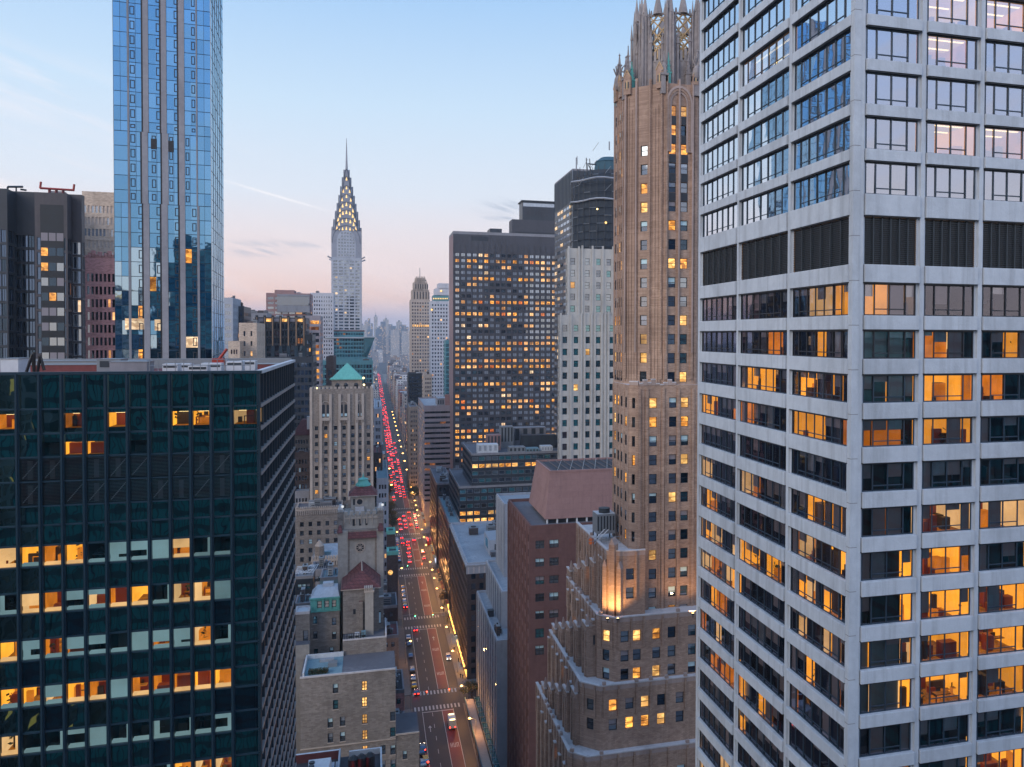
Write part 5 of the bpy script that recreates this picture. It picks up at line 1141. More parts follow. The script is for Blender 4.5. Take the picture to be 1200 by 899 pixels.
while z > 1:
    zl = max(0, z-fhT)
    for j in range(6):
        mb = MB(); tquad(mb, FW_, FW_.L*j/6+.04, FW_.L*(j+1)/6-.04, zl+.05, z-.05, 0, 'glass_blue_pale', .01, B.rng); FW_.box(mb, FW_.L*j/6-.04, FW_.L*j/6+.04, zl, z, -.04, .08, 'frame_white'); FW_.box(mb, FW_.L*j/6+.04, FW_.L*(j+1)/6-.04, z-.05, z+.03, -.04, .04, 'frame_blue')
        B.wins.append((Vector(FW_.pt(j, zl)), mb, FW_.N))
    z = zl
r = MB(); r.poly([(xT0, YT, ztT), (xT1, YT, ztT), (xT1, YT+DT, ztT), (xT0, YT+DT, ztT)], 'roof_grey'); B.part('roof', r)
B.done(); B.root.rotation_euler.z = R(3.0)
# ============================================================ dark offices and pink brick building, far left
YD = 250.0
def dk(p0, p1, pt_, Y, lab, wm, style, seed, n, blank, rm='roof_dark', sidee=None, lit=None, depth=30, fh=3.9):
    x0, x1 = XP(p0, Y), XP(p1, Y); z1 = ZP((p0+p1)/2, pt_, Y); B = Bld('dark_office', lab, 'office building', ((x0+x1)/2, Y+10, 0), seed=seed); y1 = YX(sidee, x1) if sidee else Y+depth
    rw = floors(z1-blank, 30, fh, fh*(.62 if seed > 124 else .86))
    B.wface((x0, Y), (x1, Y), 0, z1, cells(.3, x1-x0-.3, n, (x1-x0-.6)/n*(.6 if seed > 124 else .93)), rw, wm, .25, style)
    B.wface((x1, Y), (x1, y1), 0, z1, cells(.3, y1-Y-.3, max(2, int((y1-Y)/4)), (y1-Y)/max(2, int((y1-Y)/4))*.7), rw, wm, .25, style)
    B.wface((x1, y1), (x0, y1), 0, z1, [], [], wm); B.wface((x0, y1), (x0, Y), 0, z1, [], [], wm); roofbox(B, x0, x1, Y, y1, z1, rm, .8, wm); return B, x0, x1, y1, z1
stK = {'opts': [('glass_navy', 7), ('glass_black2', 5), ('lit_dim', .12)], 'frame': 'frame_blue', 'ft': .12, 'vb': (.5,), 'hb': ()}
B, x0, x1, y1, z1 = dk(-30, 10, 224, 262, 'navy glass office block cut by the left edge of the picture', 'dark_metal_wall', stK, 121, 6, 10); B.done()
B, x0, x1, y1, z1 = dk(10, 43, 228, 268, 'dark navy office block with a rooftop crane rail, second from the left edge', 'dark_metal_wall', stK, 122, 4, 11); 
b = MB(); b.bar(P(9, 219, 270), P(27, 219, 270), .3, 'frame_dark'); b.bar(P(9, 219, 270), P(9, 226, 270), .25, 'frame_dark'); b.bar(P(19, 219, 270), P(19, 227, 270), .2, 'frame_dark'); b.bar(P(24, 222, 270), P(31, 223, 270), .25, 'frame_dark'); B.part('roof_rail', b); B.done()
B, x0, x1, y1, z1 = dk(42, 80, 229.5, 258, 'brown-topped dark office block with a column of pale lit balconies', 'brown_metal_wall', stK, 123, 2, 11, depth=3.5)
b = MB(); F = Face((x0, 258), (x1, 258)); zz = ZP(60, 273, 258); xl_, xr_ = XP(48.5, 258)-x0, XP(76, 258)-x0; k = 0
F.box(b, xl_, xr_, 40, ZP(60, 240, 258), -.1, .02, 'black_wall')
while zz > 60:
    for j in range(3):
        a = xl_+(xr_-xl_)*j/3; q = B.rng.random(); lt = (k in (1, 2, 3, 4) and j < 2 and q < .7)
        mb = MB(); F.quad(mb, a+.15, a+(xr_-xl_)/3-.1, zz-2.1, zz, .06, 'lit_warm' if lt else ('blind' if k == 0 or q < .4 else 'glass_mid' if q < .75 else 'glass_black2')); B.wins.append((Vector(F.pt(a, zz)), mb, F.N))
    zz -= 3.95; k += 1
B.part('bay', b); b = MB(); yy_ = 262
b.bar(P(47, 220.5, yy_), P(87, 223, yy_), .3, 'red_steel'); b.bar(P(48, 213, yy_), P(47, 221, yy_), .28, 'red_steel'); b.bar(P(87, 216, yy_), P(86, 224, yy_), .28, 'red_steel')
for q in (58, 66, 74): b.bar(P(q, 222, yy_), P(q, 230, yy_), .35, 'roof_red')
b.box(P(58, 226, yy_).x, P(75, 226, yy_).x, yy_, yy_+2, z1-.2, P(66, 224, yy_).z, 'mid_grey'); B.part('window_cleaning_rig', b); B.done()
stK2 = {'opts': [('glass_navy', 4), ('glass_mid', 4), ('lit_pale', .5)], 'frame': 'frame_white', 'ft': .10, 'vb': (), 'hb': ()}
B, x0, x1, y1, z1 = dk(80, 97, 231.5, 262, 'dark office wing with white vertical mullions and bright tall panes', 'brown_metal_wall', stK2, 124, 3, 12, depth=2.5); B.done()
stP = {'opts': [('glass_dark', 5), ('glass_black2', 3), ('lit_small', .9)]}
B, x0, x1, y1, z1 = dk(97.5, 140, 228, 300, 'tall cream brick building between the dark offices and the blue glass tower', 'cream_brick', {'opts': [('glass_grey_blind', 5), ('blind_cream', 5)]}, 125, 9, 3.5, 'roof_pale', fh=3.6); B.done()
B, x0, x1, y1, z1 = dk(100, 142, 305, 283, 'pink brick building with a ragged parapet in front of the cream brick one', 'pink_brick', stP, 126, 8, 4, fh=3.75)
b = MB()
for j in range(11): xx = x0+(x1-x0)*j/11; b.box(xx, xx+1.1, 282.9, 283.3, z1+.8, z1+1.4+(j*7 % 5)*.35, 'pink_brick')
B.part('crenel', b); B.done()

# ============================================================ left middle distance
farb('navy_block', 'narrow grey-blue block right of the blue glass tower', 262, 273, 351, 500, 'shaft_white', 3, 4, style={'opts': [('glass_mid', 1)]}, seed=131)
farb('navy_block', 'dark navy block with two orange lit windows, right of the blue glass tower', 273, 286, 361, 520, 'dark_metal_wall', 3, 4, style={'opts': [('glass_navy', 8), ('lit_warm', 1)]}, seed=132)
farb('grey_building', 'squat grey building with roof plant behind the cream stepped one', 286, 313, 368.5, 620, 'mid_grey', 6, 4, seed=133, cl=6)
farb('cream_building', 'low cream building with square windows below the cream stepped one', 267.5, 281, 402.5, 398, 'cream_brick', 3, 4.4, seed=134, wf=.4, hf=.45)
farb('cream_building', 'cream building with a blank stepped wall between the blue tower and the finned block', 280, 301, 381, 405, 'cream_brick', 2, 4.4, seed=135, wf=.2)
B = farb('office_building', 'grey office building with a dark glass band under its stepped roof, behind the finned block', 312, 364, 345, 800, 'brown_granite_pale', 6, 4.2, style={'opts': [('glass_mid', 3), ('glass_dark', 4), ('lit_small', .4)]}, seed=136, wf=.8, finish=False)
v0, v1 = XP(325, 798), XP(363, 798); b = MB(); b.box(v0, v1, 797, 800, ZP(340, 358, 798), ZP(340, 347.5, 798), 'glass_dark'); b.box(v0, v1, 796.5, 800, ZP(340, 347.3, 798), ZP(340, 345, 798), 'mid_grey'); b.box(v0, v1, 796.6, 800, ZP(340, 366, 798), ZP(340, 358.2, 798), 'mid_grey'); B.part('top_band', b)
b = MB(); b.box(XP(322, 803), XP(345, 803), 803, 825, ZP(340, 346, 803), ZP(340, 340, 803), 'brown_granite_pale'); B.part('penthouse', b); B.done()
farb('striped_office', 'office building with orange-lit ribbon floors just right of the finned block', 352, 375.5, 371.5, 640, 'grey_band', 2, 4.3, style={'opts': [('glass_dark', 6), ('lit_warm', 1.3), ('lit_dim', 2)], }, seed=137, wf=.85, hf=.55)
farb('punched_building', 'white building with rows of small square windows, left of the steel-crowned skyscraper', 363.5, 391, 344.5, 880, 'white_brick', 9, 3.9, style={'opts': [('glass_dark', 5), ('glass_black2', 2)]}, seed=138, wf=.42, hf=.45)
# finned dark block
B = farb('finned_block', 'dark office block with thin bronze fins rising to lit openings along its roofline', 299, 358.5, 374, 520, 'brown_metal_wall', 6, 4.2, style={'opts': [('glass_black2', 5), ('glass_dark', 3), ('lit_dim', .25)]}, seed=139, wf=.8, hf=.7, rm='roof_dark', finish=False)
x0, x1 = XP(299, 519), XP(358.5, 519); zt_, zb_ = ZP(330, 371, 519), ZP(330, 405, 519); b = MB(); c_ = MB(); n_ = MB()
for j in range(7):
    x = x0+1+(x1-x0-2)*j/6; b.box(x-.28, x+.28, 517.6, 518.3, zb_, zt_-.5, 'bronze_fin'); n_.box(x-.7, x+.7, 518.3, 519.9, 20, zt_+.6, 'black_wall')
    if j < 6: xx = x+(x1-x0-2)/6*.5; c_.box(xx-1.6, xx+1.6, 519.3, 519.9, zt_-2.9, zt_-1.2, 'blind' if j in (0, 2, 4) else 'lit_gold'); n_.box(xx-.25, xx+.25, 519, 519.9, zb_, zt_-4, 'black_wall')
    n_.box(x-.9, x+.9, 517.5, 519.9, 20, zb_-.2, 'mullion_navy')
B.part('bronze_fin', b); B.part('pier', n_); B.part('roof_opening', c_); B.done()
farb('finned_block_wing', 'dark wing stepping down left of the bronze-finned block', 293, 300, 391, 515, 'black_wall', 2, 4.2, style={'opts': [('glass_navy', 1)]}, seed=140)
farb('finned_block_wing', 'dark wing stepping down right of the bronze-finned block', 357.5, 366, 394, 515, 'black_wall', 2, 4.2, style={'opts': [('glass_navy', 6), ('lit_warm', .4)]}, seed=141)
farb('navy_block', 'navy glass block filling the space below the bronze-finned block', 293, 367, 420, 505, 'dark_metal_wall', 16, 4.2, style={'opts': [('glass_navy', 12), ('glass_black2', 5), ('lit_warm', .35)]}, seed=142, wf=.75, hf=.6)
# teal flared tower
YQ = 880.0; B = Bld('teal_tower', 'teal glass tower with a flared top storey in front of the steel-crowned skyscraper', 'tower', (XP(410, YQ), YQ+20, 0), seed=151)
stT = {'opts': [('glass_teal', 6), ('glass_dark', 3), ('lit_dim', .4)]}
def tq(p0, p1, pt_, pb_, dy=0, n=10, wm='teal_wall', hf=.6, fh=3.9):
    x0, x1 = XP(p0, YQ+dy), XP(p1, YQ+dy); z0_, z1_ = (0 if pb_ is None else ZP(410, pb_, YQ+dy)), ZP(410, pt_, YQ+dy)
    B.wface((x0, YQ+dy), (x1, YQ+dy), z0_, z1_, cells(.6, x1-x0-.6, n, (x1-x0-1.2)/n*.82), floors(z1_-1.6, z0_+.6, fh, fh*hf), wm, .3, stT)
    B.wface((x1, YQ+dy), (x1, YQ+34), z0_, z1_, cells(1, 33-dy, 6, 4), floors(z1_-1.6, z0_+.6, fh, fh*hf), wm, .3, stT); B.wface((x0, YQ+34), (x0, YQ+dy), z0_, z1_, [], [], wm); B.wface((x1, YQ+34), (x0, YQ+34), z0_, z1_, [], [], wm)
    r = MB(); r.poly([(x0, YQ+dy, z1_), (x1, YQ+dy, z1_), (x1, YQ+34, z1_), (x0, YQ+34, z1_)], 'roof_teal'); B.part('roof', r)
tq(389, 426.5, 388.5, 394.9, 4, 12, hf=.5); tq(383.5, 431, 395, 420, 1, 14); tq(381.5, 436, 420.01, None, 0, 16)
x0, x1, x2 = XP(426, YQ), XP(431, YQ), XP(439.3, YQ); z0_, z1_ = ZP(410, 417, YQ), ZP(410, 395.5, YQ); b = MB()
b.hexa([(x0, YQ, z0_), (x1, YQ, z0_), (x1, YQ+30, z0_), (x0, YQ+30, z0_)], [(x0, YQ-.6, z1_), (x2, YQ-3, z1_), (x2, YQ+30, z1_), (x0, YQ+30, z1_)], 'glass_teal'); b.box(x0, x2+.3, YQ-3.3, YQ+30, z1_, z1_+1.2, 'frame_white'); B.part('flared_bay', b)
b = MB(); b.box(XP(388.5, YQ), XP(427, YQ), YQ+3.6, YQ+34.3, ZP(410, 388.4, YQ), ZP(410, 387, YQ), 'brown_granite'); b.box(XP(381.3, YQ), XP(437, YQ), YQ-.8, YQ+2, ZP(410, 396.5, YQ), ZP(410, 395, YQ), 'frame_white'); B.part('cornice', b); B.done()
farb('teal_block', 'lower teal glass block behind the green pyramid roof', 364, 437, 424, 720, 'teal_wall', 20, 4.0, style={'opts': [('glass_teal', 6), ('glass_navy', 6), ('lit_small', .25)]}, seed=152, wf=.75, hf=.7, rm='roof_teal')
farb('tan_stack', 'narrow brown tower with one dark opening at its top, left of the green pyramid roof', 382, 391, 420.5, 440, 'dark_brick', 1, 9, seed=153, wf=.5, hf=.3, cl=0)

# ============================================================ skyscraper with the steel crown
YC = 1050.0; cx = XP(406.7, YC+18); hw = (XP(424.3, YC)-XP(389, YC))/2
def zc(py): return ZP(407, py, YC)
B = Bld('crowned_skyscraper', 'pale art deco skyscraper with a stepped steel crown of lit triangles and a needle spire', 'skyscraper', (cx, YC+hw, 0), seed=161)
stC = {'opts': [('glass_dark', 6), ('glass_mid', 3), ('lit_pale', .25)]}
def sq(h, z0_, z1_, m, cols, rows, st_=stC, r=.5):
    y0_, y1_ = YC+hw-h, YC+hw+h; B.wface((cx-h, y0_), (cx+h, y0_), z0_, z1_, cols, rows, m, r, st_); B.wface((cx+h, y0_), (cx+h, y1_), z0_, z1_, cols, rows, m, r, st_)
    B.wface((cx+h, y1_), (cx-h, y1_), z0_, z1_, [], [], m); B.wface((cx-h, y1_), (cx-h, y0_), z0_, z1_, cols, rows, m, r, st_)
wc = [(2*hw*f-1.15, 2*hw*f+1.15) for f in (.10, .17, .285, .355, .465, .535, .645, .715, .83, .90)]
sq(hw, 0, zc(302), 'shaft_white', wc, floors(zc(305.5), 60, 3.75, 2.1))
B.w.box(cx-hw, cx+hw, YC+.01, YC+2*hw, zc(302)-.1, zc(302)-.0, 'shaft_white')
h2 = hw*.985; wc2 = [(2*h2*f-1.1, 2*h2*f+1.1) for f in (.30, .38, .46, .54, .62, .70)]
sq(h2, zc(302), zc(270), 'steel_crown', wc2, floors(zc(274), zc(300), 3.6, 2.0))
b = MB()
for (dx, dy) in ((-1, -1), (1, -1), (1, 1), (-1, 1)):     # projecting eagle heads at the setback
    X_0, Y_0 = cx+dx*hw, YC+hw+dy*hw; b.bar((X_0, Y_0, zc(303)), (X_0+dx*3.2, Y_0+dy*3.2, zc(302)+.4), .8, 'steel_crown', 6); b.ball((X_0+dx*3.2, Y_0+dy*3.2, zc(302)+.5), 1.0, 'steel_crown')
B.part('eagle', b)
b = MB(); b.box(cx-h2, cx+h2, YC+hw-h2, YC+hw+h2, zc(270)-.5, zc(270), 'steel_crown'); B.part('roof', b)
# nested arches: (half width, springing, apex), narrower and higher
arch = [(h2*.93, 285, 264.5), (h2*.80, 274, 255.5), (h2*.70, 264, 245.5), (h2*.58, 254, 236), (h2*.46, 243, 226.5), (h2*.34, 233, 216), (h2*.23, 223, 205), (h2*.14, 213, 196)]
crown = MB(); lights = MB()
def archpts(w, zs_, za_, n=14): return [(w*math.cos(math.pi*i/n), zs_+(za_-zs_)*math.sin(math.pi*i/n)**.82) for i in range(n+1)]
for k, (w, s_, a_) in enumerate(arch):
    zs_, za_ = zc(s_), zc(a_); pts = archpts(w, zs_, za_); d = h2*(1.0-.0)*(.99-.115*k) if k < 8 else 0; d = max(d, w+.2); 
    zb_ = zs_-(10 if k == 0 else 12)
    prof = [(w, zb_)]+pts+[(-w, zb_)]
    for ax in (0, 1):
        f = (lambda u, v, z: (cx+u, YC+hw+v, z)) if ax == 0 else (lambda u, v, z: (cx-v, YC+hw+u, z))
        lo = [f(u, -d, z) for u, z in prof]; hi = [f(u, d, z) for u, z in prof]; n0 = len(crown.v); crown.v += lo+hi; N_ = len(prof); mi = crown.mi('steel_crown')
        for i in range(N_): j = (i+1) % N_; crown.f.append((n0+i, n0+N_+i, n0+N_+j, n0+j)); crown.m.append(mi)
        crown.f.append(tuple(n0+i for i in range(N_))); crown.m.append(mi); crown.f.append(tuple(n0+N_+N_-1-i for i in range(N_))); crown.m.append(mi)
        if k < 7:       # triangular windows along the arch band
            nt_ = (9, 7, 7, 5, 3, 3, 1)[k]; wi = w*.86; wo = w*1.0
            for t in range(nt_):
                an = math.pi*(t+.5+.35)/(nt_+.7) if nt_ > 1 else math.pi/2; r_ = .84
                u, z = w*r_*math.cos(an), zs_+(za_-zs_)*(r_*math.sin(an)**.82) ; sz = (2.2, 2.4, 2.5, 2.4, 2.2, 2.1, 2.2)[k]*.6; hz = sz*2.0
                for sgn in (-1, 1):
                    q = [(u-sz*.75, z-hz*.6), (u+sz*.75, z-hz*.6), (u, z+hz)]; pq = [f(a1, sgn*(d+.12), b1) for a1, b1 in q]; lights.poly(pq if sgn < 0 else pq[::-1], 'crown_light')
                    if sgn > 0: pass
B.part('crown', crown); B.part('crown_window', lights)
for ax in (0, 1, 2):      # pale arched panel with windows under the lowest arch
    f = [lambda u, v, z: (cx+u, YC+hw-v, z), lambda u, v, z: (cx+v, YC+hw+u, z), lambda u, v, z: (cx-v, YC+hw-u, z)][ax]
    pw = h2*.64; prof = [(pw, zc(302)+.2)]+archpts(pw, zc(284), zc(270), 12)+[(-pw, zc(302)+.2)]; b = MB(); b.hexa([Vector(f(u, h2-.3, z)) for u, z in prof], [Vector(f(u, h2+.35, z)) for u, z in prof], 'shaft_white')
    z = zc(300.5)
    while z < zc(273.5):
        half = pw*.86*(1 if z < zc(284) else math.sqrt(max(.05, 1-((z-zc(284))/(zc(270)-zc(284)))**2)))
        for j in range(6):
            u = (j-2.5)*pw*.30
            if abs(u) < half-1: q = [(u-.95, z), (u+.95, z), (u+.95, z+2.1), (u-.95, z+2.1)]; b.poly([f(a1, h2+.40, b1) for a1, b1 in q], 'glass_dark')
        z += 3.7
    B.part('arched_panel', b)
# ribs between tiers
b = MB()
for k, (w, s_, a_) in enumerate(arch):
    pts = archpts(w, zc(s_), zc(a_)); d = max(h2*(.99-.115*k), w+.2)
    for ax in (0, 1):
        f = (lambda u, v, z: (cx+u, YC+hw+v, z)) if ax == 0 else (lambda u, v, z: (cx-v, YC+hw+u, z))
        for sgn in (-1, 1):
            for i in range(len(pts)-1): b.bar(f(pts[i][0], sgn*(d+.1), pts[i][1]), f(pts[i+1][0], sgn*(d+.1), pts[i+1][1]), .32, 'frame_dark')
B.part('arch_rib', b)
b = MB(); b.cone(cx, YC+hw, zc(214), zc(190), 2.6, 1.2, 'steel_crown', 8); b.cone(cx, YC+hw, zc(190), zc(158), 1.2, .22, 'steel_crown', 8); B.part('spire', b); B.done()

# ============================================================ tan hotel tower with green pyramid
YH = 400.0; xh0, xh1 = XP(362.5, YH), XP(437.4, YH); LH = xh1-xh0; zh = ZP(400, 458, YH)
B = Bld('hotel_tower', 'tan brick hotel tower with pale piers and a bright green pyramid roof', 'hotel', ((xh0+xh1)/2, YH+15, 0), seed=171)
stH = {'opts': [('glass_dark', 5), ('glass_mid', 3), ('glass_grey_blind', 2), ('lit_warm', .6), ('blind_pale', .8)], 'frame': 'frame_dark', 'ft': .14}
def hx(p_): return XP(p_, YH)-xh0
rw = floors(ZP(400, 499, YH), 50, 3.55, 1.8)
B.wface((xh0, YH), (xh1, YH), 0, zh, [(hx(p_)-.72, hx(p_)+.72) for p_ in (370.5, 381.5, 393, 403, 413.2, 422, 431.5)], rw, 'hotel_tower', .35, stH, rev='hotel_tower')
L = 26; B.wface((xh1, YH), (xh1, YH+L), 0, zh, cells(1, L-1, 5, 1.4), rw, 'hotel_tower', .35, stH); B.wface((xh0, YH+L), (xh0, YH), 0, zh, [], [], 'hotel_tower'); B.wface((xh1, YH+L), (xh0, YH+L), 0, zh, [], [], 'hotel_tower')
roofbox(B, xh0, xh1, YH, YH+L, zh, 'roof_dark', .9, 'hotel_tower')
b = MB(); F = Face((xh0, YH), (xh1, YH))
for p_ in (375.5, 387, 397.8, 408.5, 417.8, 425): u = hx(p_); F.box(b, u-.55, u+.55, 56, zh-2.2+(.8 if p_ % 2 else 0), 0, .55, 'hotel_pier')
for u in (.05, LH-1.2): F.box(b, u, u+1.1, 56, zh+1.2, 0, .3, 'hotel_pier')
B.part('pier', b)
b = MB(); zz = ZP(400, 482, YH)
for p_ in (381.5, 402.5, 421.5):     # tall arched openings
    u = hx(p_); 
    for sg in (-1, 1): F.box(b, u+sg*.95-.6, u+sg*.95+.6, zz-2.5, zz+3.0, .0, .06, 'frame_dark'); F.box(b, u+sg*.95-.5, u+sg*.95+.5, zz-2.2, zz-1.0, .06, .10, 'blind_pale')
    F.box(b, u-1.7, u+1.7, zz-4.0, zz-2.8, 0, .9, 'hotel_pier')
    for j in range(4): F.box(b, u-1.6+j*.9, u-1.1+j*.9, zz-5.2, zz-4.0, 0, .6, 'hotel_tower')
    for t in range(8): a0, a1 = math.pi*t/8, math.pi*(t+1)/8; b.bar(F.pt(u+1.7*math.cos(a0), zz+3.0+1.5*math.sin(a0), .2), F.pt(u+1.7*math.cos(a1), zz+3.0+1.5*math.sin(a1), .2), .2, 'hotel_pier')
B.part('arched_opening', b)
b = MB()
for j in range(16): u = LH*(j+.1)/16; F.box(b, u, u+1.0, zh+.9, zh+1.8, -.4, .15, 'hotel_pier')
B.part('crenel', b)
xp0, xp1 = XP(388.5, YH+4), XP(424, YH+4); zp = ZP(405, 446, YH+4); dp = xp1-xp0; b = MB(); b.box(xp0, xp1, YH+4, YH+4+dp, zh+.01, zp, 'hotel_tower')
for p_ in (395, 405, 417): x = XP(p_, YH+4); b.box(x-.9, x+.9, YH+3.95, YH+4.0, zp-5, zp-2.0, 'frame_dark'); b.cone(x, YH+3.99, zp-2.0, zp-1.1, .9, .45, 'frame_dark', 12)
b.box(xp0-.2, xp1+.2, YH+3.8, YH+4.2+dp, zp, zp+.5, 'hotel_pier'); B.part('belvedere', b)
b = MB(); xc, yc = (xp0+xp1)/2, YH+4+dp/2; e_ = dp/2+.7; zt_ = ZP(407, 425.5, yc); b.hexa([(xc-e_, yc-e_, zp+.5), (xc+e_, yc-e_, zp+.5), (xc+e_, yc+e_, zp+.5), (xc-e_, yc+e_, zp+.5)], [(xc-.15, yc-.15, zt_), (xc+.15, yc-.15, zt_), (xc+.15, yc+.15, zt_), (xc-.15, yc+.15, zt_)], 'copper_green')
b.box(xc-e_-.15, xc+e_+.15, yc-e_-.15, yc+e_+.15, zp+.35, zp+.75, 'copper_green'); B.part('pyramid_roof', b)
b = MB()
for p_, y_ in ((426, 443), (426.5, 451), (371, 455)): b.ball(P(p_, y_, YH+2), .45, 'lamp_strip')
B.part('roof_lamp', b)
b = MB(); b.box(XP(427, YH+5), XP(436, YH+5), YH+5, YH+12, zh, zh+3.2, 'roof_dark'); b.cone(XP(430, YH+4), YH+4, zh, zh+2, 1.2, 1.2, 'frame_dark', 10); b.cone(XP(437, YH+2), YH+2, zh, zh+2.4, .8, .8, 'tank_white', 10); B.part('roof_unit', b)
B.done()
# its lower wing
Yw = 384.0; x0, x1 = XP(345.5, Yw), XP(400, Yw); zwi = ZP(370, 597, Yw)
B = simple('hotel_wing', 'lower tan brick wing with a toothed parapet at the foot of the hotel tower', 'hotel wing', x0, x1, Yw, 399.5, zwi, 'hotel_tower', 'roof_grey', (5, 1.5, 3.75, 2.0, 5.2), None, stH, par=.6, seed=172, cl=8, finish=False, pm='hotel_pier')
b = MB(); n = 22
for j in range(n): x = x0+(x1-x0)*j/n; b.box(x, x+.55, Yw-.25, Yw+.2, zwi+.6, zwi+1.3, 'hotel_pier'); b.box(x+.1, x+.45, Yw-.3, Yw, zwi-2.2, zwi-.6, 'hotel_pier')
B.part('crenel', b); B.done()

# ============================================================ tan church-like building with terraces
def bx(b, p0, p1, pt_, Y, z0_, m, d, top=None):
    x0, x1 = XP(p0, Y), XP(p1, Y); z1_ = ZP((p0+p1)/2, pt_, Y); b.box(x0, x1, Y, Y+d, z0_, z1_, m, top); return x0, x1, z1_
B = Bld('terraced_hotel', 'tan rough-walled hotel with a battlemented tower, red tile roofs and terraces above the avenue', 'hotel', (-2, 215, 0), seed=181)
stJ = {'opts': [('glass_mid', 5), ('glass_teal', 4)], 'frame': 'frame_dark', 'ft': .13, 'shade': .75, 'shades': ('blind_pale', 'glass_grey_blind')}
def jw(lst, Y, x0, w=1.0, h=1.9, lo=0): return lst
# lowest wall
Y1 = 200.0
def free_face(B, p0, p1, pt_, Y, z0_, m, wins, d, hh=1.95, ww=1.0, litset=()):
    x0, x1 = XP(p0, Y), XP(p1, Y); z1_ = ZP((p0+p1)/2, pt_, Y); w = B.w; F = Face((x0, Y), (x1, Y))
    # wall pieces round free-standing openings: slice by rows
    cells_ = [(XP(px_, Y)-x0-ww/2, XP(px_, Y)-x0+ww/2, ZP(px_, py_, Y)-hh/2, ZP(px_, py_, Y)+hh/2, k) for k, (px_, py_) in enumerate(wins)]
    zs_ = sorted({z0_, z1_} | {c[2] for c in cells_} | {c[3] for c in cells_})
    for za_, zb_ in zip(zs_[:-1], zs_[1:]):
        if zb_-za_ < 1e-4: continue
        cur = sorted([c for c in cells_ if c[2] <= za_+1e-4 and c[3] >= zb_-1e-4]); u = 0
        for c in cur: F.quad(w, u, c[0], za_, zb_, 0, m); u = c[1]
        F.quad(w, u, F.L, za_, zb_, 0, m)
    for a, b_, c, d_, k in cells_:
        r = .3
        w.poly([F.pt(a, c, 0), F.pt(b_, c, 0), F.pt(b_, c, -r), F.pt(a, c, -r)], m); w.poly([F.pt(a, d_, -r), F.pt(b_, d_, -r), F.pt(b_, d_, 0), F.pt(a, d_, 0)], m)
        w.poly([F.pt(a, c, 0), F.pt(a, c, -r), F.pt(a, d_, -r), F.pt(a, d_, 0)], m); w.poly([F.pt(b_, c, -r), F.pt(b_, c, 0), F.pt(b_, d_, 0), F.pt(b_, d_, -r)], m)
        st_ = {'opts': [('lit_gold', 1)], 'frame': 'frame_brown', 'ft': .12, 'hb': (.33, .66), 'vb': (.5,)} if k in litset else stJ
        B.win(F, a, b_, c, d_, -r, st_)
        s_ = B.w; F.box(s_, a-.1, b_+.1, c-.15, c-.01, .0, .12, 'hotel_pier')
    w.poly([F.pt(0, z1_, 0), F.pt(F.L, z1_, 0), F.pt(F.L, z1_, -d), F.pt(0, z1_, -d)], 'roof_grey'); w.poly([(x1, Y, z0_), (x1, Y+d, z0_), (x1, Y+d, z1_), (x1, Y, z1_)], m); w.poly([(x0, Y+d, z0_), (x0, Y, z0_), (x0, Y, z1_), (x0, Y+d, z1_)], m)
    return x0, x1, z1_
wn = [(392, 807), (392, 826), (385.7, 847.5), (400.3, 845.5), (385.8, 865), (400.3, 863.5), (426.3, 804), (426.3, 823), (426.5, 843), (426.6, 861.5), (426.8, 880), (459.6, 839.5), (459.6, 858), (459.8, 879), (448, 879), (448, 897), (460, 896)]
ax0, ax1, az = free_face(B, 350, 463, 790, Y1, 0, 'hotel_wall', wn, 12, 2.15, 1.15, (6, 7, 8, 9, 10))
free_face(B, 463.05, 491, 861.5, Y1+.1, 0, 'hotel_wall', [(474, 885)], 12)
b = MB(); b.box(ax0, ax1, Y1-.15, Y1+.25, az-.02, az+.35, 'stone_ledge'); zz = ZP(400, 873, Y1); F = Face((ax0, Y1), (ax1, Y1)); F.box(b, 0, F.L, zz-.12, zz+.12, 0, .18, 'hotel_pier')
b.box(XP(463, Y1), XP(491, Y1), Y1-.1, Y1+.3, ZP(470, 861.5, Y1), ZP(470, 861.5, Y1)+.3, 'hotel_pier'); B.part('ledge', b)
# roof terrace with planting
b = MB(); tx0, tx1 = XP(354, Y1+.4), XP(399.5, Y1+.4); b.box(tx0, tx1, Y1+.3, Y1+11.6, az, az+.06, 'roof_teal'); b.box(tx0-.2, tx0+.15, Y1+.3, Y1+11.6, az, az+1.1, 'tank_white'); b.box(tx0, tx1, Y1+11.3, Y1+11.7, az, az+1.1, 'tank_white'); b.box(tx0+3, tx1-2, Y1+8.5, Y1+9.6, az+.06, az+.7, 'roof_pale'); b.box(tx0+5, tx0+7, Y1+5, Y1+7, az+.06, az+.9, 'grey_metal'); B.part('roof_terrace', b)
pl = MB(); rg = random.Random(9)
for j in range(700):
    x, y, z = tx0+1+rg.random()*(tx1-tx0-4), Y1+1.2+rg.random()*1.5, az+.2+rg.random()*.9; a = rg.random()*6.28; s_ = .17; u = Vector((math.cos(a), math.sin(a), rg.uniform(-.6, .6)))*s_; v = Vector((-math.sin(a), math.cos(a), rg.uniform(-.6, .6)))*s_; c0 = Vector((x, y, z)); pl.poly([c0-u, c0-v, c0+u, c0+v], 'leaf' if rg.random() < .8 else 'leaf_dry')
o = obj('hedge', pl); tag(o, 'green hedge growing along the roof terrace of the rough-walled hotel', 'hedge')
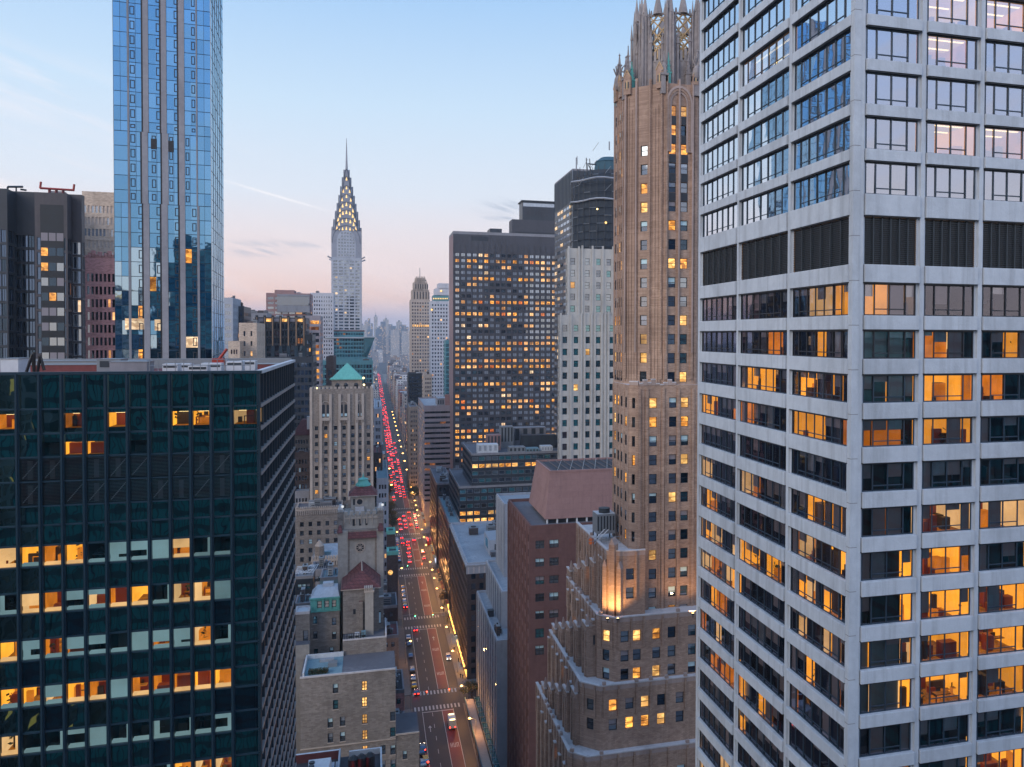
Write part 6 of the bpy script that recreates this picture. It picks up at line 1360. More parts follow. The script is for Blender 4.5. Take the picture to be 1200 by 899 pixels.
# middle block
Y2 = 212.0; mx0, mx1, mz = free_face(B, 400.7, 452.4, 749, Y2, 0, 'hotel_wall', [], 13)
b = MB(); b.box(mx0, mx1, Y2-.15, Y2+.2, mz-.02, mz+.3, 'stone_ledge'); b.box(mx1-.3, mx1+.05, Y2+.2, Y2+12, mz-.02, mz+.9, 'stone_ledge')
tx = XP(426, Y2)
for j in range(9): x = mx0+.4+j*(tx-mx0-.6)/8; b.bar((x, Y2+.1, mz+.3), (x, Y2+.1, mz+1.5), .05, 'black_metal')
b.bar((mx0, Y2+.1, mz+1.5), (tx, Y2+.1, mz+1.5), .06, 'black_metal'); b.bar((mx0, Y2+.1, mz+.9), (tx, Y2+.1, mz+.9), .05, 'black_metal'); B.part('ledge', b)
for j in range(3): b = MB(); x = mx0+1.2+j*1.5; b.box(x, x+1.1, Y2+1, Y2+2, mz, mz+.9+.3*j, ('grey_metal', 'tank_white', 'roof_teal')[j]); b.box(x+.1, x+1.0, Y2+.95, Y2+1.0, mz+.2, mz+.7, 'louver'); B.part('roof_unit', b)
Y3 = 217.0; z3 = ZP(413, 690, Y3)
b = MB(); gx0, gx1 = XP(401, Y3), XP(443.5, Y3); b.box(gx0, gx1, Y3, Y3+11, mz, z3, 'hotel_wall'); b.box(XP(413, Y3), XP(416, Y3), Y3-.03, Y3, ZP(413, 720, Y3), ZP(413, 714, Y3), 'frame_dark'); b.box(XP(420, Y3), XP(424.5, Y3), Y3-.6, Y3, mz, ZP(413, 705, Y3), 'hotel_wall', 'red_tile'); B.part('gable_wall', b)
b = MB(); rx = (gx0+gx1)/2; rz = ZP(421, 659, Y3+9); o_ = .5     # tile roof: hip in front, ridge running back
b.poly([(gx0-o_, Y3-o_, z3), (gx1+o_, Y3-o_, z3), (rx+.2, Y3+5, z3+(rz-z3)*.72)], 'red_tile'); b.poly([(gx0-o_, Y3+12, z3), (gx0-o_, Y3-o_, z3), (rx+.2, Y3+5, z3+(rz-z3)*.72), (rx, Y3+12, rz)], 'red_tile'); b.poly([(gx1+o_, Y3-o_, z3), (gx1+o_, Y3+12, z3), (rx, Y3+12, rz), (rx+.2, Y3+5, z3+(rz-z3)*.72)], 'red_tile')
b.box(gx0-o_, gx1+o_, Y3-o_, Y3+12, z3-.2, z3-.01, 'hotel_pier'); b.bar((rx+.2, Y3+5, z3+(rz-z3)*.72), (rx, Y3+12, rz), .15, 'hotel_pier'); B.part('tile_roof', b)
b = MB(); Yc = 214.5; cx0, cx1, cz = bx(b, 427, 437, 692, Yc, mz, 'pale_rough', 1.8)
for j in range(5): x = cx0-.15+j*(cx1-cx0+.1)/5; b.box(x, x+.28, Yc-.2, Yc+2.0, cz, cz+.7, 'hotel_pier')
b.box(cx0-.2, cx1+.2, Yc-.2, Yc+2.0, cz-.5, cz, 'hotel_pier'); B.part('chimney', b)
b = MB(); q0, q1, qz = bx(b, 437.2, 449, 700, 218, mz, 'hotel_wall', 9); b.box(q0+1.0, q0+1.8, 217.95, 218, mz+1.5, mz+4.6, 'frame_dark'); b.box(q0+1.1, q0+1.7, 217.9, 217.95, mz+1.7, mz+4.3, 'blind_pale'); b.box(q0, q1, 217.8, 218.2, qz, qz+.3, 'tank_white'); B.part('side_wing', b)
# high tower with rosette
Y4 = 228.0; b = MB(); hx0, hx1, hz = bx(b, 395.3, 449, 621, Y4, 0, 'hotel_tower', 13); zr1 = ZP(421, 629, Y4)
b.box(hx0, XP(407, Y4), Y4-.5, Y4, 0, hz, 'pale_rough'); b.box(XP(441, Y4), hx1, Y4-.5, Y4, 0, hz, 'pale_rough'); b.box(XP(407, Y4)+.01, XP(409, Y4), Y4-.25, Y4, 0, hz-1, 'hotel_tower'); b.box(XP(439, Y4), XP(441, Y4)-.01, Y4-.25, Y4, 0, hz-1, 'hotel_tower')
b.box(XP(409, Y4)+.01, XP(439, Y4)-.01, Y4-.06, Y4, 0, ZP(421, 630, Y4), 'pale_rough'); B.part('tower_wall', b)
b = MB(); b.hexa([(XP(407, Y4), Y4-1.2, zr1-.2), (XP(441, Y4), Y4-1.2, zr1-.2), (XP(441, Y4), Y4, zr1-.2), (XP(407, Y4), Y4, zr1-.2)], [(XP(407.5, Y4), Y4-.1, zr1+1.3), (XP(440.5, Y4), Y4-.1, zr1+1.3), (XP(440.5, Y4), Y4, zr1+1.3), (XP(407.5, Y4), Y4, zr1+1.3)], 'red_tile')
for (p0, p1) in ((394.5, 401), (442, 449.5)): x0, x1 = XP(p0, Y4), XP(p1, Y4); b.hexa([(x0, Y4-1.4, hz-.3), (x1, Y4-1.4, hz-.3), (x1, Y4+2, hz-.3), (x0, Y4+2, hz-.3)], [(x0+.4, Y4+.5, hz+1.2), (x1-.4, Y4+.5, hz+1.2), (x1-.4, Y4+1.5, hz+1.2), (x0+.4, Y4+1.5, hz+1.2)], 'red_tile')
B.part('tile_band', b)
b = MB(); v = P(422, 641.5, Y4-.1)
for (r, m, dp_) in ((1.35, 'hotel_pier', .12), (.95, 'frame_dark', .2), (.3, 'hotel_pier', .3)):
    n = 20; lo = [(v.x+r*math.cos(2*math.pi*i/n), Y4-.06, v.z+r*math.sin(2*math.pi*i/n)) for i in range(n)]; hi = [(x, Y4-.06-dp_, z) for x, y, z in lo]; b.hexa(lo, hi, m)
for a in range(8): t = a*math.pi/4; b.bar((v.x+.3*math.cos(t), Y4-.32, v.z+.3*math.sin(t)), (v.x+1.15*math.cos(t), Y4-.30, v.z+1.15*math.sin(t)), .10, 'hotel_pier')
B.part('rosette', b)
b = MB(); Y5 = 229.5; kx0, kx1, kz = bx(b, 402, 442, 603.5, Y5, hz, 'pale_rough', 10)
for p_ in (414, 421.5, 429): x = XP(p_, Y5); b.box(x-.28, x+.28, Y5-.04, Y5, hz+.8, hz+2.5, 'frame_dark')
b.box(kx0-.15, kx1+.15, Y5-.2, Y5, kz-.9, kz-.6, 'hotel_pier')
n = 6
for j in range(n): x = kx0+(kx1-kx0)*(j+.12)/n; b.box(x, x+(kx1-kx0)/n*.6, Y5-.2, Y5+.5, kz, kz+1.1, 'pale_rough', 'stone_ledge'); b.box(x+.1, x+(kx1-kx0)/n*.5, Y5+9.5, Y5+10.2, kz, kz+1.1, 'pale_rough'); b.bar((x+.0, Y5-.25, kz-2.2), (x+.0, Y5-.25, kz+.4), .18, 'hotel_pier')
B.part('battlement', b)
b = MB()
for (p0, p1) in ((394.8, 402), (442, 449.2)):
    x0, x1 = XP(p0, Y5), XP(p1, Y5); z_ = ZP(398, 601, Y5); b.box(x0, x1, Y5-.3, Y5+3, hz-.2, z_, 'hotel_wall'); 
    for j in range(3): b.box(x0+j*(x1-x0)/3, x0+(j+.55)*(x1-x0)/3, Y5-.4, Y5+.2, z_, z_+.9, 'pale_rough', 'stone_ledge')
    b.cone((x0+x1)/2, Y5+1.5, z_, z_+1.8, .8, .4, 'tank_white', 10); b.ball(((x0+x1)/2+.5, Y5+.8, z_+1.4), .35, 'tiny_white')
B.part('turret', b)
b = MB(); Y6 = 232.5; vx0, vx1, vz = bx(b, 411, 439, 580.5, Y6, kz-.2, 'pale_rough', 6.2); v = P(421.5, 588, Y6)
for (r, m, dp_) in ((1.0, 'hotel_pier', .15), (.72, 'frame_dark', .2)):
    n = 18; lo = [(v.x+r*math.cos(2*math.pi*i/n), Y6-.01, v.z+r*math.sin(2*math.pi*i/n)) for i in range(n)]; b.hexa(lo, [(x, Y6-.01-dp_, z) for x, y, z in lo], m)
b.box(v.x-1.1, v.x+1.1, Y6-.9, Y6, kz-.2, v.z-1.3, 'stone_ledge'); b.box(vx0+.5, vx0+.95, Y6-.04, Y6, v.z-.8, v.z+.8, 'frame_dark'); B.part('belfry', b)
b = MB(); e_ = .7; xm, ym = (vx0+vx1)/2, Y6+3.1; zt_ = ZP(421, 569, ym); b.hexa([(vx0-e_, Y6-e_, vz), (vx1+e_, Y6-e_, vz), (vx1+e_, Y6+6.2+e_, vz), (vx0-e_, Y6+6.2+e_, vz)], [(xm-1.7, ym-1.5, zt_), (xm+1.7, ym-1.5, zt_), (xm+1.7, ym+1.5, zt_), (xm-1.7, ym+1.5, zt_)], 'red_tile'); b.box(vx0-e_-.05, vx1+e_+.05, Y6-e_-.05, Y6+6.2+e_, vz-.15, vz+.02, 'hotel_pier'); B.part('tile_roof', b)
b = MB(); b.cone(xm, ym, zt_, zt_+.5, 2.0, 1.9, 'copper_green', 12); b.cone(xm, ym, zt_+.5, zt_+1.7, 1.6, 1.1, 'copper_green', 12); b.cone(xm, ym, zt_+1.7, zt_+2.1, 1.4, .5, 'copper_green', 12); b.cone(xm, ym, zt_+2.1, ZP(421, 553.5, ym), .3, .03, 'copper_green', 8); B.part('copper_cap', b)
B.done()

# ============================================================ small buildings left of it
B = Bld('mansard_house', 'tan brick house with a mint green dormer storey and a frosty white roof', 'house', (-9, 228, 0), seed=191)
ym = 220.0; hx0, hx1, hz = free_face(B, 361, 397, 716.5, ym, 0, 'hotel_wall', [(368, 727), (390.5, 728.5), (368.3, 744.5), (390.7, 745), (369, 765), (387.5, 763)], 9, 1.9, 1.0)
z1_ = ZP(379, 702, ym); st_ = {'opts': [('blind_cream', 1)], 'frame': 'frame_dark', 'ft': .12}
B.wface((hx0+.3, ym), (hx1+.1, ym), hz+.01, z1_, [(XP(p_, ym)-hx0-.3-.55, XP(p_, ym)-hx0-.3+.55) for p_ in (373.5, 382, 390.5)], [(hz+.9, hz+2.6)], 'copper_green', .2, st_)
b = MB(); b.box(hx0+.3, hx1+.1, ym+.3, ym+8, hz+.01, z1_, 'copper_green', 'roof_pale'); b.box(hx0, hx1+.2, ym-.25, ym+.0, hz-.05, hz+.25, 'copper_green'); b.box(hx0+.1, hx1+.2, ym-.3, ym+.1, z1_, z1_+.35, 'copper_green')
for p_ in (368.5, 377.5, 386.5, 395): x = XP(p_, ym); b.box(x-.28, x+.28, ym-.18, ym-.01, hz+.3, z1_, 'copper_green')
B.part('dormer_storey', b); b = MB(); b.hexa([(hx0+.3, ym+.2, z1_+.2), (hx1, ym+.2, z1_+.2), (hx1, ym+8, z1_+.2), (hx0+.3, ym+8, z1_+.2)], [(hx0+1.6, ym+3.5, z1_+1.7), (hx1-.6, ym+3.5, z1_+1.7), (hx1-.6, ym+7, z1_+1.7), (hx0+1.6, ym+7, z1_+1.7)], 'tank_white'); b.box(hx0+3, hx0+5.5, ym+4.5, ym+6.5, z1_+1.7, z1_+2.6, 'tank_white'); B.part('roof', b); B.done()
B = Bld('pale_house', 'narrow pale house with teal windows squeezed beside the black glass block', 'house', (-18, 216, 0), seed=192)
free_face(B, 344, 361.5, 719, 216, 0, 'hotel_wall', [(357, 746), (358, 775)], 5, 3.0, 1.2); free_face(B, 344, 361, 756, 213, 0, 'pale_rough', [(358.5, 790)], 2.9, 3.0, 1.2)
roofbox(B, XP(344, 216), XP(361.5, 216), 216, 221, ZP(352, 719, 216)+.05, 'tank_white', .3, 'stone_ledge'); B.done()
for (p0, p1, pt_, Y, d, m, rm, lab, n_) in ((344, 366, 672, 262, 10, 'dark_metal_wall', 'roof_pale', 'low house with a pale steel frame over its roof, beside the black glass block', 'low_house'), (344, 363, 704, 240, 8, 'mid_grey', 'roof_teal', 'grey shed with a blue-grey ribbed roof beside the mint green dormers', 'roof_shed'), (364, 385, 664, 280, 10, 'mid_grey', 'roof_dark', 'small house with a dark awning-like roof behind the mint green dormers', 'low_house'), (374, 397, 673, 250, 10, 'roof_teal', 'roof_teal', 'bluish low block right behind the mint green dormers', 'low_house')):
    x0, x1 = XP(p0, Y), XP(p1, Y); z1_ = ZP((p0+p1)/2, pt_, Y+d/2); B = simple(n_, lab, 'house', x0, x1, Y, Y+d, z1_, m, rm, (3, 1.2, 3.5, 1.6, 1.8), None, stJ, par=.5, seed=int(p0+pt_), cl=2, pm='mid_grey', finish=False)
    b = MB()
    if n_ == 'low_house' and p0 == 344:
        for j in range(6): b.bar((x0, Y+1+j*1.5, z1_+1.2), (x1, Y+1+j*1.5, z1_+1.2), .12, 'tank_white'); b.bar((x0+j*1.0, Y, z1_+1.2), (x0+4+j*.4, Y+d, z1_+1.2), .1, 'tank_white')
    else:
        for j in range(8): b.box(x0+(x1-x0)*j/8, x0+(x1-x0)*j/8+.15, Y, Y+d, z1_+.03, z1_+.2, 'mid_grey')
    B.part('roof_frame', b); B.done()
B = Bld('chapel', 'stone chapel-like block with a frosted pitched roof at the foot of the hotel wing', 'building', (-18, 305, 0), seed=195)
x0, x1 = XP(364, 300), XP(396, 300); ze = ZP(380, 655, 300); zr_ = ZP(380, 638, 312); b = MB(); b.box(x0, x1, 300, 322, 0, ze, 'hotel_tower'); B.part('wall', b)
b = MB(); b.hexa([(x0+.5, 300.8, ze), (x1, 300.8, ze), (x1, 321, ze), (x0+.5, 321, ze)], [(x0+2, 309, zr_), (x1-.5, 309, zr_), (x1-.5, 313, zr_), (x0+2, 313, zr_)], 'roof_pale'); b.box(x0+3, x0+6, 303, 304.5, ze+.2, ze+1.6, 'roof_teal'); B.part('roof', b)
b = MB()
for j in range(10): x = x0+(x1-x0)*j/10; b.box(x, x+.6, 299.8, 300.4, ze, ze+1.0, 'hotel_pier'); b.box(x+.1, x+.5, 299.7, 300, ze-2.2, ze-.9, 'hotel_pier')
b.box(x0-.1, x1, 299.75, 300.2, ze-.8, ze, 'hotel_pier'); b.cone(x0+2.5, 301.5, ze, ze+4.2, 1.6, 1.5, 'hotel_tower', 8); b.cone(x0+2.5, 301.5, ze+4.2, ze+6, 1.6, .3, 'hotel_pier', 8); B.part('crenel', b); B.done()
B = farb('red_roof_house', 'brick building with a steep red roof at the left foot of the hotel tower', 343, 363, 510, 430, 'hotel_tower', 5, 3.8, seed=196, cl=0, finish=False, par=0)
x0, x1 = XP(343, 430), XP(363, 430); z1_ = ZP(353, 510, 430); b = MB(); b.hexa([(x0-.3, 429.6, z1_), (x1+.3, 429.6, z1_), (x1+.3, 446, z1_), (x0-.3, 446, z1_)], [(x0+3.4, 435, ZP(353, 492, 435)), (x1-1.4, 435, ZP(353, 492, 435)), (x1-1.4, 441, ZP(353, 492, 435)), (x0+3.4, 441, ZP(353, 492, 435))], 'red_tile'); B.part('hip_roof', b)
b = MB(); x = XP(362, 428); b.box(x-1, x+1.6, 427, 430, z1_+3, z1_+9, 'tank_white'); B.part('chimney', b); B.done()
farb('dark_red_building', 'dark red-brown building below the steep red roof', 343, 362, 533, 415, 'dark_brick', 4, 3.8, seed=197, style={'opts': [('glass_mid', 2), ('blind_pale', 1), ('glass_dark', 2)]}, par=1.2)
farb('grey_shed', 'low building with bluish roof tanks between the black block and the hotel tower', 343, 362, 578, 404, 'mid_grey', 4, 3.8, seed=198, cl=5, rm='roof_pale')
# foreground roof at the bottom
B = Bld('foreground_roof', 'flat dark roof with a white cooling unit and a black tank at the bottom edge of the picture', 'building', (-6, 145, 0), seed=199)
Yr = 150.0; zr_ = ZP(380, 886, Yr+6)-.6; xr0, xr1 = XP(338, Yr), XP(447, Yr); b = MB(); b.box(xr0, xr1, 128, Yr+6, 0, zr_, 'hotel_wall', 'roof_dark'); B.part('wall', b)
b = MB(); b.box(xr0, XP(396, Yr+6), Yr+5.6, Yr+6.1, zr_, zr_+1.5, 'roof_red', 'tank_white'); b.box(XP(396, Yr+6), XP(398, Yr+6), 130, Yr+6, zr_, zr_+1.6, 'roof_teal', 'limestone_cool'); b.box(XP(408, Yr+6), xr1, Yr+5.6, Yr+6, zr_, zr_+1.0, 'tank_white'); b.box(xr1-.3, xr1, 129, Yr+5.6, zr_, zr_+1.0, 'tank_white'); B.part('parapet', b)
b = MB(); v = P(374, 893, Yr-1); b.hexa([(v.x-2.0, v.y-3, zr_+.4), (v.x+1.6, v.y-3, zr_+.4), (v.x+2.0, v.y+2.4, zr_+.4), (v.x-1.8, v.y+2.4, zr_+.4)], [(v.x-1.6, v.y-3, zr_+2.2), (v.x+1.4, v.y-3, zr_+2.2), (v.x+1.8, v.y+2.0, zr_+2.6), (v.x-1.8, v.y+2.0, zr_+2.6)], 'tank_white')
for j in range(2): b.cone(v.x-1.2, v.y+.9-j*1.3, zr_+2.4, zr_+2.75, .48, .45, 'frame_dark', 14)
B.part('cooling_unit', b); b = MB(); v = P(424, 893, Yr)
for j in range(3): b.cone(v.x-1.4+j*1.35, v.y+.2*j, zr_+.1, zr_+2.4, .85, .85, 'black_metal', 14); b.cone(v.x-1.4+j*1.35, v.y+.2*j, zr_+2.4, zr_+2.9, .85, .3, 'black_metal', 14)
B.part('tank', b); b = MB(); b.box(v.x-2.6, v.x-1.2, v.y-3.2, v.y-2.0, zr_, zr_+.9, 'sign_red'); b.box(v.x+1.2, v.x+2.2, v.y-3.2, v.y-2.4, zr_, zr_+1.0, 'red_steel'); B.part('red_unit', b)
b = MB()
for j in range(3): b.box(XP(389, Yr)-.9+j*.6, XP(389, Yr)-.5+j*.6, Yr-1, Yr+3, zr_, zr_+.8, 'limestone_cool')
B.part('duct', b); B.done()

# ============================================================ low buildings along the east kerb
rg = random.Random(77)
east = [(208, 216, 5.5, 12.3, 'dark_brick', 'roof_dark'), (219, 232, 5.0, 9.5, 'hotel_wall', 'roof_red'), (245, 258, 4.5, 18, 'hotel_wall', 'roof_grey'), (259, 275, 2, 24, 'pink_brick', 'roof_dark'), (276, 296, 0, 16, 'mid_grey', 'roof_grey'), (319, 334, 0, 20, 'brick_tan', 'roof_red'), (335, 352, -2, 26, 'dark_brick', 'roof_dark'), (353, 368, 1, 15, 'limestone_cool', 'roof_pale'), (369, 382, -1, 22, 'hotel_tower', 'roof_grey')]
adj = {0: 'nearest', 1: 'second nearest'}
labs = ['squat dark brick house at the kerb beside the rough-walled hotel', 'low house with a red roof just beyond the rough-walled hotel', 'tan low building beside the battlemented tower', 'pinkish brick building close to the avenue, past the battlemented tower', 'grey low building at the first visible street corner on the left', 'brick building with a red roof beyond the corner crossing on the left', 'dark brick building halfway along the second block on the left', 'pale narrow building with a light roof in the second block on the left', 'tan building with a grey roof at the end of the second block on the left']
for i, (a, b_, x0, h, wm, rm) in enumerate(east):
    simple('low_building', labs[i], 'building', x0, 8.8, a, b_, h, wm, rm, (3, 1.2, 3.4, 1.7, 1.8), (4, 1.2, 3.4, 1.7, 1.8), stJ, par=.8, seed=300+i, cl=8, r=.25, pm='mid_grey')
for i, (p0, p1, pt_, Y) in enumerate(((453, 462.5, 622, 392), (453.5, 466, 646, 352.5))):
    t = empty('green_pavilion', (XP(p0, Y), Y, 0), ('far', 'near')[i]+' of two rooftop sheds with a bright green parapet beside the avenue', 'rooftop shed'); x0, x1 = XP(p0, Y), XP(p1, Y); z1_ = ZP(457, pt_, Y)
    b = MB(); b.box(x0, x1, Y, Y+7, 0, z1_-.8, 'dark_brick', 'roof_dark'); obj('wall', b, t); b = MB()
    for (q0, q1, r0, r1) in ((x0-.2, x1+.2, Y-.3, Y+.5), (x0-.2, x1+.2, Y+6.5, Y+7.2), (x0-.2, x0+.7, Y+.5, Y+6.5), (x1-.7, x1+.2, Y+.5, Y+6.5)): b.box(q0, q1, r0, r1, z1_-1.6, z1_, 'copper_green')
    obj('parapet', b, t)
farb('blue_side_building', 'slim building with a blue-grey flank just right of the battlemented tower', 441, 455, 562, 405, 'shaft_white', 3, 4, depth=60, rm='roof_teal', seed=310, par=.6)
farb('white_side_building', 'pale building standing against the right flank of the tan hotel tower', 438, 447.5, 480, 470, 'shaft_white', 3, 3.8, depth=78, rm='roof_pale', seed=311, par=.6)
farb('avenue_building', 'brown low-rise at the corner right below the pale building by the hotel tower', 437, 448, 532, 432, 'dark_brick', 3, 4, depth=30, rm='roof_red', seed=312, par=.6)

# ============================================================ avenue canyon further south, filler blocks
fm = ['far_tan', 'far_red', 'far_grey', 'far_pale', 'far_dark', 'far_white', 'far_blue', 'far_tan', 'far_pale']
rm_ = ['roof_grey', 'roof_dark', 'roof_pale', 'roof_red']
def filler(x0, x1, y0, y1, h, rg):
    m = MB(); w = rg.choice(fm); m.box(x0, x1, y0, y1, -.1, h, w, rg.choice(rm_), bottom=False)
    if h > 25 and rg.random() < .75: a, b_ = sorted((rg.uniform(x0, x1), rg.uniform(x0, x1))); m.box(x0+(x1-x0)*.3, x0+(x1-x0)*.7, y0+(y1-y0)*.3, y0+(y1-y0)*.7, h, h+rg.uniform(3, 9), rg.choice((w, 'mid_grey', 'roof_grey')))
    for k in range(rg.randint(2, 4)): x, y = rg.uniform(x0+1, x1-4), rg.uniform(y0+1, y1-4); m.box(x, x+rg.uniform(1.5, 3.5), y, y+rg.uniform(1.5, 4), h, h+rg.uniform(1.2, 3.4), rg.choice(('tank_white', 'grey_metal', 'roof_dark', 'tank_wood')))
    cx_, cy_2 = (x0+x1)/2, (y0+y1)/2; o = obj('city_building', m, base=(cx_, cy_2, 0)); return o
cnt = 0; rg = random.Random(5)
CN = {'far_tan': 'tan', 'far_red': 'red-brown', 'far_grey': 'grey', 'far_pale': 'pale', 'far_dark': 'dark', 'far_white': 'white', 'far_blue': 'bluish glass'}
def cname(o): return CN[o.data.materials[0].name]
for k in range(3, 27):                    # both street walls of the avenue
    a, b_ = CROSS[k+1]+9, CROSS[k+2]-9
    for side in (0, 1):
        if side and b_ < 760 : continue
        if not side and b_ < 560: continue
        y = a; 
        while y < b_-12:
            d = rg.uniform(16, 30); d = min(d, b_-y); dep = rg.uniform(18, 34)
            h = rg.uniform(22, 58) if y < 1300 else rg.uniform(18, 75)
            if side: o = filler(LOT_W, LOT_W+dep, y, y+d-.3, min(h*1.1, 62), rg); lab = 'lining the west side of the distant avenue'; g_ = 'blocks along the west side of the distant avenue'
            else: o = filler(LOT_E-dep, LOT_E, y, y+d-.3, min(h*.8, 46), rg); lab = 'lining the east side of the distant avenue'; g_ = 'blocks along the east side of the distant avenue'
            tag(o, 'small '+cname(o)+' block '+lab, 'building', g_); y += d; cnt += 1
for k in range(210):                      # the low city beyond
    Y = 900*math.exp(rg.random()*1.75); px_ = rg.uniform(255, 530); x = XP(px_, Y)
    if LOT_E-40 < x < LOT_W+40 and Y < 2500: x += 90 if x > 20 else -90
    w = rg.uniform(18, 48); h = rg.uniform(18, 70) if rg.random() < .85 else rg.uniform(70, 105)
    if 425 < px_ < 482: h = min(h, 130-(14*Y/1030) if Y < 3000 else 70); h = max(15, h)
    if LOT_E-3 < x+w and x < LOT_W+3 and Y < 3300: continue
    fo = filler(x, x+w, Y, Y+rg.uniform(18, 40), h, rg); tag(fo, 'hazy '+cname(fo)+(' low' if h < 45 else ' taller')+' building of the city beyond, '+('left' if x < 20 else 'right')+' of the avenue', 'building', 'hazy low buildings beyond the avenue'); cnt += 1
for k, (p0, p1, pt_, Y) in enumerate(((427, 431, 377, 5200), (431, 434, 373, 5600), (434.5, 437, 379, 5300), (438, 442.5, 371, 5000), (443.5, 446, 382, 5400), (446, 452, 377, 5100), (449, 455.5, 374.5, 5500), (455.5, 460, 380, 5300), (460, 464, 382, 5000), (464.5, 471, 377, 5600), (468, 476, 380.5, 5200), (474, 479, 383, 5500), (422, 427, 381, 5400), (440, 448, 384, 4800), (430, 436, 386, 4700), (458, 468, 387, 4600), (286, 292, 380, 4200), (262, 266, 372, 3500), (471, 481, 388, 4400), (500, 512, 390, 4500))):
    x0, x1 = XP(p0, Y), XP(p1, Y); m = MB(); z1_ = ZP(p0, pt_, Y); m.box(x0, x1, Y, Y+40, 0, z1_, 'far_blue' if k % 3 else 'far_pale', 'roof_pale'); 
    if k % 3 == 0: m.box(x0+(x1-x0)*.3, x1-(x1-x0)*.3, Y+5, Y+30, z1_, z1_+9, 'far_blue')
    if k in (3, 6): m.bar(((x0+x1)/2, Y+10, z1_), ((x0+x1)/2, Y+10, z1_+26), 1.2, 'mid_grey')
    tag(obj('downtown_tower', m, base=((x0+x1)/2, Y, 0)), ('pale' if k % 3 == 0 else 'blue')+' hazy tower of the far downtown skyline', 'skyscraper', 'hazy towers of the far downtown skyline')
# buildings behind the viewer, mirrored in the glass fronts
for k, (x0, x1, y0, y1, h, m_) in enumerate(((-74, -8, -62, -40, 172, 'behind_teal'), (-150, -84, -70, -40, 150, 'behind_grid'), (46, 100, -75, -45, 118, 'behind_grid'), (108, 170, -75, -30, 132, 'behind_teal'), (-60, -8, -150, -110, 105, 'behind_grid'), (46, 130, -160, -120, 96, 'behind_grid'), (180, 260, -90, -30, 112, 'behind_grid'))):
    m = MB(); m.box(x0, x1, y0, y1, 0, h, m_, 'roof_grey')
    if m_ == 'behind_teal':
        for j in range(int((x1-x0)/1.9)+1): m.box(x0+j*1.9-.06, x0+j*1.9+.06, y1, y1+.15, 0, h, 'frame_blue')
    tag(obj('mirrored_building', m, base=((x0+x1)/2, (y0+y1)/2, 0)), 'building seen only as a reflection in the glass fronts', 'building', 'buildings mirrored in the glass fronts')

# ============================================================ street life
def bevel_profile(w, prof, y_off=0): pass
def carmesh(bodym, sc=1.0, kind='car'):
    """faces +y (southbound, tail towards the viewer); returns parts"""
    P_ = {}
    L, Wd = 4.6*sc, 1.82*sc
    prof = [(-2.28, .35), (-2.3, .75), (-2.15, .98), (-1.55, 1.02), (-.95, 1.42), (.55, 1.45), (1.25, 1.0), (2.0, .88), (2.28, .7), (2.3, .35)]
    if kind == 'suv': prof = [(-2.28, .4), (-2.3, 1.0), (-2.2, 1.1), (-2.0, 1.68), (.5, 1.72), (1.15, 1.15), (2.0, 1.05), (2.28, .8), (2.3, .4)]
    b = MB(); N_ = len(prof)
    def rows(ins, zc_): return [( (-Wd/2+ins if s_ < 0 else Wd/2-ins)) for s_ in (-1, 1)]
    n0 = 0
    for s_ in (-1, 1):
        for (y, z) in prof: ins = .16 if z > 1.15 else (.04 if z > .8 else 0); b.v.append((s_*(Wd/2-ins), y*sc, z*sc))
    k = b.mi(bodym); kg = b.mi('glass_navy')
    for i in range(N_-1):
        y0_, z0_ = prof[i]; y1_, z1_ = prof[i+1]; steep = (max(z0_, z1_) > 1.3 and abs(z1_-z0_) > .25)
        b.f.append((i, i+1, N_+i+1, N_+i)[::-1]); b.m.append(kg if steep else k)
    b.f.append((0, N_-1, 2*N_-1, N_)); b.m.append(k)
    b.f.append(tuple(range(N_))); b.m.append(k); b.f.append(tuple(range(2*N_-1, N_-1, -1))); b.m.append(k)
    P_['body'] = [b]
    g_ = MB()
    for s_ in (-1, 1):
        x = s_*(Wd/2-.075); zz0, zz1 = (1.12, 1.6) if kind == 'suv' else (1.04, 1.36)
        ya, yb_ = (-1.9, .6) if kind == 'suv' else (-1.0, .75)
        q = [(x, ya*sc, zz0*sc), (x, (yb_+.3)*sc, zz0*sc), (x-s_*.07, (yb_-.15)*sc, zz1*sc), (x-s_*.07, (ya+.15)*sc, zz1*sc)]; g_.poly(q if s_ > 0 else q[::-1], 'glass_navy')
    P_['side_window'] = [g_]; P_['wheel'] = []
    for (x, y) in ((-.78, -1.4), (.78, -1.4), (-.78, 1.4), (.78, 1.4)):
        w_ = MB(); n = 12; r = .33*sc; lo = [(x*sc-.11*(1 if x > 0 else -1)+0, y*sc+r*math.cos(2*math.pi*i/n), r+r*math.sin(2*math.pi*i/n)) for i in range(n)]; hi = [(a+.24*(1 if x > 0 else -1), c, d) for a, c, d in lo]; w_.hexa(lo, hi, 'tyre'); P_['wheel'].append(w_)
    P_['tail_light'] = []; P_['headlight'] = []
    for s_ in (-1, 1):
        t_ = MB(); t_.box(s_*.62-.2, s_*.62+.2, -2.34*sc, -2.29*sc, .68, .9 if kind != 'suv' else 1.05, 'tail_red'); P_['tail_light'].append(t_)
        t_ = MB(); t_.box(s_*.62-.16, s_*.62+.16, 2.26*sc, 2.33*sc, .62, .76, 'head_white'); P_['headlight'].append(t_)
    return P_
protos = {}
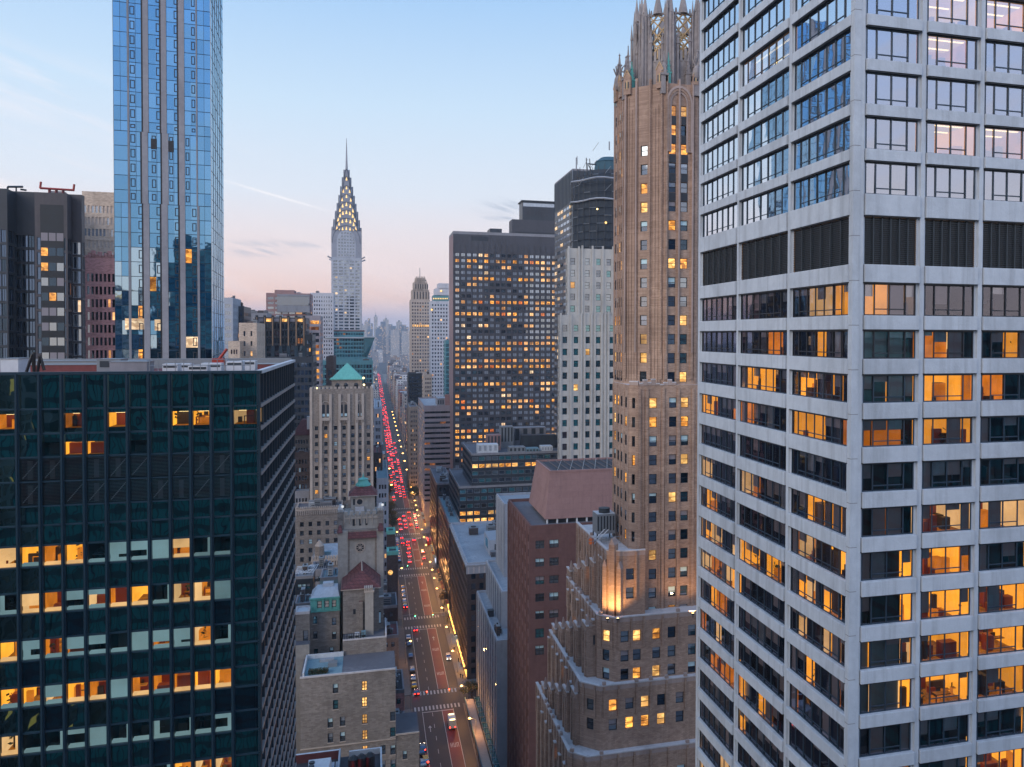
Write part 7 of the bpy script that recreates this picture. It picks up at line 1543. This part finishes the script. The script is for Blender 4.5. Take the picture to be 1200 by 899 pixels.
def place_car(x, y, colr, label, group=None, kind='car', rev=False, far=False, rz=0.0, cat='car', lights=True):
    key = (colr, kind, far, lights)
    if key not in protos:
        ps = carmesh('car_'+colr, 1.0, kind); root = {}
        if not lights: ps['tail_light'] = []; ps['headlight'] = []
        if far:
            m = MB()
            for l_ in ps.values():
                for q in l_: m.add(q)
            m.box(-.9, -.5, -2.42, -2.30, .65, .95, 'tail_far'); m.box(.5, .9, -2.42, -2.30, .65, .95, 'tail_far'); protos[key] = ('one', m.mesh('car'))
        else: protos[key] = ('parts', [(n_, q.mesh(n_)) for n_, l_ in ps.items() for q in l_])
    t, data = protos[key]
    if t == 'one':
        o = bpy.data.objects.new('car', data); COL.objects.link(o)
    else:
        o = bpy.data.objects.new('car' if kind != 'suv' else 'suv', None); COL.objects.link(o); o.empty_display_size = 1
        for n_, me in data: c = bpy.data.objects.new(n_, me); COL.objects.link(c); c.parent = o
    o.location = (x, y, .01); o.rotation_euler.z = (math.pi if rev else 0)+rz; tag(o, label, cat, group); return o
rg = random.Random(12)
cols_ = ['white', 'black', 'grey', 'black', 'grey', 'blue', 'red', 'yellow', 'white']
place_car(29.0, YX(496, 14)*0+346, 'white', 'white car waiting alone on the wide empty lane left of the gold shop lights', None, 'suv', rev=True)
place_car(15.2, PZ(494, 893).y, 'yellow', 'taxi-yellow car at the left kerb near the bottom of the avenue', None, 'suv')
place_car(14.8, PZ(494, 878).y, 'grey', 'grey car at the left kerb behind the yellow one', None)
place_car(14.9, PZ(486, 813).y, 'red', 'dark red car parked at the left kerb before the zebra crossing')
place_car(17.8, PZ(484, 741).y+2, 'red', 'red-lit car entering the junction by the left kerb', None, 'car')
place_car(14.6, PZ(474, 712).y, 'black', 'black car parked at the left kerb beyond the second crossing')
for i in range(5): place_car(14.5, 418+i*7.6, rg.choice(cols_), 'parked car in the left kerb row past the second crossing', 'cars parked in the left kerb row', rg.choice(('car', 'suv')), lights=False)
for i, y_ in enumerate((322, 329, 337, 352, 366, 374)): place_car(14.4, y_, rg.choice(cols_), 'parked car at the left kerb between the two nearest crossings', 'cars parked at the left kerb between the two nearest crossings', rg.choice(('car', 'suv')), lights=False)
for i, y_ in enumerate((262, 269)): place_car(14.4, y_, ('white', 'black')[i], ('white', 'black')[i]+' parked car at the left kerb just below the nearest crossing', None, 'car', lights=False)
for i in range(9): place_car(14.5, 502+i*7.0, rg.choice(cols_), 'small parked car on the left kerb of the third block', 'cars parked on the left kerb of the third block', rg.choice(('car', 'suv')), lights=False)
for i, (x, y) in enumerate(((20.0, 500), (20.4, 512), (20.1, 521), (20.8, 531), (20.4, 540), (17.6, 546), (20.9, 549), (24.6, 552), (17.4, 560), (28.3, 505), (28.4, 520))): place_car(x, y, rg.choice(cols_), 'car with red tail lights in the queue of the third block', 'cars queuing in the third block', rg.choice(('car', 'suv')))
for i in range(7): place_car(28.6, 588+i*7.5, rg.choice(cols_), 'car parked on the right kerb of the fourth block', 'cars parked on the right kerb of the fourth block', rg.choice(('car', 'suv')), lights=(i % 2 == 0))
for i, (x, y) in enumerate(((17.8, 585), (21.0, 590), (21.2, 600), (17.9, 602), (24.8, 598), (21.1, 612), (24.6, 620), (21.0, 628), (17.6, 617), (24.9, 640))): place_car(x, y, rg.choice(cols_), 'car with red tail lights in the queue of the fourth block', 'cars queuing in the fourth block', rg.choice(('car', 'suv')))
n_far = 0
for lane in (15.6, 18.4, 21.2, 24.4, 27.6):
    y = 672+rg.random()*20
    while y < 3000 and n_far < 290:
        dens = .5 if y < 900 else (.55 if y < 1500 else .34)
        if rg.random() < dens: place_car(lane+rg.uniform(-.2, .2), y, rg.choice(cols_), 'tiny car with glowing red tail lights in the far traffic jam', 'cars in the far traffic jam', rg.choice(('car', 'suv')), far=True); n_far += 1
        y += rg.uniform(7, 10) if y > 900 else 12
        if y > 1600: y += 5
# delivery truck
vy = PZ(521, 857).y; t = empty('box_truck', (25.0, vy, 0), 'white box truck with warm roof lights in the red bus lane by the zebra crossing', 'truck')
b = MB(); b.box(23.8, 26.2, vy, vy+5.6, .7, 3.2, 'car_white'); b.box(23.75, 26.25, vy-.05, vy+.1, .6, 3.28, 'tank_white'); b.box(23.9, 26.1, vy-.09, vy-.05, .9, 3.0, 'blind_pale'); obj('cargo_box', b, t)
b = MB(); b.hexa([(23.95, vy+5.65, .5), (26.05, vy+5.65, .5), (26.05, vy+7.6, .5), (23.95, vy+7.6, .5)], [(24.05, vy+5.65, 2.5), (25.95, vy+5.65, 2.5), (25.95, vy+6.7, 2.5), (24.05, vy+6.7, 2.5)], 'car_white'); obj('cab', b, t)
b = MB(); b.box(23.9, 26.1, vy-.02, vy+7.4, .45, .7, 'black_metal'); obj('chassis', b, t)
for x in (24.0, 25.9):
    for y in (vy+1.2, vy+6.4):
        w_ = MB(); lo = [(x-.12, y+.42*math.cos(a*.5236), .42+.42*math.sin(a*.5236)) for a in range(12)]; w_.hexa(lo, [(a+.28, c, d) for a, c, d in lo], 'tyre'); obj('wheel', w_, t)
for x in (24.0, 25.7): b = MB(); b.box(x, x+.3, vy-.13, vy-.09, .95, 1.2, 'tail_red'); obj('tail_light', b, t)
b = MB(); b.box(24.2, 25.8, vy+.3, vy+.9, 3.22, 3.4, 'lamp_strip'); b.box(24.2, 25.8, vy+4.6, vy+5.1, 3.22, 3.4, 'lamp_strip'); obj('roof_light', b, t)
vy2 = PZ(504, 640).y; t = empty('tour_bus', (31.0, vy2, 0), 'red lit vehicle with a white frame standing on the right side street corner', 'bus')
b = MB(); b.box(32, 34.4, vy2, vy2+10, .5, 3.3, 'car_red', 'sign_red'); obj('body', b, t); b = MB(); b.box(31.95, 34.45, vy2+.5, vy2+9.5, 1.6, 2.6, 'glass_navy'); obj('window', b, t); b = MB(); b.box(31.9, 32.1, vy2-.1, vy2+10.1, 3.3, 3.5, 'tank_white'); b.box(34.3, 34.5, vy2-.1, vy2+10.1, 3.3, 3.5, 'tank_white'); obj('roof_frame', b, t)
for y in (vy2+1.8, vy2+8): b = MB(); b.cone(32.1, y, .01, .9, .01, .01, 'tyre', 4); b.box(31.93, 32.2, y-.45, y+.45, 0, .9, 'tyre'); obj('wheel', b, t)
# street lamps
def lamp_post(x, y, side, glow, label, group):
    r = empty('street_lamp', (x, y, .15), label, 'street lamp', group); b = MB(); b.cone(x, y, .15, 1.0, .16, .12, 'mid_grey', 8); b.cone(x, y, 1.0, 8.4, .10, .06, 'grey_metal', 8); b.bar((x, y, 8.3), (x+side*1.8, y, 8.9), .05, 'grey_metal'); obj('pole', b, r, tuple(r.location))
    b = MB(); b.box(x+side*1.5, x+side*2.4, y-.18, y+.18, 8.86, 9.02, 'grey_metal'); obj('lamp_head', b, r, tuple(r.location)); b = MB(); b.ball((x+side*1.95, y, 8.84), .42 if y < 700 else .7, 'lamp_bulb', 8, 6, 1.2, 1, .6); obj('bulb', b, r, tuple(r.location))
    if glow:
        l = bpy.data.lights.new('lamp_glow', 'POINT'); l.energy = glow; l.color = (1, .45, .14); l.shadow_soft_size = .5; o = bpy.data.objects.new('lamp_glow', l); COL.objects.link(o); o.parent = r; o.location = (side*1.95, 0, 8.0)
for i, y in enumerate((270, 296, 330, 358, 384, 414, 432, 448, 464, 502, 522, 543, 586, 604, 622, 640, 674, 698, 724)): lamp_post(31.2, y, -1, 1500 if y < 560 else 1600, 'lit street lamp in the row along the right pavement of the avenue', 'street lamps along the right pavement')
for i, y in enumerate((345, 455, 540, 625, 712, 800)): lamp_post(12.2, y, 1, 800, 'lit street lamp on the left pavement of the avenue', 'street lamps along the left pavement')
for i in range(12): lamp_post(31.2, 790+i*55, -1, 0, 'far street lamp twinkling over the traffic jam', 'far street lamps')
v = P(406+50, 671, 330); t = empty('wall_lantern', (XP(457, 330), 330, ZP(457, 671, 330)), 'round glowing orange lantern on a roof by the left side of the avenue', 'lantern'); b = MB(); L0 = tuple(t.location); b.ball(L0, .9, 'lit_gold', 12, 8); obj('globe', b, t, L0); b = MB(); b.cone(L0[0], L0[1], L0[2]-3.2, L0[2]-.8, .15, .1, 'frame_dark', 8); obj('post', b, t, L0)
# lit shopfronts along the right pavement
rg = random.Random(31)
for k, (y0, y1) in enumerate(((322.6, 394), (404.2, 472), (490.2, 548), (583, 640))):
    y = y0+1; j = 0
    while y < y1-4:
        d = rg.uniform(4, 8); t = None; b = MB(); m = rg.choice(('shop_gold', 'shop_gold', 'lit_gold', 'shop_gold', 'store_white'))
        x = 34.0 if k == 0 else 34.2; x -= .06; b.box(x-.06, x, y+.3, y+d-.3, .5, 3.4, m); b.box(x-.12, x-.06, y+.2, y+.32, .2, 3.6, 'frame_dark'); b.box(x-.12, x-.06, y+d/2-.06, y+d/2+.06, .2, 3.6, 'frame_dark'); b.box(x-1.3, x, y+.2, y+d-.2, 3.6, 3.75, rg.choice(('roof_red', 'black_metal', 'roof_teal')))
        tag(obj('shopfront', b, base=(x, y, 0)), 'lit shopfront in the row along the right pavement of the avenue', 'shopfront', 'lit shopfronts along the right pavement'); y += d+.4
for k, (y0, y1) in enumerate(((322.6, 352), (360, 392))):      # strings of gold lights over the pavement
    b = MB(); n = int((y1-y0)/1.0)
    for j in range(n): b.ball((32.9, y0+j, 5.2+.15*math.sin(j)), .26, 'shop_gold', 6, 4)
    b.bar((32.9, y0, 5.5), (32.9, y0+n, 5.5), .05, 'frame_dark'); tag(obj('light_string', b, base=(32.9, y0, 5)), ('nearer', 'farther')[k]+' string of gold lights hanging over the right pavement below the dark brick block', 'string lights')
# sidewalk shed and planting in front of the ribbed building
t = empty('sidewalk_shed', (32, 262, 0), 'long wooden-decked construction shed along the right pavement at the bottom of the avenue', 'sidewalk shed'); b = MB(); b.box(30.6, 33.4, 226, 297, 3.2, 3.45, 'hotel_pier'); obj('deck', b, t)
b = MB(); b.box(30.45, 30.6, 226, 297, 3.2, 4.3, 'roof_teal'); obj('fence', b, t); b = MB()
for j in range(18): b.box(30.6, 30.75, 227+j*4, 227.15+j*4, .15, 3.2, 'frame_dark'); b.box(33.2, 33.35, 227+j*4, 227.15+j*4, .15, 3.2, 'frame_dark')
obj('post', b, t, kind='stuff')
t = empty('glass_canopy', (36, 260, 0), 'low teal glass canopy at the foot of the ribbed limestone building', 'canopy'); b = MB(); b.box(33.5, 35.3, 235, 296, 4.4, 4.6, 'glass_teal'); obj('glass_roof', b, t); b = MB()
for j in range(16): b.box(33.5, 35.3, 235+j*4, 235.2+j*4, 4.6, 4.75, 'grey_metal')
b.bar((33.5, 235, 4.7), (33.5, 296, 4.7), .08, 'grey_metal'); obj('frame', b, t)
# trees
def tree(x, y, h, r, label, seed, group=None, dry=.35):
    rg = random.Random(seed); t = empty('tree', (x, y, .15), label, 'tree', group); b = MB(); b.cone(x, y, .15, h*.45, .22, .13, 'bark', 8); tips = []
    for k in range(9):
        a = rg.random()*6.28; e = rg.uniform(.4, 1.2); l_ = r*rg.uniform(.7, 1.15); z0_ = h*rg.uniform(.28, .5); q = (x+math.cos(a)*l_*math.cos(e), y+math.sin(a)*l_*math.cos(e), z0_+l_*math.sin(e)+h*.15); b.bar((x, y, z0_), q, .06, 'bark'); tips.append(q)
        for _ in range(3): a2 = rg.random()*6.28; q2 = (q[0]+math.cos(a2)*r*.4, q[1]+math.sin(a2)*r*.4, q[2]+rg.uniform(-.2, .8)*r*.5); b.bar(q, q2, .03, 'bark'); tips.append(q2)
    obj('trunk', b, t, tuple(t.location)); c = MB()
    for q in tips:
        for _ in range(34):
            v = Vector((rg.gauss(0, 1), rg.gauss(0, 1), rg.gauss(0, .8)))*r*.2; p_ = Vector(q)+v; s_ = rg.uniform(.16, .32); u = Vector((rg.gauss(0, 1), rg.gauss(0, 1), rg.gauss(0, 1))).normalized()*s_; w = u.orthogonal().normalized()*s_*.7
            c.poly([p_-u, p_-w, p_+u, p_+w], 'leaf_dry' if rg.random() < dry else 'leaf')
    obj('crown', c, t, tuple(t.location))
for i, (y, h) in enumerate(((572, 9), (584, 10), (606, 10), (618, 11), (640, 10), (700, 9), (715, 10), (760, 10))): tree(12.4, y, h, 3.4, 'dark street tree in the row on the left pavement beyond the green-edged sheds', 400+i, 'street trees on the left pavement')
for i, y in enumerate((676, 690, 706, 720)): tree(31.0, y, 10, 3.6, 'dark street tree among the lamps on the far right pavement', 420+i, 'street trees on the far right pavement')
tree(33.5, 302, 7, 2.8, 'bushy tree at the near corner by the ribbed limestone building', 430)
tree(33.0, 416, 6, 2.2, 'small bare street tree near the second crossing on the right', 431, dry=.9)
# traffic signals
for i, (x, y) in enumerate(((30.9, 301), (30.9, 386), (12.4, 301), (12.4, 386), (30.9, 472), (12.4, 472))):
    s_ = -1 if x > 20 else 1; r = empty('traffic_light', (x, y, .15), ('traffic light on a mast arm at the %s crossing, %s side of the avenue' % (('nearest', 'second', 'third')[(0, 1, 0, 1, 2, 2)[i]], 'right' if x > 20 else 'left')), 'traffic light'); b = MB(); b.cone(x, y, .15, 6.2, .1, .07, 'grey_metal', 8); b.bar((x, y, 6.0), (x+s_*5.5, y, 6.4), .06, 'grey_metal'); obj('pole', b, r, tuple(r.location))
    b = MB(); b.box(x+s_*5.4-.2, x+s_*5.4+.2, y-.18, y+.18, 5.2, 6.4, 'car_yellow'); obj('signal_box', b, r, tuple(r.location)); b = MB(); b.ball((x+s_*5.4, y-.2, 5.45 if i % 2 else 6.1), .16, 'signal_green' if i % 2 else 'signal_red', 8, 5); obj('signal_lamp', b, r, tuple(r.location))
# people on the right pavement
rg = random.Random(8)
def person(x, y, c, label):
    r = empty('person', (x, y, .15), label, 'person', 'people on the right pavement'); b = MB()
    for s_ in (-1, 1): b.hexa([(x+s_*.1-.06, y-.07, .15), (x+s_*.1+.06, y-.07, .15), (x+s_*.1+.06, y+.09, .15), (x+s_*.1-.06, y+.09, .15)], [(x+s_*.09-.09, y-.09, 1.0), (x+s_*.09+.09, y-.09, 1.0), (x+s_*.09+.09, y+.09, 1.0), (x+s_*.09-.09, y+.09, 1.0)], c)
    b.cone(x, y, .95, 1.55, .19, .23, c, 10); b.cone(x, y, 1.55, 1.68, .2, .07, c, 10); b.cone(x, y, 1.66, 1.74, .06, .06, 'hotel_pier', 8); b.ball((x, y, 1.83), .115, 'hotel_pier', 10, 8, .9, 1, 1.1); b.ball((x, y+.02, 1.87), .12, 'black_metal', 10, 6, .95, 1, 1)
    for s_ in (-1, 1): b.bar((x+s_*.24, y, 1.52), (x+s_*.29, y+.06, 1.2), .055, c, 6); b.bar((x+s_*.29, y+.06, 1.2), (x+s_*.27, y+.16, .95), .045, c, 6)
    obj('body', b, r, tuple(r.location))
for i in range(26): person(rg.uniform(31.4, 33.4), rg.uniform(318, 480) if i % 3 else rg.uniform(380, 412), rg.choice(('car_black', 'car_grey', 'car_blue')), 'small figure in dark clothes standing on the right pavement')

# ============================================================ haze
hz = MB(); hz.box(-7000, 7000, -400, 15500, -2.5, 420, 'city_ground'); ho = obj('haze', hz); tag(ho, kind='stuff'); ho.data.materials.clear()
m = bpy.data.materials.new('haze'); m.use_nodes = True; nt = m.node_tree; nt.nodes.clear(); v_ = nd(nt, 'ShaderNodeVolumePrincipled'); v_.inputs['Color'].default_value = (.78, .88, 1, 1); v_.inputs['Density'].default_value = 0.9e-4; v_.inputs['Anisotropy'].default_value = 0.1
o_ = nd(nt, 'ShaderNodeOutputMaterial'); lk(nt, v_.outputs[0], o_.inputs['Volume']); ho.data.materials.append(m)
